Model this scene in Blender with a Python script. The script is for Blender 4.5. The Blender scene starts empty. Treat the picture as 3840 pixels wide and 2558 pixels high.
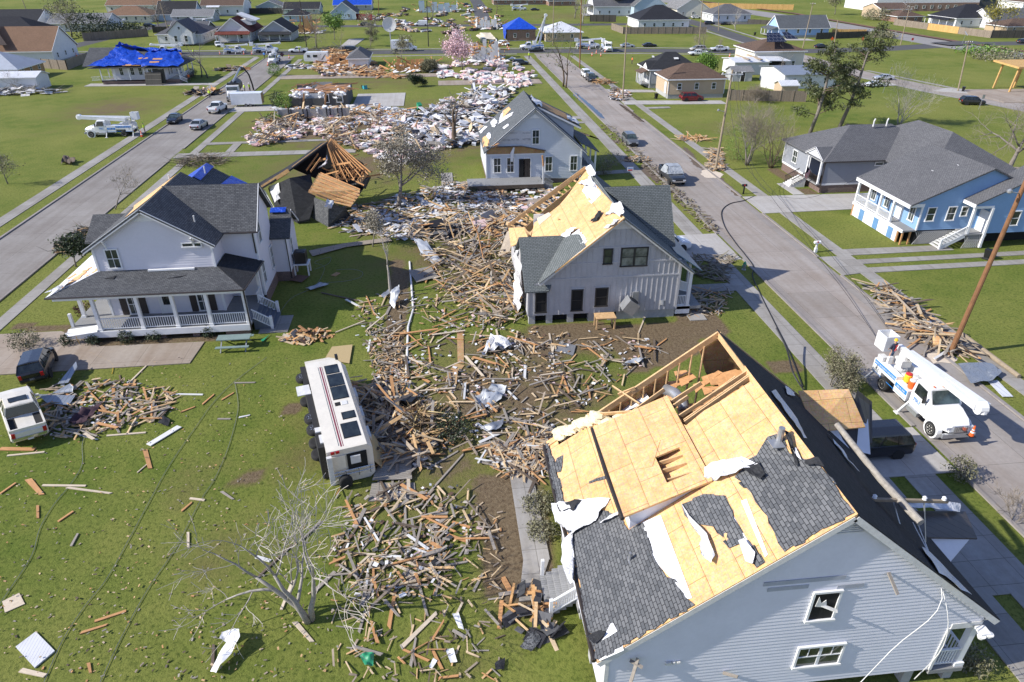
import bpy, bmesh, math, random
import numpy as np
from mathutils import Vector, Matrix
random.seed(7)
SC = bpy.context.scene
COL = SC.collection
R = math.radians
F, CX, CY, VX, VY, H = 2560., 1920., 1279., 1599., -193., 26.
PIT = math.atan((CY-VY)/F)
YAW = math.atan((CX-VX)/math.hypot(CY-VY, F))
FW = Vector((math.sin(YAW)*math.cos(PIT), math.cos(YAW)*math.cos(PIT), -math.sin(PIT)))
RT = Vector((math.cos(YAW), -math.sin(YAW), 0))
UP = RT.cross(FW)
cam = bpy.data.cameras.new('drone_camera')
cam.sensor_width = 36; cam.lens = 24.0; cam.clip_end = 3000; cam.clip_start = .1
co = bpy.data.objects.new('drone_camera', cam); COL.objects.link(co)
co.matrix_world = Matrix(((RT.x, UP.x, -FW.x, 0), (RT.y, UP.y, -FW.y, 0), (RT.z, UP.z, -FW.z, H), (0, 0, 0, 1)))
SC.camera = co
SUN_EL, SUN_AZ = R(34.5), R(6.5)      # shadows run towards +X, turned a little to +Y
w = bpy.data.worlds.new('World'); SC.world = w; w.use_nodes = True
nt = w.node_tree; bg = nt.nodes['Background']
sky = nt.nodes.new('ShaderNodeTexSky'); sky.sky_type = 'NISHITA'; sky.sun_disc = False
sky.ozone_density = 3.; sky.dust_density = .4; sky.sun_elevation = SUN_EL; sky.sun_rotation = R(270)-SUN_AZ
tn = nt.nodes.new('ShaderNodeMix'); tn.data_type = 'RGBA'; tn.blend_type = 'MULTIPLY'; tn.inputs[0].default_value = 1; tn.inputs[7].default_value = (1.06, .97, 1.1, 1); nt.links.new(sky.outputs[0], tn.inputs[6]); nt.links.new(tn.outputs[2], bg.inputs[0]); bg.inputs[1].default_value = .125
sl = bpy.data.lights.new('sun', 'SUN'); sl.energy = 4.6; sl.angle = R(.5); sl.color = (1, .955, .88)
so = bpy.data.objects.new('sun', sl); COL.objects.link(so)
so.rotation_euler = Vector((math.cos(SUN_EL)*math.cos(SUN_AZ), math.cos(SUN_EL)*math.sin(SUN_AZ), -math.sin(SUN_EL))).to_track_quat('-Z', 'Y').to_euler()
SC.view_settings.view_transform = 'Standard'; SC.view_settings.look = 'None'
SC.view_settings.exposure = .48; SC.view_settings.gamma = 1
SC.cycles.max_bounces = 6; SC.cycles.diffuse_bounces = 3; SC.cycles.glossy_bounces = 3; SC.cycles.transparent_max_bounces = 6
def ray(x, y): return FW + RT*((x-CX)/F) - UP*((y-CY)/F)
def G(x, y, z=0.):
    d = ray(x, y); t = (z-H)/d.z; return Vector((d.x*t, d.y*t, z))
def OY(x, y, Y):
    d = ray(x, y); t = Y/d.y; return Vector((d.x*t, Y, H+d.z*t))
def OX(x, y, X):
    d = ray(x, y); t = X/d.x; return Vector((X, d.y*t, H+d.z*t))
def OP(x, y, p, n):
    d = ray(x, y); o = Vector((0, 0, H)); t = (p-o).dot(n)/d.dot(n); return o+d*t
ZV = Vector((0, 0, 1))
class MB:
    def __init__(s): s.v = []; s.f = []; s.m = []
    def poly(s, pts, m=0):
        b = len(s.v); s.v += [tuple(p) for p in pts]; s.f.append(tuple(range(b, b+len(pts)))); s.m.append(m); return s
    def raw(s, vs, fs, m=0):
        b = len(s.v); s.v += [tuple(p) for p in vs]
        for f in fs: s.f.append(tuple(b+i for i in f)); s.m.append(m)
        return s
    def box(s, x0, x1, y0, y1, z0, z1, m=0):
        return s.raw([(x0,y0,z0),(x1,y0,z0),(x1,y1,z0),(x0,y1,z0),(x0,y0,z1),(x1,y0,z1),(x1,y1,z1),(x0,y1,z1)],
                     [(3,2,1,0),(4,5,6,7),(0,1,5,4),(1,2,6,5),(2,3,7,6),(3,0,4,7)], m)
    def obox(s, c, sx, sy, sz, M=None, m=0):
        c = Vector(c); M = M or Matrix.Identity(3)
        vs = [c+M@Vector((a*sx/2, b*sy/2, d*sz/2)) for d in (-1,1) for a, b in ((-1,-1),(1,-1),(1,1),(-1,1))]
        return s.raw(vs, [(3,2,1,0),(4,5,6,7),(0,1,5,4),(1,2,6,5),(2,3,7,6),(3,0,4,7)], m)
    def beam(s, a, b, w, h, m=0, up=ZV):
        a = Vector(a); b = Vector(b); d = b-a; L = d.length; d.normalize()
        u = Vector(up); sd = d.cross(u)
        if sd.length < 1e-4: sd = d.cross(Vector((1, 0, 0)))
        sd.normalize(); u = sd.cross(d)
        return s.obox((a+b)/2, L, w, h, Matrix((d, sd, u)).transposed(), m)
    def tube(s, pts, rads, n=6, m=0, cap=True):
        pts = [Vector(p) for p in pts]; b = len(s.v); k = len(pts)
        if not isinstance(rads, (list, tuple)): rads = [rads]*k
        pr = None
        for i, p in enumerate(pts):
            d = (pts[min(i+1, k-1)]-pts[max(i-1, 0)]).normalized()
            if pr is None:
                u = d.cross(ZV)
                if u.length < 1e-3: u = Vector((1, 0, 0))
            else: u = pr-d*pr.dot(d)
            u.normalize(); pr = u; v = d.cross(u)
            for j in range(n):
                a = 2*math.pi*j/n; q = p+(u*math.cos(a)+v*math.sin(a))*rads[i]; s.v.append(tuple(q))
        for i in range(k-1):
            for j in range(n):
                j2 = (j+1) % n
                s.f.append((b+i*n+j, b+i*n+j2, b+(i+1)*n+j2, b+(i+1)*n+j)); s.m.append(m)
        if cap:
            s.f.append(tuple(b+j for j in range(n-1, -1, -1))); s.m.append(m)
            s.f.append(tuple(b+(k-1)*n+j for j in range(n))); s.m.append(m)
        return s
    def lathe(s, prof, c=(0,0,0), ax='z', n=12, m=0):
        b = len(s.v); c = Vector(c)
        for r, h in prof:
            for j in range(n):
                a = 2*math.pi*j/n; x, y = r*math.cos(a), r*math.sin(a)
                q = (x, y, h) if ax == 'z' else ((h, x, y) if ax == 'x' else (y, h, x))
                s.v.append(tuple(c+Vector(q)))
        for i in range(len(prof)-1):
            for j in range(n):
                j2 = (j+1) % n
                s.f.append((b+i*n+j, b+i*n+j2, b+(i+1)*n+j2, b+(i+1)*n+j)); s.m.append(m)
        s.f.append(tuple(b+j for j in range(n-1, -1, -1))); s.m.append(m)
        s.f.append(tuple(b+(len(prof)-1)*n+j for j in range(n))); s.m.append(m)
        return s
    def slab(s, pts, t, m=0, d=None):
        """polygon given by its top face, thickened by t downwards (or along d)"""
        pts = [Vector(p) for p in pts]; k = len(pts)
        nrm = Vector((0, 0, 0))
        for i in range(k): nrm += pts[i].cross(pts[(i+1) % k])
        if d is None and nrm.z < 0: pts.reverse()
        d = Vector(d) if d is not None else Vector((0, 0, -1))
        b = len(s.v); s.v += [tuple(p) for p in pts]+[tuple(p+d*t) for p in pts]
        s.f.append(tuple(range(b, b+k))); s.m.append(m)
        s.f.append(tuple(range(b+2*k-1, b+k-1, -1))); s.m.append(m)
        for i in range(k):
            j = (i+1) % k; s.f.append((b+i, b+k+i, b+k+j, b+j)); s.m.append(m)
        return s
    def loft(s, rings, m=0, cap=True):
        b = len(s.v); n = len(rings[0])
        for r in rings: s.v += [tuple(p) for p in r]
        for i in range(len(rings)-1):
            for j in range(n):
                j2 = (j+1) % n
                s.f.append((b+i*n+j, b+i*n+j2, b+(i+1)*n+j2, b+(i+1)*n+j)); s.m.append(m)
        if cap:
            s.f.append(tuple(b+j for j in range(n-1, -1, -1))); s.m.append(m)
            e = b+(len(rings)-1)*n; s.f.append(tuple(e+j for j in range(n))); s.m.append(m)
        return s
    def blob(s, c, rx, ry, rz, m=0, rnd=.25, n=7, rg=random):
        c = Vector(c); b = len(s.v)
        rows = [(-.8, .5), (-.3, 1), (.35, .95), (.85, .45)]
        for h, q in rows:
            for j in range(n):
                a = 2*math.pi*j/n+h; k = 1+rg.uniform(-rnd, rnd)
                s.v.append((c.x+rx*q*k*math.cos(a), c.y+ry*q*k*math.sin(a), c.z+rz*h*(1+rg.uniform(-rnd, rnd)*.5)))
        for i in range(3):
            for j in range(n):
                j2 = (j+1) % n; s.f.append((b+i*n+j, b+i*n+j2, b+(i+1)*n+j2, b+(i+1)*n+j)); s.m.append(m)
        s.f.append(tuple(b+j for j in range(n-1, -1, -1))); s.m.append(m)
        s.f.append(tuple(b+3*n+j for j in range(n))); s.m.append(m)
        return s
    def mesh(s, name, mats, o=(0,0,0), smooth=False):
        me = bpy.data.meshes.new(name); V = np.array(s.v, dtype=np.float64).reshape(-1, 3)
        me.from_pydata([tuple(p) for p in (V-np.array(o)).tolist()], [], s.f)
        if not isinstance(mats, (list, tuple)): mats = [mats]
        for q in mats: me.materials.append(q)
        if len(mats) > 1: me.polygons.foreach_set('material_index', s.m)
        # metre uv: u level in the face, v up its slope
        nf = len(me.polygons); no = np.zeros(nf*3); me.polygons.foreach_get('normal', no); no = no.reshape(-1, 3)
        tot = np.array([len(f) for f in s.f]); ln = np.repeat(no, tot, axis=0); idx = np.concatenate([np.array(f) for f in s.f]) if nf else np.zeros(0, int)
        u = np.stack([-ln[:, 1], ln[:, 0], np.zeros(len(ln))], 1); q = np.linalg.norm(u, axis=1)
        flat = q < .03; u[flat] = (1, 0, 0); q[flat] = 1; u /= q[:, None]; v = np.cross(ln, u)
        P = V[idx]; uv = np.stack([(P*u).sum(1), (P*v).sum(1)], 1)
        me.uv_layers.new(name='metres').data.foreach_set('uv', uv.ravel().astype(np.float32))
        if smooth: me.polygons.foreach_set('use_smooth', [True]*nf)
        me.update(); return me
    def build(s, name, mats, parent=None, o=(0,0,0), smooth=False):
        ob = bpy.data.objects.new(name, s.mesh(name, mats, o, smooth)); COL.objects.link(ob)
        if parent is not None: ob.parent = parent
        else: ob.location = o
        return ob
def tag(o, label=None, cat=None, group=None, kind=None):
    if label: o['label'] = label
    if cat: o['category'] = cat
    if group: o['group'] = group
    if kind: o['kind'] = kind
    return o
def thing(name, label, cat, loc=(0,0,0), rz=0., group=None):
    o = bpy.data.objects.new(name, None); COL.objects.link(o); o.empty_display_size = .2
    o.location = loc; o.rotation_euler = (0, 0, rz); return tag(o, label, cat, group)
def put(name, me, parent, loc=(0,0,0), rot=(0,0,0)):
    o = bpy.data.objects.new(name, me); COL.objects.link(o); o.parent = parent; o.location = loc; o.rotation_euler = rot; return o
def text(name, body, size, mat, par, loc, rot, ext=.004, align='LEFT'):
    cu = bpy.data.curves.new(name, 'FONT'); cu.body = body; cu.size = size; cu.extrude = ext; cu.align_x = align; cu.resolution_u = 3
    tmp = bpy.data.objects.new(name, cu); COL.objects.link(tmp); dg = bpy.context.evaluated_depsgraph_get()
    me = bpy.data.meshes.new_from_object(tmp.evaluated_get(dg)); bpy.data.objects.remove(tmp); me.materials.clear(); me.materials.append(mat)
    return put(name, me, par, loc, rot)
def dup(root, loc, rz=None, label=None, group=None, scale=None, rot=None):
    r = root.copy(); COL.objects.link(r); r.location = loc
    if rot is not None: r.rotation_euler = rot
    elif rz is not None: r.rotation_euler = (0, 0, rz)
    if scale is not None: r.scale = (scale,)*3 if isinstance(scale, (int, float)) else scale
    if label: r['label'] = label
    if group: r['group'] = group
    for ch in list(root.children):
        c = ch.copy(); COL.objects.link(c); c.parent = r
        for g in list(ch.children):
            d = g.copy(); COL.objects.link(d); d.parent = c
    return r
MATS = {}
def newmat(name):
    m = bpy.data.materials.new(name); m.use_nodes = True; nt = m.node_tree; b = nt.nodes['Principled BSDF']
    MATS[name] = m; return m, nt, b
def nd(nt, t, **k):
    n = nt.nodes.new('ShaderNode'+t)
    for a, v in k.items():
        if a.startswith('i_'): n.inputs[a[2:].replace('_', ' ')].default_value = v
        else: setattr(n, a, v)
    return n
def uvn(nt, obj=False): return nt.nodes.new('ShaderNodeTexCoord').outputs['Object' if obj else 'UV']
def mixc(nt, fac, a, b, blend='MIX'):
    n = nt.nodes.new('ShaderNodeMix'); n.data_type = 'RGBA'; n.blend_type = blend
    for i, v in ((0, fac), (6, a), (7, b)):
        if isinstance(v, (int, float)): n.inputs[i].default_value = v
        elif isinstance(v, tuple): n.inputs[i].default_value = v+(1,) if len(v) == 3 else v
        else: nt.links.new(v, n.inputs[i])
    return n.outputs[2]
def noise(nt, co, scale, detail=3, rough=.6, out=0):
    n = nd(nt, 'TexNoise'); n.inputs['Scale'].default_value = scale; n.inputs['Detail'].default_value = detail; n.inputs['Roughness'].default_value = rough
    nt.links.new(co, n.inputs['Vector']); return n.outputs[out]
def ramp(nt, fac, stops):
    n = nd(nt, 'ValToRGB'); e = n.color_ramp.elements
    while len(e) < len(stops): e.new(.5)
    for i, (p, c) in enumerate(stops):
        e[i].position = p; e[i].color = (c, c, c, 1) if isinstance(c, (int, float)) else tuple(c)+(1,)
    nt.links.new(fac, n.inputs[0]); return n.outputs[0]
def bump(nt, b, h, st=.3, dist=.02):
    n = nd(nt, 'Bump'); n.inputs['Strength'].default_value = st; n.inputs['Distance'].default_value = dist
    nt.links.new(h, n.inputs['Height']); nt.links.new(n.outputs[0], b.inputs['Normal'])
def math_(nt, op, a, b=None):
    n = nd(nt, 'Math', operation=op)
    for i, v in ((0, a), (1, b)):
        if v is None: continue
        if isinstance(v, (int, float)): n.inputs[i].default_value = v
        else: nt.links.new(v, n.inputs[i])
    return n.outputs[0]
def M(name, col=None, rough=.6, var=.18, scale=3., metal=0., bmp=0., spec=.5):
    """a plain painted / worn surface: base colour broken up by two sizes of noise"""
    if name in MATS: return MATS[name]
    m, nt, b = newmat(name); c = uvn(nt, True)
    n1 = noise(nt, c, scale, 4); n2 = noise(nt, c, scale*7, 2)
    f = math_(nt, 'ADD', math_(nt, 'MULTIPLY', n1, .65), math_(nt, 'MULTIPLY', n2, .35))
    f = ramp(nt, f, [(.3, 0.), (.7, 1.)])
    lo = tuple(max(0, x*(1-var)) for x in col); hi = tuple(min(1, x*(1+var*.6)) for x in col)
    nt.links.new(mixc(nt, f, lo, hi), b.inputs['Base Color'])
    b.inputs['Roughness'].default_value = rough; b.inputs['Metallic'].default_value = metal
    b.inputs['Specular IOR Level'].default_value = spec
    if bmp: bump(nt, b, n2, bmp)
    return m
def shingle(name, c1, c2, bw=.29, rh=.14, gap=(.03, .03, .033), weather=.25):
    m, nt, b = newmat(name); u = uvn(nt)
    t = nd(nt, 'TexBrick'); t.offset = .42; t.squash = 1
    for k, v in (('Scale', 1), ('Mortar Size', .012), ('Mortar Smooth', .1), ('Bias', 0.), ('Brick Width', bw), ('Row Height', rh)): t.inputs[k].default_value = v
    t.inputs['Color1'].default_value = c1+(1,); t.inputs['Color2'].default_value = c2+(1,); t.inputs['Mortar'].default_value = gap+(1,)
    nt.links.new(u, t.inputs['Vector'])
    g = noise(nt, u, 60, 2); w = noise(nt, u, .35, 4)
    col = mixc(nt, .45, t.outputs[0], ramp(nt, g, [(.3, .25), (.7, 1.)]), 'MULTIPLY')
    col = mixc(nt, weather, col, ramp(nt, w, [(.3, .35), (.75, 1.)]), 'MULTIPLY')
    nt.links.new(col, b.inputs['Base Color']); b.inputs['Roughness'].default_value = .9
    b.inputs['Specular IOR Level'].default_value = .25
    bump(nt, b, math_(nt, 'ADD', math_(nt, 'MULTIPLY', t.outputs['Fac'], -1), math_(nt, 'MULTIPLY', g, .4)), .6, .012)
    return m
def boardmat(name, c1, c2, bw, rh, line, lw=.006, grain=1., rough=.7, bmp=.3):
    """boards / panels / bricks with joints"""
    m, nt, b = newmat(name); u = uvn(nt)
    t = nd(nt, 'TexBrick'); t.offset = .5
    for k, v in (('Scale', 1), ('Mortar Size', lw), ('Mortar Smooth', .1), ('Bias', 0.), ('Brick Width', bw), ('Row Height', rh)): t.inputs[k].default_value = v
    t.inputs['Color1'].default_value = c1+(1,); t.inputs['Color2'].default_value = c2+(1,); t.inputs['Mortar'].default_value = line+(1,)
    nt.links.new(u, t.inputs['Vector']); g = noise(nt, u, 14, 5, .7); w = noise(nt, u, .6, 3)
    col = mixc(nt, .5*grain, t.outputs[0], ramp(nt, g, [(.32, .55), (.62, 1.)]), 'MULTIPLY')
    col = mixc(nt, .35, col, ramp(nt, w, [(.3, .6), (.7, 1.)]), 'MULTIPLY')
    nt.links.new(col, b.inputs['Base Color']); b.inputs['Roughness'].default_value = rough; b.inputs['Specular IOR Level'].default_value = .3
    if bmp: bump(nt, b, math_(nt, 'MULTIPLY', t.outputs['Fac'], -1), bmp, .01)
    return m
SH_A = shingle('shingle_grey', (.115, .122, .13), (.205, .21, .215))
SH_C = shingle('shingle_slate', (.10, .105, .112), (.165, .17, .175))
SH_B = shingle('shingle_green_grey', (.17, .19, .185), (.21, .23, .225))
SH_D = shingle('shingle_blue_grey', (.13, .145, .155), (.185, .20, .21))
SH_E = shingle('shingle_mid_grey', (.155, .157, .165), (.20, .20, .205))
SH_K = shingle('shingle_black', (.03, .032, .036), (.05, .052, .057))
SH_BR = shingle('shingle_brown', (.16, .10, .07), (.22, .145, .10))
SH_TAN = shingle('shingle_tan', (.30, .175, .10), (.36, .215, .13))
SH_NAVY = shingle('shingle_navy', (.02, .022, .03), (.035, .037, .045))
SH_LT = shingle('shingle_light_grey', (.30, .30, .30), (.36, .36, .355))
SH_RED = shingle('metal_red', (.17, .045, .03), (.20, .055, .04), .5, 20.)
def osb(name, tint=1.):
    m, nt, b = newmat(name); u = uvn(nt)
    t = nd(nt, 'TexBrick'); t.offset = .5
    for k, v in (('Scale', 1), ('Mortar Size', .011), ('Mortar Smooth', .2), ('Bias', 0.), ('Brick Width', 2.44), ('Row Height', 1.22)): t.inputs[k].default_value = v
    nt.links.new(u, t.inputs['Vector'])
    t.inputs['Color1'].default_value = (.70*tint, .45*tint, .215*tint, 1); t.inputs['Color2'].default_value = (.76*tint, .50*tint, .25*tint, 1); t.inputs['Mortar'].default_value = (.20, .11, .05, 1)
    g2 = nd(nt, 'TexBrick'); g2.offset = 0
    for k, v in (('Scale', 1), ('Mortar Size', .006), ('Mortar Smooth', .3), ('Bias', 0.), ('Brick Width', .61), ('Row Height', .405)): g2.inputs[k].default_value = v
    nt.links.new(u, g2.inputs['Vector'])
    v = nd(nt, 'TexVoronoi'); v.inputs['Scale'].default_value = 16; nt.links.new(u, v.inputs['Vector'])
    n = noise(nt, u, 2.2, 5); st = noise(nt, u, .5, 3)
    col = mixc(nt, .28, t.outputs[0], v.outputs['Color'], 'SOFT_LIGHT')
    col = mixc(nt, .45, col, ramp(nt, n, [(.3, (.62, .48, .36)), (.65, (1, 1, 1))]), 'MULTIPLY')
    col = mixc(nt, .3, col, ramp(nt, st, [(.35, (.6, .5, .42)), (.6, (1, 1, 1))]), 'MULTIPLY')
    col = mixc(nt, math_(nt, 'MULTIPLY', g2.outputs['Fac'], .5), col, (.22, .13, .06))
    nt.links.new(col, b.inputs['Base Color']); b.inputs['Roughness'].default_value = .75; b.inputs['Specular IOR Level'].default_value = .25
    return m
OSB = osb('osb_sheathing'); OSBD = osb('osb_weathered', .62)
WOOD = M('raw_lumber', (.62, .40, .20), .7, .3, 4, bmp=.1)
WOODG = M('weathered_board', (.30, .265, .225), .85, .35, 5, bmp=.2)
WOODO = M('split_board', (.52, .27, .11), .75, .3, 5, bmp=.15)
WOODL = M('pale_board', (.60, .50, .37), .75, .25, 5, bmp=.15)
WOODD = M('dark_board', (.12, .09, .065), .85, .35, 5, bmp=.2)
WHITE = M('white_paint', (.78, .78, .77), .55, .08, 2)
WHITED = M('dirty_white', (.66, .655, .63), .7, .2, 3)
GREYM = M('grey_metal', (.42, .43, .44), .4, .2, 2, metal=.6)
SHEETM = M('sheet_metal', (.56, .58, .59), .45, .2, 1.5, metal=.3)
DARKM = M('dark_bronze_metal', (.055, .045, .04), .4, .25, 2, metal=.3)
BLACK = M('black_plastic', (.012, .012, .013), .45, .2, 4)
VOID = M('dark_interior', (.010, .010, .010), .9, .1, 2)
SIDA = M('siding_white_blue', (.70, .705, .76), .6, .07, .8)
SIDC = M('siding_lilac_white', (.68, .665, .70), .6, .06, .8)
SIDD = M('siding_pale_grey', (.56, .585, .615), .6, .07, .8)
SIDF = M('siding_blue', (.215, .36, .56), .6, .08, .8)
SIDE = M('siding_grey', (.27, .285, .315), .6, .08, .8)
BATT = M('board_batten_grey', (.455, .45, .455), .7, .14, 1.2)
def cladding(name, col, rh=.19):
    m, nt, b = newmat(name); u = uvn(nt)
    s = nd(nt, 'SeparateXYZ'); nt.links.new(u, s.inputs[0])
    f = math_(nt, 'FRACT', math_(nt, 'DIVIDE', s.outputs[1], rh)); n = noise(nt, u, 1.2, 4)
    c = mixc(nt, math_(nt, 'LESS_THAN', f, .10), col, tuple(x*.55 for x in col))
    nt.links.new(mixc(nt, .3, c, ramp(nt, n, [(.3, .75), (.7, 1.)]), 'MULTIPLY'), b.inputs['Base Color']); b.inputs['Roughness'].default_value = .65
    bump(nt, b, math_(nt, 'MULTIPLY', f, -1), .5, .02); return m
CLW = cladding('clad_white', (.72, .72, .71)); CLG = cladding('clad_grey', (.42, .43, .44)); CLT = cladding('clad_tan', (.50, .375, .23))
CLBE = cladding('clad_beige', (.52, .40, .27)); CLBL = cladding('clad_light_blue', (.42, .52, .60)); CLB2 = cladding('clad_sky_blue', (.35, .52, .80)); CLY = cladding('clad_cream', (.70, .66, .55))
CLGN = cladding('clad_pale_green', (.45, .52, .48)); CLDK = cladding('clad_dark_grey', (.10, .105, .10))
BRICK = boardmat('brick_red', (.26, .13, .085), (.33, .17, .11), .22, .075, (.36, .33, .29), .008)
BRICKD = boardmat('brick_brown', (.15, .09, .075), (.22, .14, .115), .22, .075, (.30, .27, .25), .008)
BLOCK = M('concrete_block', (.40, .395, .38), .85, .2, 3, bmp=.2)
FENCE = boardmat('fence_boards', (.25, .20, .15), (.32, .265, .205), .14, 9., (.05, .04, .03), .008)
FENCEY = boardmat('fence_new_boards', (.62, .38, .13), (.70, .44, .17), .14, 9., (.25, .15, .06), .008)
FENCED = boardmat('fence_dark_boards', (.07, .065, .055), (.10, .09, .075), .14, 9., (.02, .02, .02), .008)
DECKM = boardmat('deck_boards', (.30, .275, .235), (.36, .33, .285), 4., .14, (.06, .05, .04), .008)
DECKG = boardmat('porch_floor', (.30, .30, .295), (.33, .33, .325), 4., .12, (.16, .16, .155), .006)
def metalroof(name, col, pitch=.3, rough=.4, met=.5):
    m, nt, b = newmat(name); u = uvn(nt); s = nd(nt, 'SeparateXYZ'); nt.links.new(u, s.inputs[0])
    f = math_(nt, 'FRACT', math_(nt, 'DIVIDE', s.outputs[0], pitch)); n = noise(nt, u, 1., 4)
    rib = math_(nt, 'LESS_THAN', f, .12)
    c = mixc(nt, rib, col, tuple(x*.65 for x in col))
    nt.links.new(mixc(nt, .35, c, ramp(nt, n, [(.3, .6), (.7, 1.)]), 'MULTIPLY'), b.inputs['Base Color'])
    b.inputs['Roughness'].default_value = rough; b.inputs['Metallic'].default_value = met
    bump(nt, b, rib, .6, .03); return m
MRW = metalroof('metal_roof_white', (.72, .73, .74), .35, .45, .1); MRB = metalroof('metal_roof_blue', (.16, .30, .46), .3, .3, .5)
MRG = metalroof('metal_roof_grey', (.36, .39, .42), .3); MRD = metalroof('metal_roof_bronze', (.075, .062, .055), .4, .4, .3)
def tarp(name, col):
    m, nt, b = newmat(name); u = uvn(nt, True); n = noise(nt, u, 1.1, 4); n2 = noise(nt, u, 6, 3)
    nt.links.new(mixc(nt, ramp(nt, n, [(.35, 0.), (.7, 1.)]), tuple(x*.7 for x in col), col), b.inputs['Base Color'])
    b.inputs['Roughness'].default_value = .35; bump(nt, b, math_(nt, 'ADD', n, math_(nt, 'MULTIPLY', n2, .35)), 1., .25); return m
TARP = tarp('blue_tarp', (.01, .075, .55)); WRAP = tarp('white_wrap', (.76, .76, .77))
UNDER = M('underlayment', (.78, .78, .79), .5, .08, 2)
INSP = M('pink_insulation', (.80, .58, .58), .9, .25, 4, bmp=.4); INSW = M('white_insulation', (.80, .79, .76), .9, .15, 4, bmp=.4); FOAM = M('spray_foam', (.80, .70, .46), .9, .2, 5, bmp=.5)
def glassmat(name, col, rough=.06):
    m, nt, b = newmat(name); c = uvn(nt, True); n = noise(nt, c, 1.3, 3)
    nt.links.new(mixc(nt, ramp(nt, n, [(.35, 0.), (.65, 1.)]), tuple(x*.4 for x in col), tuple(x*1.5 for x in col)), b.inputs['Base Color'])
    b.inputs['Roughness'].default_value = rough; b.inputs['Specular IOR Level'].default_value = .7; return m
GLASS = glassmat('window_glass', (.045, .055, .05)); BLIND = glassmat('window_blinds', (.17, .18, .16), .15); CARGL = glassmat('vehicle_glass', (.02, .026, .026), .03); CARGLL = glassmat('windscreen_glass', (.06, .085, .085), .03)
def paint(name, col, rough=.25, metal=0., dirt=.12):
    if name in MATS: return MATS[name]
    m = M(name, col, rough, dirt, 1.5, metal); b = m.node_tree.nodes['Principled BSDF']; b.inputs['Coat Weight'].default_value = .5; b.inputs['Coat Roughness'].default_value = .1; return m
PWHITE = paint('paint_white', (.80, .80, .79)); PBLACK = paint('paint_black', (.010, .011, .014)); PSILV = paint('paint_silver', (.50, .51, .53), .3, .4); PGREY = paint('paint_grey', (.16, .17, .18), .3, .4)
PRED = paint('paint_dark_red', (.14, .008, .012)); PBLUE = paint('paint_dark_blue', (.012, .018, .04)); PSLATE = paint('paint_slate', (.035, .042, .052), .25, .3); PCREAM = paint('paint_cream', (.74, .69, .58), .35); PCHAMP = paint('paint_champagne', (.62, .58, .50), .3, .2); PGREEN = paint('paint_olive', (.07, .085, .05), .5)
TYRE = M('tyre_rubber', (.018, .018, .018), .9, .2, 6); RIM = M('wheel_rim', (.55, .56, .57), .3, .15, 4, metal=.7); RIMW = M('white_rim', (.62, .60, .54), .5, .25, 6)
HEADL = M('headlight_glass', (.62, .64, .66), .15, .2, 6); TAILL = M('taillight_red', (.42, .012, .012), .25, .2, 6); CHROME = M('chrome', (.55, .56, .57), .18, .1, 4, metal=.9)
UNDERC = M('underbody', (.02, .02, .02), .9, .3, 4); ORANGE = M('cone_orange', (.85, .13, .02), .5, .1, 4); YELLOW = M('yellow_plastic', (.80, .50, .02), .5, .15, 4); BLUES = M('blue_stripe', (.03, .22, .62), .4, .1, 4)
RED = M('red_plastic', (.55, .03, .03), .5, .2, 4); GREENP = M('green_plastic', (.03, .28, .13), .5, .2, 4); TEAL = M('teal_plastic', (.04, .32, .38), .5, .2, 4); BLUEP = M('blue_plastic', (.02, .12, .50), .45, .2, 4)
TERRA = M('terracotta', (.50, .17, .08), .8, .2, 6); FABRIC = M('dark_purple_fabric', (.06, .03, .04), .95, .3, 6)
BARK = M('bark_grey', (.21, .185, .155), .95, .45, 6, bmp=.6); BARKP = M('bark_pale', (.36, .33, .285), .95, .4, 6, bmp=.5); BARKD = M('bark_brown', (.14, .10, .07), .95, .4, 6, bmp=.6); TWIG = M('twig', (.27, .225, .175), .95, .3, 3); TWIGP = M('twig_pale', (.46, .42, .36), .95, .25, 3); POLE = M('pole_wood', (.30, .24, .165), .9, .3, 3, bmp=.3); POLEB = M('pole_brown', (.22, .105, .045), .85, .35, 3, bmp=.3); POLED = M('pole_tarred', (.035, .03, .028), .9, .3, 3)
WIREM = M('cable_black', (.015, .015, .016), .6, .1, 3); WIREG = M('cable_grey', (.20, .21, .215), .6, .15, 3); WIREY = M('cord_yellow', (.70, .42, .03), .6, .1, 3)
def leaf(name, c1, c2):
    m, nt, b = newmat(name); c = uvn(nt, True); n = noise(nt, c, 1.1, 3); g = nd(nt, 'NewGeometry'); w = math_(nt, 'ADD', math_(nt, 'MULTIPLY', n, .5), math_(nt, 'MULTIPLY', g.outputs['Random Per Island'], .5))
    nt.links.new(mixc(nt, ramp(nt, w, [(.25, 0.), (.75, 1.)]), c1, c2), b.inputs['Base Color']); b.inputs['Roughness'].default_value = .6
    b.inputs['Subsurface Weight'].default_value = 0; return m
LPINE = leaf('pine_needles', (.028, .042, .012), (.10, .115, .035)); LGRN = leaf('bright_leaves', (.055, .12, .01), (.16, .27, .03)); LDK = leaf('dark_leaves', (.014, .026, .010), (.05, .075, .025)); LOLV = leaf('olive_leaves', (.10, .10, .05), (.24, .225, .13)); LGREY = leaf('grey_leaves', (.16, .145, .105), (.34, .31, .24)); LPINK = leaf('pink_insulation_scraps', (.50, .30, .33), (.80, .60, .62)); LRED = leaf('purple_leaves', (.05, .012, .012), (.10, .03, .03)); LMUS = leaf('mustard_leaves', (.12, .12, .02), (.30, .26, .04))
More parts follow.
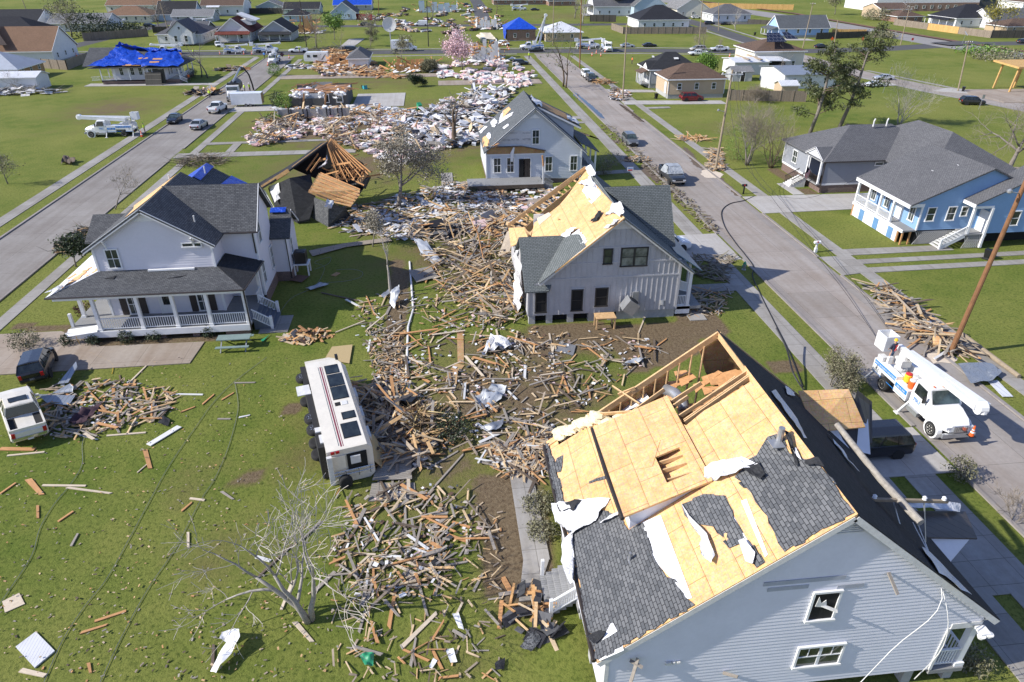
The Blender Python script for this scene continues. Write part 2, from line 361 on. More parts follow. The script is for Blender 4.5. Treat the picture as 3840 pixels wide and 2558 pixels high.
def dryblobs():
    # (x, y, rx, ry, amount): worn, muddy or dry parts of the lawns
    return [(4,38,9,8,.9),(8,44,10,3,1.),(-1,33,6,9,.75),(3,62,14,9,.75),(-2,72,10,10,.7),(-4,24,3,4,.45),(-11,26,5,3,.5),(-14,31,4,3,.4),(-9,33,2.5,5,.5),(-12,95,16,12,.8),(0,108,16,16,.8),(-20,122,16,10,.85),(2,130,20,16,.7),
            (-14,165,22,14,.6),(10,190,25,10,.7),(-60,140,11,14,.75),(-62,120,8,4,.35),(28,90,2,25,.35),(44,95,12,8,.35),(50,112,14,8,.45),(62,84,10,8,.3),(47,57,5,5,.2),(40,42,3,6,.3),(22,120,4,20,.35),(60,180,25,8,.45),(85,190,10,8,.5),(95,150,14,12,.35),(-25,180,20,16,.4),(-16,110,14,8,.7),(5,28,2.5,3,.6),(2.3,22.5,2,5,.55),(0,18,2,2,.4),(40,35,3,4,.2),(12,300,40,20,.5),(60,330,30,25,.6)]
SOILS = ([(-4.9,39.5),(-3.3,39.5),(-3.,48),(-3.1,55),(-3.6,62),(-5.1,62),(-4.7,50)], [(12.5,39.5),(15.5,40),(19.5,42.3),(18.4,46.6),(12.4,46.9)], [(18.6,43.6),(21.6,43.2),(22.2,45.6),(21.6,49),(18.8,50.2)], [(6.6,43.6),(12.4,43.8),(12.4,47.1),(6.2,47.2)], [(-31.8,50.2),(-30,50),(-29.6,47.6),(-15.4,47.5),(-15.4,48.2),(-34.6,52.3),(-34.5,51)], [(.9,22),(2.6,20.5),(4.5,20.4),(4.6,30),(.9,30)], [(44.3,79.2),(46.1,79.2),(46.1,76.8),(44.2,76.8)], [(44.2,82.4),(46,82.4),(46,88),(44.2,88)], [(22.6,38.4),(24.4,38),(25.2,39),(24.6,40.3),(22.8,40.2)], [(-6,118),(-24,117),(-25,124),(-7,125)], [(-27,112.4),(-13,112.2),(-13,118),(-27,118)], [(-12.5,30.5),(-11,30.2),(-10.6,31.8),(-12.2,32)], [(-10.8,37.4),(-9.7,37.4),(-9.7,38.5),(-10.8,38.5)], [(-23.3,24.6),(-22.5,25),(-22.3,23.6),(-23,23.4)])
def ground():
    xs = np.concatenate([np.arange(-520, -90, 8.), np.arange(-90, -40, 1.5), np.arange(-40, 48, .6), np.arange(48, 90, 1.5), np.arange(90, 640, 8.)]); ys = np.concatenate([np.arange(-60, 5, 5.), np.arange(5, 20, 1.), np.arange(20, 92, .6), np.arange(92, 220, 1.5), np.arange(220, 940, 8.)])
    X, Y = np.meshgrid(xs, ys); nx, ny = len(xs), len(ys)
    Z = np.zeros_like(X)
    V = np.stack([X, Y, Z], 2).reshape(-1, 3)
    i = (np.arange(ny-1)[:, None]*nx+np.arange(nx-1)[None]).ravel(); Fc = np.stack([i, i+1, i+1+nx, i+nx], 1)
    me = bpy.data.meshes.new('ground'); me.from_pydata(V.tolist(), [], Fc.tolist())
    D = np.zeros(len(V))
    for x, y, rx, ry, a in dryblobs(): D = np.maximum(D, a*np.exp(-((V[:, 0]-x)/rx)**2-((V[:, 1]-y)/ry)**2))
    for pl in SOILS:
        x, y = V[:, 0], V[:, 1]; ins = np.zeros(len(V), bool)
        for (xa, ya), (xb, yb) in zip(pl, pl[1:]+pl[:1]):
            if ya != yb: ins ^= ((ya > y) != (yb > y)) & (x < (xb-xa)*(y-ya)/(yb-ya)+xa)
        D[ins] = np.maximum(D[ins], .95)
    at = me.attributes.new('dry', 'FLOAT', 'POINT'); at.data.foreach_set('value', D.astype(np.float32))
    m, nt, b = newmat('lawn'); c = uvn(nt, True)
    dry = nd(nt, 'Attribute', attribute_name='dry').outputs['Fac']
    big = noise(nt, c, .045, 4); mid = noise(nt, c, .35, 5, .65); fine = noise(nt, c, 4.5, 5, .75); tiny = noise(nt, c, 22, 3, .8)
    g = mixc(nt, ramp(nt, mid, [(.35, 0.), (.68, 1.)]), (.105, .150, .024), (.185, .205, .045))
    g = mixc(nt, ramp(nt, big, [(.38, 0.), (.62, 1.)]), g, mixc(nt, .7, g, (.235, .235, .062)))
    g = mixc(nt, ramp(nt, fine, [(.30, .85), (.52, 0.)]), g, (.034, .060, .009))  # shadows between grass tufts, painted into the colour as dark flecks
    g = mixc(nt, ramp(nt, tiny, [(.58, 0.), (.8, .5)]), g, (.25, .24, .08))
    soil = mixc(nt, ramp(nt, fine, [(.35, 0.), (.6, 1.)]), (.10, .066, .042), (.20, .150, .095))
    straw = mixc(nt, ramp(nt, mid, [(.3, 0.), (.7, 1.)]), (.17, .135, .060), (.125, .105, .045))
    d1 = math_(nt, 'ADD', dry, math_(nt, 'MULTIPLY', math_(nt, 'SUBTRACT', mid, .5), 1.1))
    d1 = math_(nt, 'ADD', d1, math_(nt, 'MULTIPLY', math_(nt, 'SUBTRACT', fine, .5), .6))
    g = mixc(nt, ramp(nt, d1, [(.25, 0.), (.75, .8)]), g, straw)
    g = mixc(nt, ramp(nt, d1, [(.62, 0.), (.85, .9)]), g, soil)
    nt.links.new(g, b.inputs['Base Color']); b.inputs['Roughness'].default_value = .95; b.inputs['Specular IOR Level'].default_value = .1
    bump(nt, b, math_(nt, 'ADD', fine, math_(nt, 'MULTIPLY', tiny, .4)), .9, .09)
    me.materials.append(m); o = bpy.data.objects.new('ground', me); COL.objects.link(o); return tag(o, kind='structure')
ground()
def slabmat(name, c1, c2, bw, rh, line, stain, off=.0, lw=.012):
    m, nt, b = newmat(name); u = uvn(nt)
    t = nd(nt, 'TexBrick'); t.offset = off
    for k, v in (('Scale', 1), ('Mortar Size', lw), ('Mortar Smooth', .2), ('Bias', 0.), ('Brick Width', bw), ('Row Height', rh)): t.inputs[k].default_value = v
    t.inputs['Color1'].default_value = c1+(1,); t.inputs['Color2'].default_value = c2+(1,); t.inputs['Mortar'].default_value = line+(1,)
    nt.links.new(u, t.inputs['Vector'])
    a = noise(nt, u, .22, 5, .65); f = noise(nt, u, 3, 5, .7); s = noise(nt, u, 30, 2)
    mp = nd(nt, 'Mapping'); mp.inputs['Scale'].default_value = (1.4, .07, 1); nt.links.new(u, mp.inputs[0]); tr = noise(nt, mp.outputs[0], 1., 4)
    col = mixc(nt, .5, t.outputs[0], ramp(nt, a, [(.3, stain), (.65, (1, 1, 1))]), 'MULTIPLY')
    col = mixc(nt, .35, col, ramp(nt, tr, [(.35, stain), (.6, (1, 1, 1))]), 'MULTIPLY')
    col = mixc(nt, .3, col, ramp(nt, f, [(.3, .55), (.6, 1.)]), 'MULTIPLY')
    col = mixc(nt, .2, col, ramp(nt, s, [(.3, .5), (.7, 1.)]), 'MULTIPLY')
    nt.links.new(col, b.inputs['Base Color']); b.inputs['Roughness'].default_value = .85; b.inputs['Specular IOR Level'].default_value = .25
    bump(nt, b, f, .15, .01); return m
ROAD = slabmat('road_concrete', (.40, .36, .325), (.345, .315, .285), 3.7, 4.6, (.12, .10, .085), (.66, .58, .50))
ROADL = slabmat('road_concrete_grey', (.315, .295, .27), (.285, .265, .245), 3.8, 5.2, (.12, .105, .09), (.6, .55, .5))
WALK = slabmat('sidewalk_concrete', (.40, .385, .36), (.34, .325, .30), 1.9, 1.5, (.13, .12, .10), (.62, .57, .5))
DRIVE = slabmat('driveway_concrete', (.50, .485, .455), (.46, .445, .42), 2.6, 3., (.20, .18, .16), (.75, .7, .65))
PAD = slabmat('driveway_stained', (.42, .36, .30), (.38, .33, .275), 3.2, 3.2, (.17, .14, .11), (.62, .52, .42))
KERB = slabmat('kerb_concrete', (.36, .335, .31), (.33, .30, .28), 3., 3., (.14, .12, .10), (.6, .55, .5))
ASPH = slabmat('asphalt', (.115, .113, .112), (.105, .103, .102), 40., 40., (.1, .1, .1), (.7, .7, .7))
GRAV = slabmat('gravel', (.34, .325, .31), (.31, .30, .285), 50., 50., (.3, .28, .27), (.75, .72, .7))
SOIL = M('mulch_soil', (.085, .058, .040), .98, .45, 2.5, bmp=.6); RAIL = M('rust_ballast', (.17, .085, .055), .95, .3, .6); WETM = M('gutter_water', (.022, .026, .036), .04, .3, 1.); MUD = M('gutter_mud', (.13, .095, .065), .9, .4, 1.2)
def sheet(name, pts, z, mat, thick=0, kind='structure', rough=0):
    mb = MB(); P = []
    pts = [Vector((p[0], p[1], 0)) for p in pts]
    rg = random.Random(len(pts)+int(abs(pts[0].x)*13))
    for a, b_ in zip(pts, pts[1:]+pts[:1]):
        P.append(a)
        if rough:
            n = max(1, int((b_-a).length/.35))
            for k in range(1, n): P.append(a.lerp(b_, k/n)+Vector((rg.uniform(-rough, rough), rg.uniform(-rough, rough), 0)))
    P = [(p.x, p.y, z) for p in P]
    if thick: mb.slab(P, thick)
    else:
        A = sum(P[i-1][0]*P[i][1]-P[i][0]*P[i-1][1] for i in range(len(P)))
        mb.poly(P if A > 0 else P[::-1])
    return tag(mb.build(name, mat), kind=kind)
def rect(name, x0, x1, y0, y1, z, mat, thick=0): return sheet(name, [(x0,y0),(x1,y0),(x1,y1),(x0,y1)], z, mat, thick)
def strip(name, cl, wd, z, mat):
    mb = MB(); L = []; Rr = []
    for i, p in enumerate(cl):
        a = Vector(cl[max(0, i-1)]).to_2d(); b_ = Vector(cl[min(len(cl)-1, i+1)]).to_2d(); d = (b_-a).normalized(); n = Vector((-d.y, d.x)); q = Vector(p).to_2d()
        L.append(q+n*wd/2); Rr.append(q-n*wd/2)
    for i in range(len(cl)-1): mb.poly([(Rr[i].x, Rr[i].y, z), (Rr[i+1].x, Rr[i+1].y, z), (L[i+1].x, L[i+1].y, z), (L[i].x, L[i].y, z)])
    return tag(mb.build(name, mat), kind='structure')
# right-hand street, its kerbs and pavements
rect('road', 28.85, 36.05, -30, 208, .006, ROAD)
rect('road', -45.3, -37.85, -10, 210, .006, ROADL)
def kerb(x0, x1, spans):
    mb = MB()
    for a, b_ in spans: mb.box(x0, x1, a, b_, -.05, .11)
    tag(mb.build('kerb', KERB), kind='structure')
kerb(28.6, 28.85, [(-30, 27.2), (31.5, 58.2), (65, 70.5), (74.5, 104.5), (111, 201)]); kerb(36.05, 36.3, [(-30, 53.6), (57.9, 70.6), (76.6, 120), (126.5, 133), (137, 201)])
kerb(-45.55, -45.3, [(-10, 152), (158, 205)]); kerb(-37.85, -37.6, [(-10, 43), (51, 101), (107.5, 134), (140, 201)])
rect('gutter', 35.1, 36.05, -30, 201, .010, KERB); rect('gutter', 28.85, 29.5, -30, 201, .010, KERB)
for x0, x1, y0, y1 in ((25.35, 27.2, -30, 203), (38.2, 39.55, -30, 202), (-48.75, -47.2, -10, 208), (-36., -34.85, -10, 203)): rect('sidewalk', x0, x1, y0, y1, .05, WALK, .1)
CS = [(-300, 226), (-70, 218), (0, 215), (60, 211.5), (97, 203.5), (134, 207), (164, 215), (200, 216), (300, 210)]
strip('road', CS, 8.8, .014, ASPH); strip('road', [(-300, 300), (-110, 299), (-20, 293.5), (17, 292), (70, 290), (140, 288)], 8, .014, ASPH)
strip('road', [(113, 112), (106, 140), (101.5, 160), (100.5, 200)], 7.5, .010, ROAD); strip('road', [(100.5, 205), (103, 240), (105.5, 275), (107, 330), (108, 420)], 7, .010, ASPH)
strip('road', [(18, 292), (22, 315), (26, 400), (28, 520)], 6.5, .010, ASPH); strip('road', [(-110, 227), (-108, 260), (-105, 300), (-100, 420)], 6, .010, ASPH)
strip('sidewalk', [(-290, 217.5), (-70, 211.5), (-48, 209)], 1.4, .03, WALK); strip('sidewalk', [(-34, 206.5), (24, 207.5)], 1.4, .03, WALK); strip('sidewalk', [(40, 207), (60, 204.5), (95, 197)], 1.3, .03, WALK); strip('sidewalk', [(-280, 232), (-70, 224.6), (0, 221.5), (60, 218.3), (95, 211)], 1.4, .03, WALK)
strip('sidewalk', [(110, 114), (102.2, 140), (97, 168)], 1.2, .03, WALK); strip('sidewalk', [(106, 168), (111, 142)], 1.2, .03, WALK); strip('sidewalk', [(98, 212), (100, 290)], 1.2, .03, WALK); strip('sidewalk', [(107.5, 210), (111, 285)], 1.2, .03, WALK)
PZ = [.052]
for pts, mt in (([(36.3,70.6),(48,70.9),(60,70.9),(60,76.2),(36.3,76.6)], DRIVE), ([(42.8,76.7),(44.2,76.7),(44.2,81.3),(42.8,81.3)], DRIVE), ([(39.5,58),(50.5,58.2),(50.5,59.5),(39.5,59.5)], WALK), ([(39.5,55.9),(62,56.4),(62,57.3),(39.5,56.9)], WALK), ([(39.5,53.9),(62,54.4),(62,55.3),(39.5,55.)], WALK), ([(36.3,53.6),(38.2,53.9),(38.2,57.9),(36.3,57.9)], WALK),
                ([(20.3,58.3),(28.6,58.2),(28.6,65.1),(20.3,64.8)], DRIVE), ([(19.8,51.6),(25.4,51.6),(25.4,53.1),(19.8,53.1)], WALK), ([(19.5,46.6),(20.9,46.6),(20.9,58),(19.5,58)], WALK), ([(26.9,27.2),(28.6,27.2),(28.6,31.4),(20.5,31.4),(20.5,27.2)], DRIVE), ([(21.,19.),(25.4,19.),(25.4,22.),(21.,22.)], WALK), ([(22.5,12),(24.4,12),(24.4,27.2),(22.5,27.2)], WALK),
                ([(-34.9,44),(-18.6,44.2),(-18.4,47.3),(-26,47.4),(-30,50.2),(-34.9,50.2)], PAD), ([(-14.6,48.2),(-12.4,48.2),(-12.4,51),(-14.6,51)], WALK), ([(-75.5,165.2),(-47.2,164.0),(-47.2,166.4),(-75.5,168.6)], DRIVE), ([(-95.5,207),(-92,207),(-88,226),(-92,226)], DRIVE), ([(-37.6,102),(-12,102.6),(-12,104.6),(-37.6,104.6)], WALK), ([(-34.9,109.4),(-30,109.8),(-12,110.4),(-12,111.4),(-34.9,110.9)], WALK), ([(-31,104.6),(-29.8,104.6),(-29.8,111),(-31,111)], WALK), ([(-37.6,134),(-28,134.5),(-28,140),(-37.6,140)], DRIVE),
                ([(-15.6,136.3),(-5.9,136.3),(-5.9,150),(-15.6,149.6)], DRIVE), ([(36.3,133),(56,131.5),(56,134.8),(36.3,136.8)], DRIVE), ([(36.3,146),(46,145),(46,147.5),(36.3,149.5)], DRIVE), ([(39.5,128.5),(44,128.8),(44,130.2),(39.5,130)], WALK), ([(4.5,74.8),(14.5,74.8),(14.5,79),(4.5,79)], PAD), ([(.3,80.5),(1.8,80.5),(1.8,90.5),(.3,90.5)], WALK), ([(14.6,87),(25.4,88.),(25.4,89.4),(14.6,88.4)], WALK), ([(8,118),(25.4,118),(25.4,119.2),(8,119.2)], WALK), ([(-6,123),(25.4,121.4),(25.4,123.6),(-6,125.5)], WALK), ([(1.,158),(24,158),(24,164),(1.,164)], PAD), ([(-35,170),(5,170),(5,174.5),(-35,175.5)], PAD), ([(3.1,23.3),(4.4,23.3),(4.4,30.4),(3.1,30.4)], WALK), ([(2.6,21),(3.4,21),(4.4,23.4),(3.1,23.4)], WALK), ([(5,50),(6,50),(6,57),(5,57)], WALK), ([(110,127),(128,124),(128,140),(109,141)], PAD), ([(104,140),(109.5,136.5),(112,141.5),(109,143)], DRIVE),
                ([(88,147),(101,147),(101,150.5),(88,150.5)], DRIVE), ([(108,232),(124,229),(124,234),(108,238)], DRIVE), ([(93,266),(101,264),(101,270),(93,273)], DRIVE), ([(-28,224),(-24,224),(-22,250),(-27,250)], DRIVE), ([(7.7,13.3),(8.,13.3),(8.,13.4),(7.7,13.4)], WALK)):
    PZ[0] += .0013; sheet('driveway' if mt is not WALK else 'path', pts, PZ[0], mt, .07)
# railway at the top of the slope
strip('gravel', [(152, 330), (158, 270), (160.5, 236), (161, 215), (163, 195), (170, 120)], 15, .02, GRAV); strip('gravel', [(166, 330), (165.5, 270), (166.5, 236), (167.5, 215), (170, 195), (180, 120)], 2.6, .30, RAIL); strip('road', [(157, 214.5), (173, 217)], 8, .32, ASPH)
strip('gravel', [(120, 500), (140, 400), (152, 330)], 15, .02, GRAV); strip('gravel', [(138, 500), (155, 400), (166, 330)], 2.6, .30, RAIL)
# beds, bare soil, wet gutters
sheet('puddle', [G(2150,345), G(2165,352), G(2225,400), G(2258,430), G(2268,447), G(2250,440), G(2190,392), G(2150,358)], .018, WETM, rough=.1)
for a in ([G(2560,548),G(2590,566),G(2640,640),G(2600,618)], [G(2670,640),G(2700,660),G(2780,735),G(2760,735)], [G(2160,490),G(2200,510),G(2330,530),G(2300,545),G(2240,520)], [G(2395,640),G(2420,600),G(2480,660),G(2470,690)], [G(2320,390),G(2350,400),G(2420,460),G(2395,455)]): sheet('mud', a, .016, MUD, rough=.22)
sheet('sand', [G(2632,640),G(2660,632),G(2715,655),G(2700,668),G(2650,668),G(2628,655)], .03, M('pale_sand', (.62, .53, .42), .95, .15, 4, bmp=.4), rough=.12); sheet('sand', [G(3470,1330),G(3540,1320),G(3590,1345),G(3575,1360),G(3500,1365)], .03, MATS['pale_sand'], rough=.12)
from mathutils import noise as mnoise
WCACHE = {}
FACE = {'-y': 0, '+x': R(90), '-x': R(-90), '+y': R(180)}
def window(par, o, face, c, u, z, w, h, st='2x2', fr=None, gl=None, name='window'):
    """a proud frame with its pane set back inside it; u runs along the wall, c is the wall's plane"""
    fr = fr or WHITE; gl = gl or GLASS; key = (round(w, 2), round(h, 2), st, fr.name, gl.name)
    if key not in WCACHE:
        f = MB(); t = .09; d = .075
        f.box(-w/2, w/2, -d-.02, 0, h/2-t, h/2); f.box(-w/2-.03, w/2+.03, -d-.04, 0, -h/2, -h/2+t)
        f.box(-w/2, -w/2+t, -d, 0, -h/2+t, h/2-t); f.box(w/2-t, w/2, -d, 0, -h/2+t, h/2-t)
        if st != 'open': f.box(-w/2+t, w/2-t, -d+.02, 0, -.025, .025)
        if st in ('2x2', 'pair'): f.box(-.018 if st == '2x2' else -.06, .018 if st == '2x2' else .06, -d+.025, 0, -h/2+t, h/2-t)
        if st == 'pair':
            for s in (-1, 1): f.box(s*w/4-.015, s*w/4+.015, -d+.028, 0, .025, h/2-t)
        p = MB(); p.box(-w/2+.05, w/2-.05, -.03, 0, -h/2+.05, h/2-.05)
        WCACHE[key] = (f.mesh('window', fr), p.mesh('pane', gl))
    fm, pm = WCACHE[key]; x, y = (u, c) if face[1] == 'y' else (c, u)
    a = put(name, fm, par, (x-o[0], y-o[1], z+h/2-o[2]), (0, 0, FACE[face])); put('pane', pm, a); return a
def door(par, o, face, c, u, z, w=.95, h=2.05, mat=None, fr=None):
    mat = mat or WHITE; key = ('door', w, h, mat.name)
    if key not in WCACHE:
        f = MB(); f.box(-w/2-.1, -w/2, -.06, 0, 0, h+.1); f.box(w/2, w/2+.1, -.06, 0, 0, h+.1); f.box(-w/2, w/2, -.06, 0, h, h+.1)
        d = MB(); d.box(-w/2, w/2, -.035, 0, 0, h)
        for zz in (.15, 1.05):
            for s in (-1, 1): d.box(s*w/4-.16, s*w/4+.16, -.045, -.035, zz, zz+.75)
        k = MB().lathe([(.012, 0), (.032, .02), (.032, .05), (.01, .07)], (w/2-.08, -.11, 1.), 'y', 8)
        WCACHE[key] = (f.mesh('door_frame', fr or WHITE), d.mesh('door', mat), k.mesh('handle', GREYM))
    fm, dm, km = WCACHE[key]; x, y = (u, c) if face[1] == 'y' else (c, u)
    a = put('door', dm, par, (x-o[0], y-o[1], z-o[2]), (0, 0, FACE[face])); put('door_frame', fm, a); put('handle', km, a); return a
def lap(mb, poly, o, ud, nd_, e=.19, lip=.017, m=0):
    """lapped boards over a convex outline in (u, z)"""
    o = Vector(o); ud = Vector(ud); nd_ = Vector(nd_)
    zs = sorted({round(z, 4) for _, z in poly}); lo, hi = zs[0], zs[-1]
    lv = [lo+i*e for i in range(int((hi-lo)/e)+1)]+[hi]
    def span(z):
        us = []
        for (a, za), (b, zb) in zip(poly, poly[1:]+poly[:1]):
            if abs(za-zb) < 1e-6:
                if abs(z-za) < 1e-5: us += [a, b]
            elif min(za, zb)-1e-6 <= z <= max(za, zb)+1e-6: us.append(a+(b-a)*(z-za)/(zb-za))
        return (min(us), max(us)) if us else None
    P = lambda u, z, k: o+ud*u+nd_*k+ZV*z
    for base in range(len(lv)-1):
        sub = [lv[base]]+[z for z in zs if lv[base]+1e-4 < z < lv[base+1]-1e-4]+[lv[base+1]]
        z0, z1 = lv[base], lv[base+1]
        for a, b in zip(sub, sub[1:]):
            s0, s1 = span(a+1e-5), span(b-1e-5)
            if not s0 or not s1: continue
            k0 = lip*(1-(a-z0)/max(e, 1e-6)); k1 = lip*(1-(b-z0)/max(e, 1e-6))
            mb.poly([P(s0[0], a, k0), P(s0[1], a, k0), P(s1[1], b, k1), P(s1[0], b, k1)], m)
        s = span(z0+1e-5)
        if s: mb.poly([P(s[0], z0, 0), P(s[1], z0, 0), P(s[1], z0, lip), P(s[0], z0, lip)], m)
def rail(mb, a, b, h=.9, sp=.13, m=0, w=.05):
    a = Vector(a); b = Vector(b); L = (b-a).length; n = max(2, int(L/sp))
    mb.beam(a+ZV*h, b+ZV*h, .09, .06, m); mb.beam(a+ZV*.12, b+ZV*.12, .06, .06, m)
    for i in range(1, n):
        p = a.lerp(b, i/n); mb.beam(p+ZV*.12, p+ZV*h, .04, .04, m, up=(0, 1, 0))
def roofpoly(mb, pts, t=.16, m=0): mb.slab(pts, t, m)
def gable_roof(mb, x0, x1, y0, y1, ze, zr, ax='y', ov=.4, t=.16, m=0, rk=.3):
    """two slabs; ridge along ax"""
    if ax == 'y':
        xm = (x0+x1)/2; k = (zr-ze)/(xm-x0)
        for xe, s in ((x0-ov, 1), (x1+ov, -1)):
            roofpoly(mb, [(xe, y0-rk, ze-ov*k), (xm, y0-rk, zr), (xm, y1+rk, zr), (xe, y1+rk, ze-ov*k)], t, m)
    else:
        ym = (y0+y1)/2; k = (zr-ze)/(ym-y0)
        for ye in (y0-ov, y1+ov): roofpoly(mb, [(x0-rk, ye, ze-ov*k), (x1+rk, ye, ze-ov*k), (x1+rk, ym, zr), (x0-rk, ym, zr)], t, m)
def hip_roof(mb, x0, x1, y0, y1, ze, zr, ov=.45, t=.16, m=0, ax=None):
    x0 -= ov; x1 += ov; y0 -= ov; y1 += ov; ax = ax or ('x' if x1-x0 >= y1-y0 else 'y'); d = min(x1-x0, y1-y0)/2
    if ax == 'x':
        ym = (y0+y1)/2; a, b = (x0+d, ym, zr), (x1-d, ym, zr)
        L = [[(x0,y0,ze),(x1,y0,ze),b,a], [(x1,y1,ze),(x0,y1,ze),a,b], [(x0,y1,ze),(x0,y0,ze),a], [(x1,y0,ze),(x1,y1,ze),b]]
    else:
        xm = (x0+x1)/2; a, b = (xm, y0+d, zr), (xm, y1-d, zr)
        L = [[(x0,y0,ze),(x1,y0,ze),a], [(x1,y1,ze),(x0,y1,ze),b], [(x0,y1,ze),(x0,y0,ze),a,b], [(x1,y0,ze),(x1,y1,ze),b,a]]
    for p in L: roofpoly(mb, p, t, m)
def gwall(mb, x0, x1, y0, y1, z0, ze, zr=None, ax='y', m=0):
    """four walls, with gables when zr is given"""
    if zr is None: mb.box(x0, x1, y0, y1, z0, ze, m); return
    if ax == 'y':
        xm = (x0+x1)/2; pr = [(x0, z0), (x1, z0), (x1, ze), (xm, zr), (x0, ze)]; A = [(x, y0, z) for x, z in pr]; B = [(x, y1, z) for x, z in pr]
    else:
        ym = (y0+y1)/2; pr = [(y1, z0), (y0, z0), (y0, ze), (ym, zr), (y1, ze)]; A = [(x0, y, z) for y, z in pr]; B = [(x1, y, z) for y, z in pr]
    mb.poly(A, m); mb.poly(B[::-1], m)
    for i in range(5):
        j = (i+1) % 5; mb.poly([A[j], A[i], B[i], B[j]], m)
def crumple(mb, pts, amp=.12, cuts=5, lift=.03, m=0, seed=0, n=None):
    """a torn, creased sheet over an outline"""
    pts = [Vector(p) for p in pts]; c = sum(pts, Vector())/len(pts)
    if n is None:
        n = Vector()
        for a, b in zip(pts, pts[1:]+pts[:1]): n += (a-c).cross(b-c)
        n.normalize()
        if n.z < 0: n = -n
    ix = {}
    def V(p):
        k = tuple(round(x, 3) for x in p)
        if k not in ix:
            q = p+n*(lift+amp*(mnoise.noise(p*1.9+Vector((seed, 0, 0)))+.6*mnoise.noise(p*4.3+Vector((0, seed, 0)))+.35))
            ix[k] = len(mb.v); mb.v.append(tuple(q))
        return ix[k]
    for a, b in zip(pts, pts[1:]+pts[:1]):
        g = [[V(c+(a-c)*(i/cuts)+(b-a)*(j/cuts)) for j in range(i+1)] for i in range(cuts+1)]
        for i in range(cuts):
            for j in range(i+1):
                for f in (((g[i][j], g[i+1][j], g[i+1][j+1])), ((g[i][j], g[i+1][j+1], g[i][j+1]) if j < i else None)):
                    if f and len(set(f)) == 3: mb.f.append(f); mb.m.append(m)
def jag(pts, st=.3, amp=.12, seed=1):
    """an outline with torn, stepped edges"""
    rg = random.Random(seed); out = []; pts = [Vector(p) for p in pts]
    for a, b in zip(pts, pts[1:]+pts[:1]):
        n = max(1, int((b-a).length/st)); d = (b-a).normalized(); s = Vector((-d.y, d.x, 0)); out.append(a)
        for k in range(1, n):
            q = a.lerp(b, k/n); off = rg.uniform(-amp, amp); out += [q+s*off-d*.02, q+s*rg.uniform(-amp, amp)+d*.02]
    return out
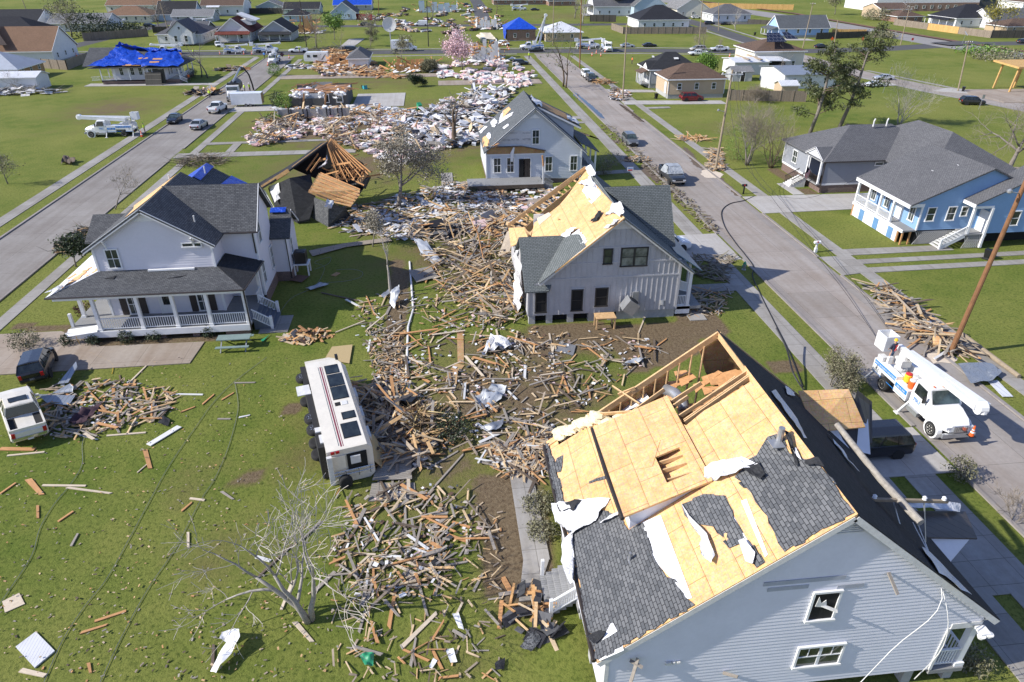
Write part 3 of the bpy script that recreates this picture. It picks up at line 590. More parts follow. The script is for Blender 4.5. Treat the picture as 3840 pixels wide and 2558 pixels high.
def house_a():
    o = (12.8, 21, 0); t = thing('clapboard_house', 'large white clapboard house, roof stripped to bare sheathing and torn open at the rear', 'house', o)
    xl, xr, y0, y1, zf = 5.1, 18.45, 15.25, 27.15, 1.0
    zl = lambda x: 3.9+(x-4.7)*.773; zr_ = lambda x: 10.2-(x-12.85)*.842
    nL = Vector((-.773, 0, 1)).normalized(); pL = Vector((4.7, 0, 3.9))
    S = lambda px, py, up=0.: OP(px, py, pL+nL*up, nL)
    def flat(p, k): # a point straight above the plan position of p, k above the slope
        return Vector((p.x, p.y, zl(p.x)))+nL*k
    w = MB()
    lap(w, [(xl, zf), (18.35, zf), (18.45, 3.55), (19.75, 3.55), (19.75, 4.2), (12.85, 10.0), (5.1, 4.05)], (0, y0, 0), (1, 0, 0), (0, -1, 0), .185, .02)
    w.box(xl, xl+.15, y0+.02, y1, zf, 4.05); w.box(18.3, 18.45, y0+.02, y1, zf, 5.3)
    w.build('wall', SIDA, t, o)
    tr = MB(); tr.box(xl-.03, xl+.12, y0-.05, y0+.1, zf, 4.0); tr.box(18.38, 18.5, y0-.06, y0+.1, zf, 3.5); tr.box(18.5, 19.75, y0-.05, y0+.2, 3.45, 3.75); tr.box(4.6, 5.1, y0, y1, 3.72, 3.78); tr.box(18.5, 20, y0, y1, 3.74, 3.8)
    for x0, x1, f in ((4.75, 12.85, zl), (12.85, 20.1, zr_)): tr.beam((x0, y0-.24, f(x0)-.22), (x1, y0-.24, f(x1)-.22), .05, .24)
    tr.build('trim', WHITED, t, o)
    # rear gable, inside face bare board with studs, part blown out
    b = MB(); Y = 27.25; Q = lambda x, y: OY(x, y, Y)
    for pl in ([(5.1, zf), (10.2, zf), (10.2, 7.75), (5.1, 3.95)], [(10.2, 3.2), (10.9, 3.2), (10.7, 8.25), (10.2, 7.75)], [(10.9, zf), (20., zf), (20., 4.1), (17.4, 6.2), (13.6, 6.4), (11.2, 5.2)], [(12.1, 9.1), (12.85, 9.9), (17.4, 6.2), (13.6, 6.4), (12.6, 7.8)]):
        b.slab([(x, Y, z) for x, z in pl], .06, d=(0, 1, 0))
    b.build('rear_wall', OSBD, t, o)
    f = MB(); f.beam((4.9, 27.15, 3.95), (12.85, 27.15, 10.05), .1, .3); f.beam((12.85, 27.15, 10.05), (19.9, 27.15, 4.2), .1, .3)
    for x in np.arange(5.6, 12.6, .55): f.box(x, x+.05, 27.05, 27.2, 3.4 if x < 10.3 else 5.5, zl(x)-.25)
    f.beam((5., 27.1, 3.9), (12.5, 27.1, 3.9), .1, .12)
    f.beam((12.85, 15.3, 10.0), (12.85, 27.3, 10.0), .06, .3)
    rg = random.Random(3)
    for a, c in (((870, 920), (1400, 540)), ((1100, 890), (1740, 480)), ((1170, 910), (1620, 605)), ((1500, 815), (2170, 375)), ((1590, 845), (2205, 415)), ((1585, 830), (2195, 405)), ((1270, 885), (1560, 830)), ((930, 515), (1180, 680)), ((700, 775), (1140, 745)), ((980, 590), (1130, 530)), ((1840, 590), (2060, 430))):
        k = -.12 if a[0] > 1000 else .05
        f.beam(S(1920+a[0]/2.45, 1240+a[1]/2.45, k), S(1920+c[0]/2.45, 1240+c[1]/2.45, k), .06, .2, up=nL)
    for y in np.arange(23.2, 27, .61): f.beam((5.3, y, 3.55), (17, y+rg.uniform(-.3, .3), 3.6), .05, .2)
    f.build('rafter', WOOD, t, o)
    fl = MB(); fl.box(5.3, 18.2, 15.5, 27., 3.2, 3.3); fl.build('ceiling', WHITED, t, o)
    ins = MB()
    for _ in range(150):
        x = rg.uniform(6.5, 15.5); y = rg.uniform(21.5, 26.8); ins.blob((x, y, 3.5+rg.uniform(0, .35)), rg.uniform(.2, .75), rg.uniform(.2, .6), rg.uniform(.08, .25), rnd=.35, rg=rg)
    ins.build('insulation', INSP, t, o)
    fm = MB()
    for k in range(26):
        p = S(1920+rg.uniform(400, 800)/2.45, 0, 0) if False else S(2092+k*6.2+rg.uniform(-3, 3), 1632-k*2.9+rg.uniform(-14, 10), .05); fm.blob(p, .3, .35, .12, rnd=.4, rg=rg)
    for k in range(14): fm.blob(S(2255+k*13+rg.uniform(-6, 6), 1600+rg.uniform(-30, 8)-k*1.5, -.05), .3, .3, .12, rnd=.4, rg=rg)
    fm.build('foam', FOAM, t, o)
    du = MB(); du.tube([S(2495,1460,-.9), S(2530,1475,-1.), S(2560,1505,-1.), S(2568,1540,-1.1)], .28, 10); du.tube([S(2520,1550,-.8), S(2505,1600,-.9)], .22, 10); du.build('air_duct', GREYM, t, o, True)
    dw = MB()
    for q in ([(2280,1530),(2375,1480),(2420,1470),(2440,1500),(2370,1530),(2290,1560)], [(2440,1600),(2470,1570),(2480,1600)], [(2290,1600),(2310,1575),(2340,1600)]): dw.slab([S(a, c, -.75) for a, c in q], .05)
    dw.build('drywall', WHITE, t, o)
    sc = MB(); rg = random.Random(9)
    for _ in range(20): a = S(rg.uniform(2480, 2760), rg.uniform(1420, 1560), -.9); sc.slab(jag([a, a+Vector((rg.uniform(.5, 1.6), rg.uniform(-.4, .4), .3)), a+Vector((rg.uniform(.6, 1.4), rg.uniform(.4, .9), .2)), a+Vector((.1, .7, 0))], .4, .06), .03)
    sc.build('broken_sheathing', MATS['split_board'], t, o)
    # sheathing and what is left of the roofing
    r = MB()
    deck = [(2049,1655),(2087,1632),(2095,1668),(2238,1577),(2271,1638),(2355,1599),(2414,1609),(2549,1585),(2573,1595),(2640,1540),(2700,1505),(2818,1428)]
    dk = [flat(S(*p), 0) for p in deck]+[Vector((12.85, 24.1, zl(12.85))), Vector((12.85, 15, zl(12.85))), Vector((4.7, 15, 3.9))]
    r.slab(dk, .12); r.build('roof', OSB, t, o)
    rs = MB(); rs.slab([(12.85, 15, 10.2), (20.15, 15, 4.06), (20.15, 27.4, 4.06), (12.85, 27.4, 10.2)], .16); rs.build('roof_slope', SH_K, t, o)
    def plan(px, k): return [flat(S(*p), k) for p in px]
    sh = MB()
    for i, q in enumerate(([(2118,1925),(2180,1890),(2325,1935),(2360,1990),(2413,1962),(2461,2105),(2500,2165),(2534,2174),(2570,2240),(2608,2270),(2247,2475),(2232,2470)], [(2558,1893),(2640,1855),(2720,1860),(2772,1971),(2798,2031),(2737,2057),(2677,1975),(2620,1966),(2569,1932)],
                         [(2757,1790),(2790,1755),(2855,1680),(2880,1640),(2930,1625),(2960,1700),(3020,1725),(3062,1722),(3206,1924),(2945,2070),(2906,1997),(2880,1936),(2863,1919),(2820,1850)], [(2790,2070),(2830,2045),(2870,2110),(2840,2130)], [(2046,1668),(2060,1662),(2112,1850),(2120,1925),(2100,1925)], [(2090,1720),(2112,1708),(2104,1770),(2084,1772)], [(2210,1808),(2272,1786),(2275,1796),(2212,1814)])):
        MB().slab(jag(plan(q, .045), .33, .09, i), .03).build('shingles', SH_A, t, o)
    u = MB()
    for i, q in enumerate(([(2408,1960),(2478,1932),(2596,2243),(2570,2250),(2530,2180),(2455,2105)], [(2296,2330),(2330,2395),(2340,2440),(2249,2480),(2240,2440)], [(2700,1885),(2720,1880),(2800,2020),(2860,2095),(2845,2110),(2780,2040)], [(2780,1880),(2800,1872),(2880,2080),(2870,2090)])): MB().slab(plan(q, .022), .008).build('underlayment', UNDER, t, o)
    cr = MB()
    for i, (q, a) in enumerate((([(2646,1758),(2720,1735),(2790,1724),(2850,1748),(2800,1770),(2700,1808),(2650,1800)], .22), ([(2560,1893),(2600,1950),(2660,2010),(2690,2090),(2680,2125),(2640,2090),(2650,2030),(2600,1980)], .2), ([(2075,1895),(2180,1882),(2290,1872),(2240,1960),(2190,1975),(2150,2010),(2125,2060),(2118,2130),(2165,2190),(2150,2200),(2110,2110),(2120,2030),(2180,1985),(2160,1930),(2085,1960)], .16), ([(2255,1965),(2330,1920),(2325,1940),(2270,1968)], .15), ([(2780,2040),(2800,2030),(2840,2080),(2830,2125),(2800,2110)], .2), ([(2975,1690),(2990,1685),(3013,1735),(2995,1720)], .1))): cr = MB(); crumple(cr, plan(q, .07), a, 6, .04, seed=i*3.1); cr.build('torn_wrap', WRAP, t, o, True)
    c2 = MB()
    for i, q in enumerate(([(2790,1765),(2850,1740),(2880,1790),(2860,1810)], [(2950,1625),(2975,1640),(3000,1750),(2990,1755)], [(3025,1740),(3080,1730),(3100,1760),(3030,1755)], [(2210,2395),(2260,2370),(2280,2380),(2235,2420)], [(2095,1900),(2160,1885),(2190,1885),(2160,1925),(2110,1930)])): c2 = MB(); crumple(c2, plan(q, .08), .16, 4, .05, seed=i); c2.build('torn_shingles', SH_K, t, o)
    c3 = MB()
    for i, q in enumerate(([(2888,1470),(2905,1465),(2985,1575),(3020,1650),(3010,1645),(2960,1570)], [(3095,1620),(3150,1680),(3190,1745),(3220,1775),(3185,1740),(3140,1680)], [(2940,1450),(2975,1475),(2975,1490),(2950,1480)])): c3 = MB(); crumple(c3, [OP(a, b_, Vector((12.85, 0, 10.25)), Vector((.842, 0, 1)).normalized()) for a, b_ in q], .06, 4, .05, seed=i); c3.build('torn_wrap', WRAP, t, o, True)
    q = [OP(a, b_, Vector((12.85, 0, 10.25)), Vector((.842, 0, 1)).normalized()) for a, b_ in ((3450,2055),(3470,2060),(3590,2190),(3640,2235),(3600,2215),(3520,2150))]; c3 = MB(); crumple(c3, q, .06, 4, .05); c3.build('torn_wrap', WRAP, t, o, True)
    # shed dormer on the lit slope
    d = MB(); yd0, yd1 = 19.55, 25.0; zt = 6.45
    d.poly([(6.9, yd1, zl(6.9)), (6.9, yd0, zl(6.9)), (6.9, yd0, zt), (6.9, yd1, zt)])
    for y in (yd0, yd1): d.poly([(6.9, y, zl(6.9)), (9.95, y, zl(9.95)), (6.9, y, zt)] if y == yd0 else [(6.9, y, zt), (9.95, y, zl(9.95)), (6.9, y, zl(6.9))])
    d.build('dormer_wall', SIDA, t, o)
    e = MB(); k = (zl(9.95)-zt+.05)/(9.95-6.55); dz = lambda x: zt-.05+(x-6.55)*k+.12
    hole = [(8.45, 20.15), (9.45, 20.15), (9.45, 21.75), (8.45, 21.75)]
    for x0, x1, a, b_ in ((6.55, 8.45, 19.35, 25.2), (9.45, 9.95, 19.35, 25.2), (8.45, 9.45, 19.35, 20.15), (8.45, 9.45, 21.75, 25.2)): e.slab([(x0, a, dz(x0)), (x1, a, dz(x1)), (x1, b_, dz(x1)), (x0, b_, dz(x0))], .1)
    e.slab([Vector((x, y, dz(x)+.02)) for x, y in ((7.3, 21.6), (8.2, 21.3), (8.9, 22.6), (8., 23.1))], .015)
    e.build('dormer_roof', OSB, t, o)
    h = MB(); h.box(8.3, 9.6, 20, 21.9, 6.1, 6.15); h.build('dormer_opening', VOID, t, o)
    h = MB()
    for y in (20.5, 21.1, 21.6): h.beam((8.3, y, dz(8.3)-.25), (9.6, y-.2, dz(9.6)-.25), .06, .18)
    h.build('dormer_rafter', WOOD, t, o)
    g = MB(); g.tube([(6.5, 19.3, dz(6.5)-.05), (6.45, 22, dz(6.5)-.02), (6.52, 25.2, dz(6.5)-.05)], .09, 6); g.tube([(4.62, 27.3, 3.85), (4.6, 24, 3.8), (4.68, 20.5, 3.85), (4.6, 15.1, 3.82)], .09, 6); g.build('gutter', DARKM, t, o)
    fa = MB(); fa.beam((4.74, 15.1, 3.72), (4.74, 27.3, 3.72), .05, .22); fa.beam((20.1, 15.1, 3.95), (20.1, 27.3, 3.95), .05, .2); fa.build('fascia', WHITE, t, o)
    # dormers and porch cover on the street side
    s = MB(); s.slab([(17.0, 26.2, 7.15), (19.5, 26.0, 7.2), (19.9, 24.6, 5.9), (17.2, 24.4, 6.0)], .05); s.build('flipped_sheathing', OSB, t, o)
    s = MB(); s.slab([(19.2, 24.9, 5.0), (20.8, 24.9, 4.6), (21.2, 26.3, 6.1), (20.2, 26.3, 6.9)], .08); s.slab([(18.2, 24.3, 4.9), (19.4, 24., 4.6), (20.1, 25.6, 6.4), (19.7, 26.2, 6.9)], .06); s.build('folded_metal_roof', MRD, t, o)
    s = MB(); s.slab([(17.9, 25.2, 6.1), (18.3, 24.2, 5.2), (20.4, 24.3, 4.4), (20.9, 26.2, 6.)], .1, d=(.4, 1, 0)); s.slab([(17.2, 24.2, 6.2), (17.25, 24.2, 5.6), (18.6, 23.2, 4.4), (18.7, 23.4, 4.7)], .08); s.build('dormer_siding', SIDA, t, o)
    s = MB(); s.slab([(18.2, 20.3, 4.75), (22.9, 20.6, 3.9), (22.5, 19.2, 3.7), (18.8, 18.8, 4.6)], .07); s.build('porch_roof', MRD, t, o)
    s = MB(); s.slab([(19.0, 19.1, 4.45), (22.3, 19.3, 3.75), (20.6, 18.3, 3.2)], .05); s.build('porch_gable', SIDA, t, o)
    s = MB(); crumple(s, [(19.3, 20.6, 4.75), (22.8, 20.9, 4.1), (22.4, 20.4, 4.1), (19.6, 20.3, 4.7)], .12, 5, .03); s.build('torn_wrap', WRAP, t, o, True)
    # porch end, windows, steps, piers
    p = MB(); p.box(18.45, 19.9, 15.2, 27., .72, .95); p.build('porch_floor', DECKG, t, o)
    p = MB()
    for y in (15.45, 19.4, 23.3, 26.8): p.box(19.6, 19.85, y-.13, y+.12, .95, 3.6); p.box(19.53, 19.92, y-.2, y+.19, .95, 1.15)
    p.build('porch_column', WHITE, t, o)
    p = MB(); rail(p, (18.5, 15.4, .95), (19.6, 15.4, .95), .95, .12); rail(p, (19.72, 15.6, .95), (19.72, 26.7, .95), .95, .14); p.build('railing', WHITE, t, o)
    p = MB()
    for y in np.arange(15.6, 27, 2.2):
        for x in (5.4, 11, 17.8, 19.6): p.box(x-.2, x+.2, y-.2, y+.2, 0, .98)
    p.build('pier', BLOCK, t, o)
    p = MB()
    for k in range(5): p.box(3.75+k*.28, 4.06+k*.28, 20.1, 22.3, .18*k, .18*k+.2)
    p.box(5.1-.05, 5.15, 19.6, 22.6, .7, 1.0); p.build('steps', DECKG, t, o)
    p = MB(); rail(p, (3.9, 20.05, .15), (5.1, 20.05, 1.05), .85, .12); p.box(3.85, 4.0, 19.98, 20.13, 0, 1.15); p.box(3.8, 3.95, 22.25, 22.4, 0, 1.15); p.build('stair_railing', WHITE, t, o)
    wd = window(t, o, '-y', y0-.02, 12.9, 4.75, 1.1, 1.6, 'open', WHITE, VOID); wd['label'] = 'upper window with its glass smashed out'
    bs = MB(); bs.slab([(12.55, y0-.1, 5.6), (13.0, y0-.1, 5.5), (12.9, y0-.1, 5.9), (12.75, y0-.1, 5.75), (12.6, y0-.1, 6.1)], .02, d=(0, 1, 0)); bs.beam((13.3, y0-.3, 5.5), (12.8, y0-.05, 5.6), .12, .05); bs.build('broken_sash', WHITED, t, o)
    window(t, o, '-y', y0-.02, 13.4, 2.04, 1.9, 1.28, 'pair')
    v = MB(); v.poly([(12.2, y0-.05, 9.15), (13.5, y0-.05, 9.15), (12.85, y0-.05, 9.72)])
    for k in range(5): v.box(12.3+k*.1, 13.4-k*.1, y0-.09, y0-.04, 9.17+k*.09, 9.21+k*.09)
    v.build('gable_vent', WHITED, t, o)
    x = MB()
    for a, b_, c, dd in ((10.4, 6.85, 13.4, 7.1), (10.6, 6.55, 12.1, 6.72), (13.2, 6.35, 14.2, 6.5)): x.box(a, c, y0-.035, y0-.02, b_, b_+.19)
    x.build('torn_siding', M('house_wrap_grey', (.40, .42, .47), .8, .15, 2), t, o)
    for a, b_ in (((14.95, y0-.05, 7.0), (15.1, y0-.6, 6.5)), ((6.2, y0-.2, 3.8), (5.9, y0-.5, 2.6)), ((5.95, y0-.1, 3.6), (6.35, y0-.4, 3.55)), ((9.7, y0-.05, 2.2), (10.1, y0-.4, 2.4))): MB().beam(a, b_, .12, .05).build('driven_splinter', WOODG, t, o)
    x = MB(); x.lathe([(.05, 0), (.1, .05), (.16, .2)], (19.75, y0-.45, 3.35), 'z', 10); x.lathe([(.05, 0), (.1, .05), (.16, .2)], (19.45, y0-.45, 3.3), 'z', 10); x.box(19.4, 19.8, y0-.5, y0-.1, 3.5, 3.6); x.build('flood_light', WHITE, t, o)
    pv = MB(); p0 = flat(S(2360, 2105), 0); pv.tube([p0, p0+ZV*.45], .06, 8); pv.obox(p0+Vector((.1, 0, .06)), .35, .4, .03); p0 = flat(S(2920, 1660), 0); pv.tube([p0, p0+ZV*.7], .12, 10); pv.obox(p0+Vector((-.2, -.2, .12)), .5, .5, .03); pv.build('vent_pipe', GREYM, t, o)
    mt = MB(); mt.box(7.35, 7.55, y0-.1, y0, 3.05, 3.2); mt.box(7.6, 7.7, y0-.1, y0, 3.08, 3.18); mt.box(7.78, 7.9, y0-.1, y0, 3.08, 3.18); mt.build('meter_box', WHITED, t, o)
house_a()
# snapped pole lying on its roof
t = thing('utility_pole', 'snapped utility pole with crossarm and insulators lying across the dark roof slope', 'utility pole', (17.6, 18.6, 6.9))
m = MB(); m.tube([(16.5, 22.1, 8.2), (17.0, 19.3, 7.5), (17.35, 17.1, 7.25)], [.12, .14, .16], 12); m.build('pole', BARKP, t, (17.6, 18.6, 6.9))
m = MB(); m.beam((15.9, 18.2, 7.55), (19.3, 18.25, 7.05), .11, .12); m.build('crossarm', POLE, t, (17.6, 18.6, 6.9))
for x, z in ((16.05, 7.6), (18.2, 7.3), (19.05, 7.2)): MB().lathe([(.03, 0), (.09, .03), (.05, .08), (.09, .12), (.03, .18)], (x, 18.2, z), 'z', 8).build('insulator', WHITE, t, (17.6, 18.6, 6.9))
m = MB()
for a, b in (((16.9, 18.2, 7.35), (17.2, 17.1, 5.9)), ((18.3, 18.25, 7.1), (18.4, 17.6, 5.6))): m.beam(a, b, .05, .03)
m.build('brace', GREYM, t, (17.6, 18.6, 6.9))
def house_b():
    o = (12.5, 53, 0); t = thing('batten_house', 'grey board-and-batten house with broken ground-floor windows and a bare orange roof deck', 'house', o)
    Y, Y1, XL, XR = 47.45, 59.4, 6.4, 18.5; k = .81; rz = 8.8; xm = 13.45
    zl = lambda x: rz-(xm-x)*k; zr = lambda x: rz-(x-xm)*.785
    w = MB(); w.poly([(XL, Y, .75), (XR, Y, .75), (XR, Y, 4.85), (xm, Y, rz-.1), (XL, Y, 3.05)]); w.poly([(XR, Y, .75), (XR, Y1, .75), (XR, Y1, 4.8), (XR, Y, 4.8)]); w.poly([(XL, Y1, .75), (XL, Y, .75), (XL, Y, 3.1), (XL, 51.2, 5.7), (XL, 55, 3.), (XL, Y1, 3.)])
    for x in np.arange(XL+.02, XR, .41):
        top = min(zl(x), zr(x))-.12 if x > 7.4 else 3.1
        w.box(x, x+.055, Y-.03, Y, .75, max(top, 1))
    for a, b, z in ((7.7, XR, 3.76), (9.4, 18.4, 5.0), (10.9, 16.4, 6.24)): w.box(a, b, Y-.045, Y, z, z+.13)
    w.box(XL-.02, XL+.12, Y-.05, Y, .75, 3.2); w.box(XR-.12, XR+.02, Y-.05, Y, .75, 4.6)
    w.build('wall', BATT, t, o)
    f = MB()
    for x in (6.5, 7.9, 9.6, 11.3, 12.9): f.box(x, x+.5, Y+.02, Y+.45, 0, .78)
    f.box(13.6, 18.4, Y+.1, Y+.3, 0, .78); f.box(18.2, 18.45, Y+.3, Y1, 0, .78); f.build('foundation', BLOCK, t, o)
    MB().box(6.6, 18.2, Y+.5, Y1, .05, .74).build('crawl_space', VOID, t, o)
    tr = MB()
    for x0, x1, fn in ((7.2, xm, zl), (xm, 19.4, zr)): tr.beam((x0, Y-.4, fn(x0)-.13), (x1, Y-.4, fn(x1)-.13), .05, .24)
    tr.poly([(12.5, Y-.04, 7.75), (14.4, Y-.04, 7.75), (xm, Y-.04, 8.55)]); tr.build('trim', WHITED, t, o)
    P0, n = Vector((xm, 0, rz)), Vector((-k, 0, 1)).normalized()
    S = lambda px, py, up=0.: OP(px, py, P0+n*up, n)
    s_ = 820/1080
    pp = lambda a, b, up=0.: S(1840+a*s_, 600+b*s_, up)
    r = MB(); r.slab([(xm, 46.95, rz), (xm, 60.1, rz), pp(452, 75), pp(380, 175), pp(340, 222), pp(290, 262), pp(215, 310), pp(200, 385), pp(190, 388), pp(390, 386), pp(438, 350), Vector((8.4, 47., zl(8.4))), Vector((8.4, 46.95, zl(8.4)))], .12); r.build('roof', OSB, t, o)
    r = MB(); r.slab([pp(88, 335), pp(165, 332), pp(185, 385), pp(100, 425)], .1); r.build('eave_sheathing', OSB, t, o)
    r = MB(); r.slab([(xm, 46.95, rz), (19.45, 46.95, zr(19.45)), (19.45, 60.1, zr(19.45)), (xm, 60.1, rz)], .14); r.slab([pp(438, 365, .05), pp(470, 425, .05), Vector((8.4, 46.95, zl(8.4))+Vector((0,0,.06))) if False else Vector((8.35, 46.95, zl(8.35)+.05)), Vector((7.2, 46.95, zl(7.2)+.05)), Vector((7.2, 47.3, zl(7.2)+.05)), Vector((9.9, 51.2, zl(9.9)+.05))], .06)
    r.slab([(xm, 46.95, rz+.05), (xm, 60.1, rz+.05), pp(470, 35, .05), pp(500, 95, .05), pp(560, 165, .05), pp(615, 222, .05), pp(640, 262, .05)], .05)
    # left cross wing, right cross gable
    r.slab([(6.1, 47.0, 3.1), (8.0, 47.0, 3.1), (10.1, 51.2, 5.95), (6.1, 51.2, 5.95)], .12); r.slab([(6.1, 51.2, 5.95), (9.95, 51.2, 5.95), (7, 54.5, 3.4), (6.1, 54.5, 3.4)], .12)
    r.slab([(xm, 53.7, 9.05), (19.0, 53.7, 9.05), (19.0, 50.7, 4.9), (18.4, 50.7, 4.9)], .14); r.slab([(xm, 53.7, 9.05), (19.0, 53.7, 9.05), (19.0, 56.7, 4.9), (18.4, 56.7, 4.9)], .14)
    r.build('roof_shingles', SH_B, t, o)
    g = MB(); g.poly([(18.7, 50.9, 4.8), (18.7, 56.5, 4.8), (18.7, 53.7, 8.9)]); g.build('gable_wall', BATT, t, o)
    for q in ([pp(452, 150, .03), pp(490, 72, .03), pp(545, 170, .03), pp(497, 216, .03)], [pp(375, 384, .03), pp(436, 340, .03), pp(478, 400, .03), pp(455, 425, .03), pp(425, 370, .03)]): MB().slab(jag(q, .4, .1, 3), .012).build('underlayment', UNDER, t, o)
    MB().slab(jag([pp(228, 288, .03), pp(287, 258, .03), pp(300, 272, .03), pp(240, 322, .03)], .6, .03, 2), .01).build('sheathing_panel', WOODL, t, o)
    for i, (q, a) in enumerate((([(556, 280), (612, 225), (650, 215), (665, 262), (640, 285), (600, 262)], .3), ([(558, 335), (600, 320), (612, 302), (640, 290), (610, 325), (570, 340)], .2), ([(345, 383), (385, 350), (432, 338), (420, 352), (372, 384)], .2), ([(470, 40), (500, 30), (525, 70), (510, 90), (485, 75)], .25), ([(430, 118), (470, 105), (500, 90), (520, 140), (470, 130)], .2))):
        c = MB(); crumple(c, [pp(a_, b_, .06) for a_, b_ in q], a, 6, .05, seed=i*2.3); c.build('torn_wrap', WRAP, t, o, True)
    c = MB(); crumple(c, [(6.25, 48, 3.2), (6.1, 48.6, .6), (5.9, 50.5, .4), (6.2, 52, 2.8), (6.3, 52.4, 4.3), (6.2, 50.4, 5.2)], .35, 7, .15, n=Vector((-1, 0, 0))); c.build('torn_wrap', WRAP, t, o, True)
    c = MB(); crumple(c, [pp(492, 312, .05), pp(520, 280, .05), pp(540, 258, .05), pp(555, 262, .05), pp(530, 300, .05)], .25, 5, .08); c.build('torn_shingles', SH_K, t, o)
    # broken framing along the far edge
    f = MB(); rg = random.Random(4)
    f.beam(pp(85, 330), pp(475, 42), .1, .3, up=n); f.beam(pp(88, 320, .3), pp(470, 36, .3), .05, .25, up=n)
    for i in range(16):
        a = i/15; p = pp(100+370*a, 322-285*a); f.beam(p, p+Vector((.9-.2*a, -1.2*rg.uniform(.3, 1), .5-rg.uniform(.6, 1.2))), .05, .14)
    for i in range(9): y = i*5; f.beam(pp(166+i*2, 332+i*6, -.1), pp(200+i*1.5, 385-i*4-10, -.1), .05, .15, up=n)
    for i in range(9): p = pp(rg.uniform(95, 330), rg.uniform(225, 330), -.4); f.beam(p, p+Vector((rg.uniform(-2, 2), rg.uniform(-2, 1), rg.uniform(-.3, 1))), .05, .1)
    f.build('rafter', WOOD, t, o)
    b = MB(); b.slab([(6.4, 59.5, 1.), (xm, 59.5, 1.), (xm, 59.5, 8.4), (9.6, 59.5, 5.4), (6.4, 59.5, 2.4)], .08, d=(0, 1, 0)); b.build('rear_wall', OSBD, t, o)
    fl = MB(); fl.box(6.4, 18, 50, 59.4, 2.55, 2.65); fl.build('ceiling', WHITED, t, o)
    MB().box(8.3, 9.2, 58.2, 58.3, 3.6, 5.3).build('interior_door', WHITE, t, o)
    # porch on the street side
    q = MB(); q.slab([(18.6, 49.2, 4.85), (20.9, 49.0, 3.3), (20.9, 57, 3.3), (18.6, 57, 4.85)], .08); q.build('porch_roof', MRB, t, o)
    q = MB(); q.box(18.5, 20.6, 47.6, 57, .6, .85); q.build('porch_floor', DECKG, t, o); q = MB()
    for y in (47.75, 50.6, 53.7, 56.6): q.box(19.35 if y < 48 else 20.3, 19.6 if y < 48 else 20.55, y-.12, y+.12, .85, 3.9 if y < 48 else 3.4)
    q.box(18.5, 19.7, 47.6, 47.8, .2, .9); q.build('porch_column', WHITE, t, o)
    q = MB(); rail(q, (18.5, 47.75, .85), (19.4, 47.75, .85), .9, .12); rail(q, (18.6, 48.3, 2.0), (20.3, 50, .85), .9, .13); q.build('railing', WHITE, t, o)
    DK = M('dark_window_frame', (.03, .03, .03), .5, .2, 4)
    for u, z, ww, hh, g_ in ((7.43, 1.02, .92, 1.9, VOID), (10.3, 1.02, .95, 1.9, VOID), (12.25, 1.32, 1.05, 1.65, VOID), (12.53, 4.93, .72, 1.3, GLASS), (14.08, 4.66, 1.08, 1.6, BLIND), (15.13, 4.66, 1.08, 1.6, BLIND)): window(t, o, '-y', Y-.03, u, z, ww, hh, '2', DK, g_)
    x = MB()
    for u, z, ww, hh in ((7.43, 1.02, .92, 1.9), (10.3, 1.02, .95, 1.9), (12.25, 1.32, 1.05, 1.65), (14.6, 4.66, 2.2, 1.6)):
        for a, b_ in ((-1, -1), (1, 1)): x.box(u+a*(ww/2+.06)-.06, u+a*(ww/2+.06)+.06, Y-.05, Y, z-.12, z+hh+.12)
        x.box(u-ww/2-.1, u+ww/2+.1, Y-.052, Y, z-.14, z-.02); x.box(u-ww/2-.1, u+ww/2+.1, Y-.052, Y, z+hh, z+hh+.12)
    x.build('window_trim', BATT, t, o)
    x = MB(); x.box(14.75, 15.2, Y-.2, Y, 1.75, 2.5); x.box(14.85, 15.05, Y-.12, Y, .9, 1.75); x.build('electric_meter', GREYM, t, o)
    x = MB(); x.tube([(17.25, Y-.15, 1.25), (17.25, Y-.05, 1.6)], .16, 8); x.build('vent_hood', GREYM, t, o)
    return t
house_b()
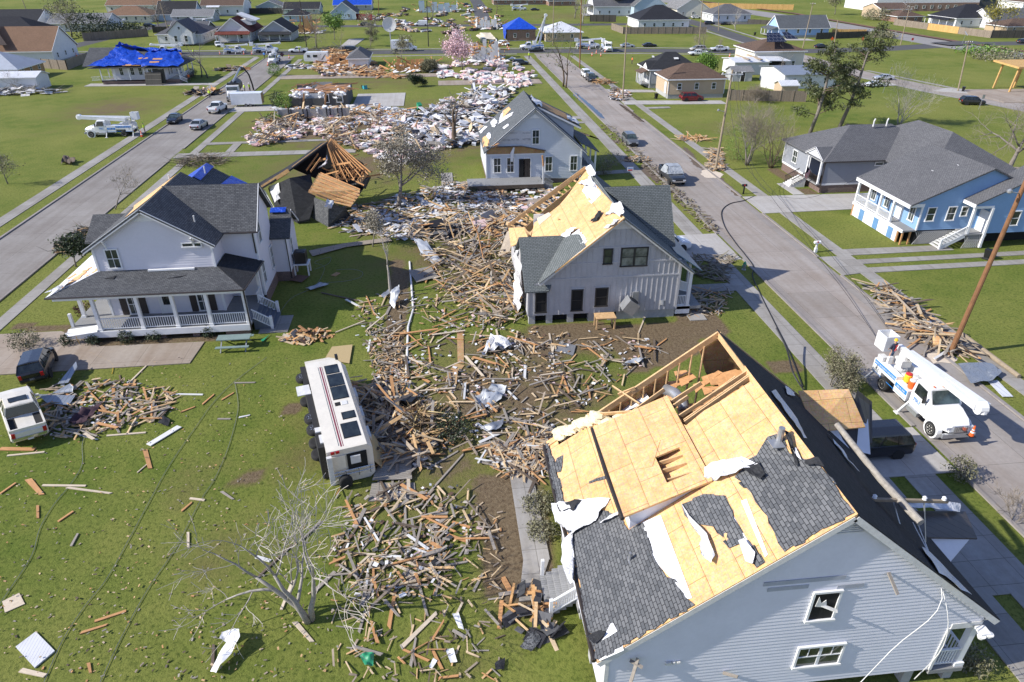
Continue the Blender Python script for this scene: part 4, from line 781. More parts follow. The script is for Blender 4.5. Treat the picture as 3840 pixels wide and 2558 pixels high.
def house_d():
    o = (12, 90, 0); t = thing('gabled_house', 'pale grey gabled house with a bare porch deck and roofing scoured off its edge', 'house', o)
    Y, Y1, xl, xr, xm, rz = 84.72, 95.6, 6.0, 18.0, 12.0, 9.4; k = .83
    zl = lambda x: rz-abs(x-xm)*k
    w = MB(); lap(w, [(xl, .9), (xr, .5), (xr, 4.35), (xm, 9.25), (6.6, 4.8), (xl, 4.6)], (0, Y, 0), (1, 0, 0), (0, -1, 0), .2, .018); w.box(xl, xl+.1, Y+.02, Y1, .9, 4.4); w.box(xr-.1, xr, Y+.02, Y1, .5, 4.3); w.poly([(xr, Y1, .5), (xl, Y1, .9), (xl, Y1, 4.4), (xm, Y1, 9.2), (xr, Y1, 4.3)]); w.build('wall', SIDD, t, o)
    f = MB(); f.box(xl+.1, xr-.1, Y+.1, Y1-.1, 0, .9); f.build('foundation', BRICKD, t, o)
    tr = MB()
    for x0, x1 in ((6.7, xm), (xm, 18.6)): tr.beam((x0, Y-.45, zl(x0)-.1), (x1, Y-.45, zl(x1)-.1), .05, .22)
    for x in (xl, xr): tr.box(x-.07, x+.07, Y-.06, Y, .8, 4.4)
    tr.box(xl, 13.3, Y-.05, Y, 3.75, 3.85); tr.poly([(11.3, Y-.05, 8.1), (12.7, Y-.05, 8.1), (12, Y-.05, 8.6)]); tr.build('trim', WHITE, t, o)
    r = MB(); r.slab([(5.7, Y-.5, zl(5.7)), (xm, Y-.5, rz), (xm, Y1+.4, rz), (5.7, Y1+.4, zl(5.7))], .15); r.slab([(18.6, Y-.5, zl(18.6)), (18.6, Y1+.4, zl(18.6)), (xm, Y1+.4, rz), (xm, Y-.5, rz)], .15)
    r.slab([(18, 86, 4.75), (20.6, 86, 3.45), (20.6, 95.4, 3.45), (18, 95.4, 4.75)], .1); r.build('roof', SH_D, t, o)
    P0, n = Vector((xm, 0, rz)), Vector((-k, 0, 1)).normalized(); s_ = 600/1169; S = lambda a, b, up: OP(1700+a*s_, 300+b*s_, P0+n*up, n)
    for i, q in enumerate(([(362, 225), (405, 195), (420, 215), (385, 250), (362, 280)], [(215, 420), (240, 405), (262, 440), (255, 480), (215, 490)])): MB().slab(jag([S(a, b, .04) for a, b in q], .35, .12, i), .03).build('bare_sheathing', OSB, t, o)
    for i, q in enumerate(([(345, 260), (362, 225), (365, 270), (440, 232), (430, 255), (330, 320)], [(272, 305), (300, 280), (322, 300), (300, 345), (280, 340)], [(240, 410), (262, 380), (275, 400), (262, 440)], [(362, 345), (400, 318), (405, 330), (370, 360)], [(190, 375), (230, 335), (250, 340), (200, 390)])): MB().slab(jag([S(a, b, .055) for a, b in q], .3, .1, i), .02).build('underlayment', UNDER, t, o)
    rg = random.Random(2); c = MB()
    for i in range(12): p = S(rg.uniform(200, 300), rg.uniform(420, 500), .05); c.slab(jag([p, p+Vector((rg.uniform(.4, 1), .1, .3)), p+Vector((.5, rg.uniform(.3, .8), .1))], .3, .08, i), .02)
    c.build('splintered_eave', WOODO, t, o)
    # shed dormer
    d = MB(); d.poly([(13.4, 88.4, 8.2), (17.6, 88.4, 4.75), (17.6, 88.4, 6.35), (13.4, 88.4, 8.3)]); d.poly([(17.6, 88.4, 4.75), (17.6, 95.2, 4.75), (17.6, 95.2, 6.35), (17.6, 88.4, 6.35)]); d.build('dormer_wall', SIDD, t, o)
    d = MB(); d.slab([(12.6, 88.1, 8.95), (18.5, 88.1, 6.15), (18.5, 95.5, 6.15), (12.6, 95.5, 8.95)], .16); d.build('dormer_roof', SH_D, t, o)
    d = MB(); d.slab(jag([(13.2, 89, 8.72), (17.3, 88.6, 6.78), (17.2, 93.5, 6.84), (13.4, 94, 8.64)], .5, .2), .02); d.build('dormer_sheathing', OSBD, t, o)
    d = MB(); d.beam((12.8, 88.08, 8.7), (18.5, 88.08, 5.98), .05, .2); d.build('dormer_trim', WHITE, t, o)
    d = MB(); crumple(d, [(16.6, 88.5, 7.1), (18.2, 88.2, 6.35), (18.4, 90, 6.3), (17, 91, 7.)], .3, 5, .05); d.build('torn_wrap', WRAP, t, o, True)
    d = MB(); crumple(d, [(12.2, 88, 9.3), (13.4, 88.2, 8.7), (13.6, 90, 8.6), (12.5, 93, 9.2)], .25, 5, .05); d.build('torn_wrap', WRAP, t, o, True)
    # exposed band where the porch roof was, deck, steps, side porch
    b = MB(); b.slab([(6.05, Y-.06, 3.9), (13.3, Y-.06, 3.85), (13.3, Y-.06, 4.15), (10.4, Y-.06, 4.75), (6.05, Y-.06, 4.75)], .04, d=(0, 1, 0)); b.build('porch_scar', OSBD, t, o)
    b = MB(); b.beam((6., Y-.2, 4.8), (10.4, Y-.2, 4.82), .4, .05); b.beam((10.4, Y-.2, 4.82), (13.4, Y-.2, 4.2), .4, .05); b.build('flashing', DARKM, t, o)
    b = MB(); b.slab([(9.0, Y-.1, 4.0), (9.35, Y-.35, 4.75), (9.5, Y-.35, 4.7), (9.3, Y-.1, 2.9), (9.05, Y-.1, 2.9)], .03, d=(0, 1, 0)); b.build('hanging_soffit', WHITE, t, o)
    b = MB(); b.box(3.5, 12.8, 81.6, Y, .72, .87); b.build('porch_floor', DECKG, t, o); b = MB(); b.box(3.5, 12.8, 81.55, 81.6, .42, .85)
    for x in (3.9, 5.9, 7.9, 9.9, 12.4): b.box(x, x+.4, 81.7, 82.1, 0, .72)
    b.build('deck_frame', WOODD, t, o)
    b = MB()
    for i in range(4): b.box(12.8+.3*i, 13.12+.3*i, 82.2, 83.8, 0, .75-.18*i)
    b.build('steps', DECKG, t, o); b = MB(); rail(b, (12.9, 82.2, .75), (14.1, 82.2, .1), .85); rail(b, (12.9, 83.8, .75), (14.1, 83.8, .1), .85); b.build('stair_railing', GREYM, t, o)
    b = MB(); b.box(12.65, 12.85, 81.7, 81.9, .85, 3.1); b.build('porch_post', WHITED, t, o); b = MB(); b.beam((12.75, 81.8, 3.0), (12.6, 81.9, 4.3), .3, .1); b.build('broken_beam', WOODO, t, o)
    b = MB(); b.box(18, 20.3, 86, 95.3, .5, .75); b.build('side_porch_floor', DECKG, t, o); b = MB()
    for y in (86.2, 89.2, 92.2, 95.1): b.box(20.05, 20.25, y-.1, y+.1, .75, 3.5)
    b.build('porch_column', WHITE, t, o); b = MB(); rail(b, (18.1, 86.1, .75), (20.1, 86.1, .75), .9); rail(b, (20.15, 86.3, .75), (20.15, 95, .75), .9, .18); b.build('railing', WHITE, t, o)
    for u in (7.35, 9.0, 13.85, 17.05): window(t, o, '-y', Y-.03, u, 1.5, .98, 1.95, '2x2')
    window(t, o, '-y', Y-.03, 12.15, 4.95, .95, 1.8, '2x2')
    d = door(t, o, '-y', Y-.02, 11.15, .88, .75, 2.35, DARKM); b = MB(); b.box(10.1, 10.78, Y-.08, Y-.03, .9, 3.2); b.build('doorway', VOID, t, o)
    wr = MB(); wr.slab([(7.3, Y-.035, 5.15), (11.55, Y-.035, 5.0), (11.55, Y-.035, 6.6), (9.2, Y-.035, 6.7), (7.6, Y-.035, 5.5)], .01, d=(0, 1, 0)); wr.build('house_wrap', M('house_wrap', (.56, .55, .55), .8, .12, 2), t, o)
    for u, z, sz in ((8.0, 5.45, .3), (9.1, 5.5, .3), (10.5, 5.5, .3), (8.9, 6.35, .22), (10.5, 6.3, .22)): text('wrap_print', 'VETTER' if z < 6 else 'Hardwood', sz, M('print_grey', (.22, .23, .24), .8), t, (u-o[0], Y-.05-o[1], z), (R(90), 0, 0))
house_d()
def house_c():
    o = (-21, 55, 0); t = thing('porch_house', 'two-storey lilac-white house with slate roof and railed wrap-around porch', 'house', o)
    Y = 50.75; xl, xr, xm = -26.05, -17.5, -21.8
    k = (9.55-6.8)/4.35; zr = lambda x: 9.55-abs(x-xm)*k
    w = MB(); lap(w, [(xl, .94), (xr, .94), (xr, 6.75), (xm, 9.4), (xl, 6.75)], (0, Y, 0), (1, 0, 0), (0, -1, 0), .2, .017)
    w.box(xl, xl+.1, Y+.02, 64.9, .9, 6.3); lap(w, [(Y, .94), (53.3, .94), (53.3, 6.75), (Y, 6.75)], (xr, 0, 0), (0, 1, 0), (1, 0, 0), .2, .017)
    lap(w, [(xr, .94), (-14.9, .94), (-14.9, 6.75), (xr, 6.75)], (0, 53.3, 0), (1, 0, 0), (0, -1, 0), .2, .017)
    lap(w, [(53.3, .94), (58.7, .94), (58.7, 6.75), (56., 9.35), (53.3, 6.75)], (-14.9, 0, 0), (0, 1, 0), (1, 0, 0), .2, .017); w.poly([(-14.95, 58.7, .9), (xr, 58.7, .9), (xr, 58.7, 6.75), (-14.95, 58.7, 6.75)]); w.box(xr-.1, xr, 58.7, 65, .9, 6.3); w.box(xl, xr, 64.9, 65, .9, 6.3)
    lap(w, [(-14.9, .9), (-13.6, .9), (-13.6, 4.25), (-14.9, 4.25)], (0, 58.0, 0), (1, 0, 0), (0, -1, 0), .2, .017); lap(w, [(58., .9), (62.2, .9), (62.2, 4.3), (60.1, 5.9), (58., 4.3)], (-13.6, 0, 0), (0, 1, 0), (1, 0, 0), .2, .017)
    w.build('wall', SIDC, t, o)
    f = MB(); f.box(-14.95, -14.85, 53.4, 58, 0, .95); f.box(-14.9, -13.55, 57.95, 62.2, 0, .92); f.box(-25.9, -25.6, 53, 69, 0, .9); f.build('foundation', BRICKD, t, o)
    tr = MB()
    for x0, x1 in ((-26.6, xm), (xm, -17.1)): tr.beam((x0, Y-.42, zr(x0)-.1), (x1, Y-.42, zr(x1)-.1), .05, .26)
    for y0, y1 in ((52.9, 56.), (56., 59.1)): tr.beam((-14.5, y0, 9.6-abs(y0-56)*.95-.1), (-14.5, y1, 9.6-abs(y1-56)*.95-.1), .05, .24)
    for y0, y1 in ((57.7, 60.1), (60.1, 62.5)): tr.beam((-13.2, y0, 6.0-abs(y0-60.1)*.75-.1), (-13.2, y1, 6.-abs(y1-60.1)*.75-.1), .05, .2)
    for x in (xl, xr): tr.box(x-.08, x+.08, Y-.06, Y+.06, .94, 6.6)
    tr.box(-14.98, -14.82, 53.22, 53.38, .94, 6.7); tr.box(-13.68, -13.54, 57.92, 58.06, .9, 4.3); tr.poly([(-22.6, Y-.04, 8.55), (-21.0, Y-.04, 8.55), (xm, Y-.04, 9.1)])
    for x in (-25.0, -18.7):
        s = 1 if x < xm else -1; tr.beam((x, Y-.05, 6.6), (x, Y-.4, 7.25 if s > 0 else 7.25), .1, .12); tr.box(x-.06, x+.06, Y-.12, Y, 6.4, 7.2)
    tr.build('trim', WHITE, t, o)
    r = MB(); r.slab([(-26.6, Y-.45, zr(-26.6)), (xm, Y-.45, 9.55), (xm, 60.2, 9.55), (-26.6, 60.2, zr(-26.6))], .15); r.slab([(-17.1, Y-.45, zr(-17.1)), (-17.1, 60.2, zr(-17.1)), (xm, 60.2, 9.55), (xm, Y-.45, 9.55)], .15)
    kk = .95
    for ye in (52.9, 59.1): r.slab([(-18.5, ye, 9.6-3.1*kk), (-14.45, ye, 9.6-3.1*kk), (-14.45, 56., 9.6), (-22., 56., 9.6)], .15)
    r.slab([(-25.6, 60, 6.2), (-21.2, 60, 8.8), (-21.2, 65.2, 8.8), (-25.6, 65.2, 6.2)], .15); r.slab([(-17., 60, 6.2), (-17., 65.2, 6.2), (-21.2, 65.2, 8.8), (-21.2, 60, 8.8)], .15)
    for ye in (57.6, 62.6): r.slab([(-15, ye, 6.02-2.5*.72), (-13.15, ye, 6.02-2.5*.72), (-13.15, 60.1, 6.02), (-15, 60.1, 6.02)], .12)
    r.slab([(-30.0, 60.4, 6.0), (-27, 60.4, 6.0), (-26.3, 57.6, 4.5), (-30.0, 57.6, 4.5)], .12)
    # porch roof: front, and the end turned round the corner
    r.slab([(-28.9, 47.95, 3.98), (-14.95, 47.95, 3.98), (-17.4, Y, 4.72), (-26.1, Y, 4.72)], .13); r.build('roof', SH_C, t, o)
    q = MB(); q.slab([(-14.9, 47.95, 4.0), (-14.6, 53.3, 4.0), (-17.4, 53.3, 4.78), (-17.4, Y, 4.78)], .12); q.build('porch_roof_end', SH_K, t, o)
    q = MB(); q.slab([(-28.9, 47.95, 3.99), (-26.1, Y, 4.74), (-26.1, 59, 4.74), (-28.9, 59, 3.99)], .12); q.build('stripped_porch_roof', UNDER, t, o)
    q = MB(); q.slab(jag([(-28.4, 48.9, 4.15), (-27.3, 50.2, 4.44), (-27.3, 52.5, 4.44), (-28.6, 51.5, 4.1)], .4, .2), .02); q.slab(jag([(-26.9, 50.2, 4.55), (-26.3, 50.9, 4.7), (-26.3, 52.2, 4.7)], .3, .1), .02); q.build('bare_sheathing', OSB, t, o)
    q = MB(); crumple(q, [(-28.9, 48.1, 4.05), (-27.9, 48.9, 4.3), (-27.5, 50, 4.4), (-28.5, 49.9, 4.1)], .3, 5, .04); q.build('torn_wrap', WRAP, t, o, True)
    q = MB(); q.slab([(-26.3, 60.1, zr(-26.3)+.05), (-24.9, 60.1, zr(-24.9)+.05), (-22.1, 60.1, zr(-22.1)+.05), (-22.2, 54, zr(-22.2)+.05), (-23.8, 52.3, zr(-23.8)+.05), (-24.6, 56, zr(-24.6)+.05)], .02); q.build('bare_roof_edge', OSB, t, o)
    q = MB()
    q.slab([(-23.6, 60.4, 7.5), (-21.15, 60.4, 8.9), (-21.15, 65.3, 8.9), (-23.6, 65.3, 7.5)], .03); q.slab([(-21.15, 61., 8.9), (-20.6, 61., 8.56), (-20.6, 65.3, 8.56), (-21.15, 65.3, 8.9)], .03); q.build('tarp', TARP, t, o); q = MB(); q.slab([(-19.2, 65.3, 7.66), (-19.5, 60.4, 7.84), (-17., 58.5, 6.3), (-16.9, 65.3, 6.3)], .03); q.build('tarp', TARP, t, o); q = MB(); q.slab([(-14.95, 59.6, 5.9), (-13.6, 59.6, 5.9), (-13.6, 60.3, 6.1), (-14.95, 60.3, 6.1)], .04); q.build('tarp', TARP, t, o)
    q = MB()
    for a, b in (((-28.95, 47.9, 3.93), (-14.9, 47.9, 3.93)), ((-14.85, 47.9, 3.93), (-14.55, 53.3, 3.93)), ((-17.3, 52.82, 6.6), (-14.45, 52.82, 6.6))): q.tube([a, b], .07, 6)
    q.beam((-15.0, 48.05, 3.85), (-15.0, 48.05, .4), .1, .1); q.beam((-14.97, 53.2, 6.5), (-14.97, 53.2, 4.7), .1, .1); q.beam((-13.62, 57.93, 4.2), (-13.62, 57.93, .3), .08, .08); q.build('gutter', DARKM, t, o)
    q = MB(); q.box(-28.4, -15.05, 48.1, 48.3, 3.6, 3.85); q.box(-28.6, -28.4, 48.1, 59, 3.6, 3.85); q.box(-15.2, -15.0, 48.3, 53.2, 3.6, 3.85); q.build('porch_beam', WHITE, t, o)
    q = MB(); q.box(-28.5, -15, 48.15, Y, .76, .94); q.box(-28.5, xl, Y, 58.5, .76, .94); q.box(xr, -15, Y, 53.2, .76, .94); q.build('porch_floor', DECKG, t, o)
    q = MB(); q.box(-28.55, -15, 48.08, 48.15, .42, .93)
    q.build('porch_skirt', WHITE, t, o); q = MB()
    for x in (-27.5, -25, -22, -19.5, -17): q.box(x, x+.5, 48.3, 48.8, 0, .78)
    q.box(-17, -15.2, 48.2, 48.4, 0, .78); q.build('pier', BRICKD, t, o)
    for x, y in ((-28.2, 50.74), (-26.0, 48.3), (-22.9, 48.3), (-20.35, 48.3), (-17.9, 48.3), (-15.15, 48.3), (-15.15, 52.9), (-28.2, 54.5), (-28.2, 58.2)): q = MB(); q.box(x-.12, x+.12, y-.12, y+.12, .94, 3.62); q.box(x-.16, x+.16, y-.16, y+.16, .94, 1.1); q.build('porch_column', WHITE, t, o)
    for a, b in (((-26, 48.3), (-22.9, 48.3)), ((-22.9, 48.3), (-20.35, 48.3)), ((-20.35, 48.3), (-17.9, 48.3)), ((-17.9, 48.3), (-15.15, 48.3)), ((-15.15, 51.6), (-15.15, 52.9))): q = MB(); rail(q, (*a, .94), (*b, .94), .95, .16); q.build('railing', WHITE, t, o)
    q = MB(); q.slab([(-28.4, 47.9, .75), (-26.2, 48.0, .98), (-26.2, 48.5, 1.3), (-28.4, 48.4, 1.1)], .05); q.build('fallen_railing', WHITE, t, o)
    q = MB(); q.box(-28.5, -28.3, 49.1, 49.3, .94, 2.0); q.build('newel_post', WHITE, t, o)
    q = MB()
    for i in range(5): q.box(-15+.3*i, -14.68+.3*i, 48.9, 51.5, 0, .92-.18*i)
    q.build('steps', M('slate_steps', (.12, .14, .17), .7, .1, 2), t, o)
    for y in (48.9, 51.5): q = MB(); rail(q, (-15, y, .94), (-13.7, y, .1), .85, .14); q.box(-13.75, -13.55, y-.1, y+.1, 0, 1.15); q.build('stair_railing', WHITE, t, o)
    SHUT = M('shutter_brown', (.05, .038, .032), .6, .2, 3)
    for u in (-24.3, -19.05):
        window(t, o, '-y', Y-.03, u, .98, .85, 1.75, '2x2'); q = MB()
        for s in (-1, 1):
            q.box(u+s*.72-.25, u+s*.72+.25, Y-.07, Y-.02, .98, 2.75)
            for z in np.arange(1.05, 2.7, .12): q.box(u+s*.72-.2, u+s*.72+.2, Y-.085, Y-.07, z, z+.06)
        q.build('shutter', SHUT, t, o)
    door(t, o, '-y', Y-.03, -21.8, .94, .9, 1.85); q = MB(); q.box(-22.05, -21.55, Y-.1, Y-.05, 1.7, 2.6); q.build('door_glass', GLASS, t, o)
    window(t, o, '-y', Y-.03, -24.75, 4.9, 1., 1.62, '2x2'); window(t, o, '-y', Y-.03, -18.85, 6.38, 1.5, .42, 'open')
    for y, z, h in ((54.7, 5.05, 1.75), (57.25, 1.6, 2.1), (53.9, 1.75, 1.95)): window(t, o, '+x', -14.87, y, z, .9, h, '2x2')
    window(t, o, '+x', -13.57, 59.5, 2.1, .85, 1.5, '2x2')
    for x, y in ((-22.4, 59), (-18.9, 52.6), (-20.6, 62.6)): z = zr(x); MB().tube([(x, y, z-.1), (x, y, z+.5)], .06, 8).build('vent_pipe', WHITED, t, o)
    q = MB(); q.slab([(-20.8, 49.5, 4.44), (-19.9, 49.6, 4.46), (-19.4, 49.9, 4.5), (-20.2, 49.6, 4.5)], .02); q.slab([(-25.4, 49.8, 4.5), (-24.7, 49.7, 4.5), (-24.6, 50.1, 4.6)], .02); q.build('lifted_shingle', SH_K, t, o)
    q = MB(); q.box(-22.4, -19.0, 50.4, 50.6, 4.68, 4.8); q.build('fallen_gutter', WHITE, t, o)
house_c()
def autowin(t, o, face, c, a, b, z, w=.9, h=1.25, step=3.2, st='2x2', gl=None):
    n = max(1, int((b-a)/step))
    for i in range(n): window(t, o, face, c, a+(b-a)*(i+.5)/n, z, w, h, st, gl=gl)
def house(name, label, x0, x1, y0, y1, zf, ze, zr, ax, kind, roof, wall, faces='-y +x', ov=.45, found=None, porch=None, dr=None, wz=.9, trim=True, step=3.2, group=None, st='2', t_=.16):
    o = ((x0+x1)/2, (y0+y1)/2, 0); t = thing(name, label, 'house', o, 0, group)
    w = MB(); gwall(w, x0, x1, y0, y1, zf, ze, zr-.12 if kind == 'gable' else None, ax); w.build('wall', wall, t, o)
    if zf > .05: f = MB(); f.box(x0+.06, x1-.06, y0+.06, y1-.06, 0, zf); f.build('foundation', found or BLOCK, t, o)
    r = MB()
    if kind == 'gable': gable_roof(r, x0, x1, y0, y1, ze, zr, ax, ov, t_)
    else: hip_roof(r, x0, x1, y0, y1, ze, zr, ov, t_, ax=ax)
    r.build('roof', roof, t, o)
    if trim:
        q = MB()
        if kind == 'gable' and ax == 'y':
            xm = (x0+x1)/2; k = (zr-ze)/(xm-x0)
            for s in (-1, 1): q.beam((xm+s*(xm-x0+ov), y0-.33, ze-ov*k-.1), (xm, y0-.33, zr-.1), .05, .22)
        elif kind == 'gable':
            ym = (y0+y1)/2; k = (zr-ze)/(ym-y0)
            for xe in (x0-.33, x1+.33):
                for s in (-1, 1): q.beam((xe, ym+s*(ym-y0+ov), ze-ov*k-.1), (xe, ym, zr-.1), .05, .22)
            q.beam((x0-.3, y0-ov-.03, ze-ov*k-.1), (x1+.3, y0-ov-.03, ze-ov*k-.1), .05, .2)
        else:
            for a, b in (((x0-ov, y0-ov-.02), (x1+ov, y0-ov-.02)), ((x1+ov+.02, y0-ov), (x1+ov+.02, y1+ov)), ((x0-ov-.02, y0-ov), (x0-ov-.02, y1+ov))): q.beam((*a, ze-.12), (*b, ze-.12), .05, .22)
        for x in (x0, x1): q.box(x-.06, x+.06, y0-.03, y0+.06, zf, ze-.12)
        q.build('trim', WHITE, t, o)
    for f in faces.split():
        if f == '-y': autowin(t, o, f, y0-.01, x0+.5, x1-.5, zf+wz, step=step, st=st)
        if f == '+x': autowin(t, o, f, x1+.01, y0+.5, y1-.5, zf+wz, step=step, st=st)
        if f == '-x': autowin(t, o, f, x0-.01, y0+.5, y1-.5, zf+wz, step=step, st=st)
    if dr: door(t, o, dr[0], (y0 if dr[0] == '-y' else x0 if dr[0] == '-x' else x1)+(-.02 if dr[0] != '+x' else .02), dr[1], zf, mat=dr[2] if len(dr) > 2 else None)
    if porch:
        face, dp, a, b, rf = porch; q = MB(); rr = MB(); cl = MB(); zp = ze-.35
        if face == '-y':
            q.box(a, b, y0-dp, y0, max(.05, zf-.2), zf); rr.slab([(a-.3, y0-dp-.3, zp-.35), (b+.3, y0-dp-.3, zp-.35), (b+.3, y0+.1, zp+.35), (a-.3, y0+.1, zp+.35)], .12); cols = [(a+(b-a)*i/3, y0-dp+.1) for i in range(4)]
        else:
            s = -1 if face == '-x' else 1; xc = x0 if s < 0 else x1; q.box(min(xc, xc+s*dp), max(xc, xc+s*dp), a, b, max(.05, zf-.2), zf)
            rr.slab([(xc+s*(dp+.3), a-.3, zp-.35), (xc+s*(dp+.3), b+.3, zp-.35), (xc-s*.1, b+.3, zp+.35), (xc-s*.1, a-.3, zp+.35)], .12); cols = [(xc+s*(dp-.1), a+(b-a)*i/3) for i in range(4)]
        for x, y in cols: cl.box(x-.09, x+.09, y-.09, y+.09, zf, zp-.35)
        q.build('porch_floor', DECKG, t, o); rr.build('porch_roof', rf, t, o); cl.build('porch_column', WHITE, t, o)
    return t, o
# grey hipped house and blue gabled house across the street
def house_e():
    o = (54, 80, 0); t = thing('hipped_house', 'grey house with a blue front door, flag on its porch and brown brick base', 'house', o); x0, x1, y0, y1, zf, ze = 46.2, 60, 77., 87.4, 1.15, 4.0
    w = MB(); lap(w, [(x0, zf), (x1, zf), (x1, ze), (x0, ze)], (0, y0, 0), (1, 0, 0), (0, -1, 0), .2, .016); lap(w, [(-y1, zf), (-80.4, zf), (-80.4, ze), (-y1, ze)], (x0, 0, 0), (0, -1, 0), (-1, 0, 0), .2, .016); lap(w, [(-80.4, zf), (-77, zf), (-77, ze), (-80.4, ze)], (48.3, 0, 0), (0, -1, 0), (-1, 0, 0), .2, .016); w.box(x0, 48.3, 80.4, 80.5, zf, ze); w.box(53.7, 65, 70, 87, zf, ze)
    w.build('wall', SIDE, t, o); f = MB(); f.box(x0+.02, x1, y0+.02, y1, 0, zf); f.box(53.8, 64.9, 70.1, 87, 0, zf); f.build('foundation', BRICKD, t, o)
    r = MB(); hip_roof(r, x0, 62, y0, y1, ze, 6.95, .5); hip_roof(r, 53.9, 65., 69, 86.5, ze, 7.6, .5, ax='y'); r.slab([(45.6, 76.9, 4.05), (45.6, 79., 5.15), (49.5, 79., 5.15), (48.2, 76.9, 4.05)], .1); r.slab([(45.6, 81.1, 4.05), (48.2, 81.1, 4.05), (49.5, 79., 5.15), (45.6, 79., 5.15)], .1); r.build('roof', SH_E, t, o)
    g = MB(); g.poly([(45.75, 81, 4.0), (45.75, 77, 4.0), (45.75, 79, 5.05)]); g.build('porch_gable', SIDD, t, o)
    q = MB(); q.beam((45.65, 76.9, 3.98), (45.65, 79, 5.07), .06, .22); q.beam((45.65, 81.1, 3.98), (45.65, 79, 5.07), .06, .22); q.beam((45.8, 77, 3.9), (45.8, 81, 3.9), .1, .25); q.box(46.2, 60, 76.96, 77, .98, 1.2); q.box(46.14, 46.2, 80.4, 87.4, .98, 1.2); q.box(46.1, 46.24, 87.3, 87.44, zf, ze); q.box(46.1, 46.2, 80.35, 80.5, zf, ze); q.build('trim', WHITE, t, o)
    q = MB(); q.box(45.6, 48.3, 77, 80.4, 1., 1.15); q.build('porch_floor', DECKG, t, o)
    for y in (77.15, 80.2): q = MB(); q.box(45.7, 45.9, y-.1, y+.1, 1.15, 3.9); q.build('porch_column', WHITE, t, o)
    q = MB()
    for i in range(7): q.box(45.3-.28*i, 45.6-.28*i, 79.6, 81.4, 0, 1.05-.15*i)
    q.build('steps', WHITED, t, o)
    for y in (79.6, 81.4): q = MB(); rail(q, (45.5, y, 1.05), (43.7, y, .1), .85, .16); q.build('stair_railing', DARKM, t, o)
    q = MB(); rail(q, (45.75, 77.2, 1.15), (45.75, 79.5, 1.15), .85, .14); rail(q, (45.8, 77.1, 1.15), (48.2, 77.1, 1.15), .85, .14); q.build('railing', DARKM, t, o)
    BLUED = paint('door_blue', (.02, .12, .42), .4); door(t, o, '-x', 48.28, 79.5, zf, mat=BLUED); window(t, o, '-x', 48.28, 78, 1.75, 1., 1.6, '2x2'); window(t, o, '-x', 46.17, 84.3, 1.75, 1.25, 1.65, '2x2'); window(t, o, '-y', 76.95, 53, 3.2, 1.1, .5, 'open')
    for x, y in ((54.0, 81.5), (55.8, 81.6)): MB().tube([(x, y, 6.8), (x, y, 7.5), (x+.1, y, 7.75)], .09, 8).build('vent_pipe', WHITED, t, o)
    q = MB(); q.lathe([(.2, 0), (.28, .05), (.28, .2), (.1, .3)], (52.5, 84.5, 6.2), 'z', 10); q.build('roof_vent', DARKM, t, o)
    q = MB(); q.tube([(46.15, 77.0, 3.9), (46.15, 76.93, .3)], .06, 6); q.tube([(45.7, 76.5, 3.92), (55, 76.5, 3.92)], .07, 6); q.build('gutter', DARKM, t, o)
house_e()
t = thing('flag', 'American flag hanging from the porch column of the grey house', 'flag', (45.6, 78.6, 2.2)); MB().beam((0, 0, 0), (-.9, -.3, .9), .03, .03).build('flagpole', WHITED, t)
FLAGM, nt_, b_ = newmat('flag_cloth'); u_ = uvn(nt_); s_n = nd(nt_, 'SeparateXYZ'); nt_.links.new(u_, s_n.inputs[0]); st_ = math_(nt_, 'GREATER_THAN', math_(nt_, 'FRACT', math_(nt_, 'DIVIDE', s_n.outputs[0], .2)), .5); nt_.links.new(mixc(nt_, st_, (.75, .74, .73), (.55, .02, .04)), b_.inputs['Base Color'])
m = MB(); m.poly([(-.2, -.05, .1), (-.9, -.3, .85), (-.95, -.2, -.55), (-.35, .1, -.95)]); m.poly([(-.35, .1, -.95), (-.95, -.2, -.55), (-.9, -.3, .85), (-.2, -.05, .1)][::1]); m.build('stripes', FLAGM, t)
m = MB(); m.poly([(-.52, -.2, .46), (-.92, -.32, .86), (-.94, -.28, .1), (-.58, -.1, -.25)]); m.build('canton', PBLUE, t)
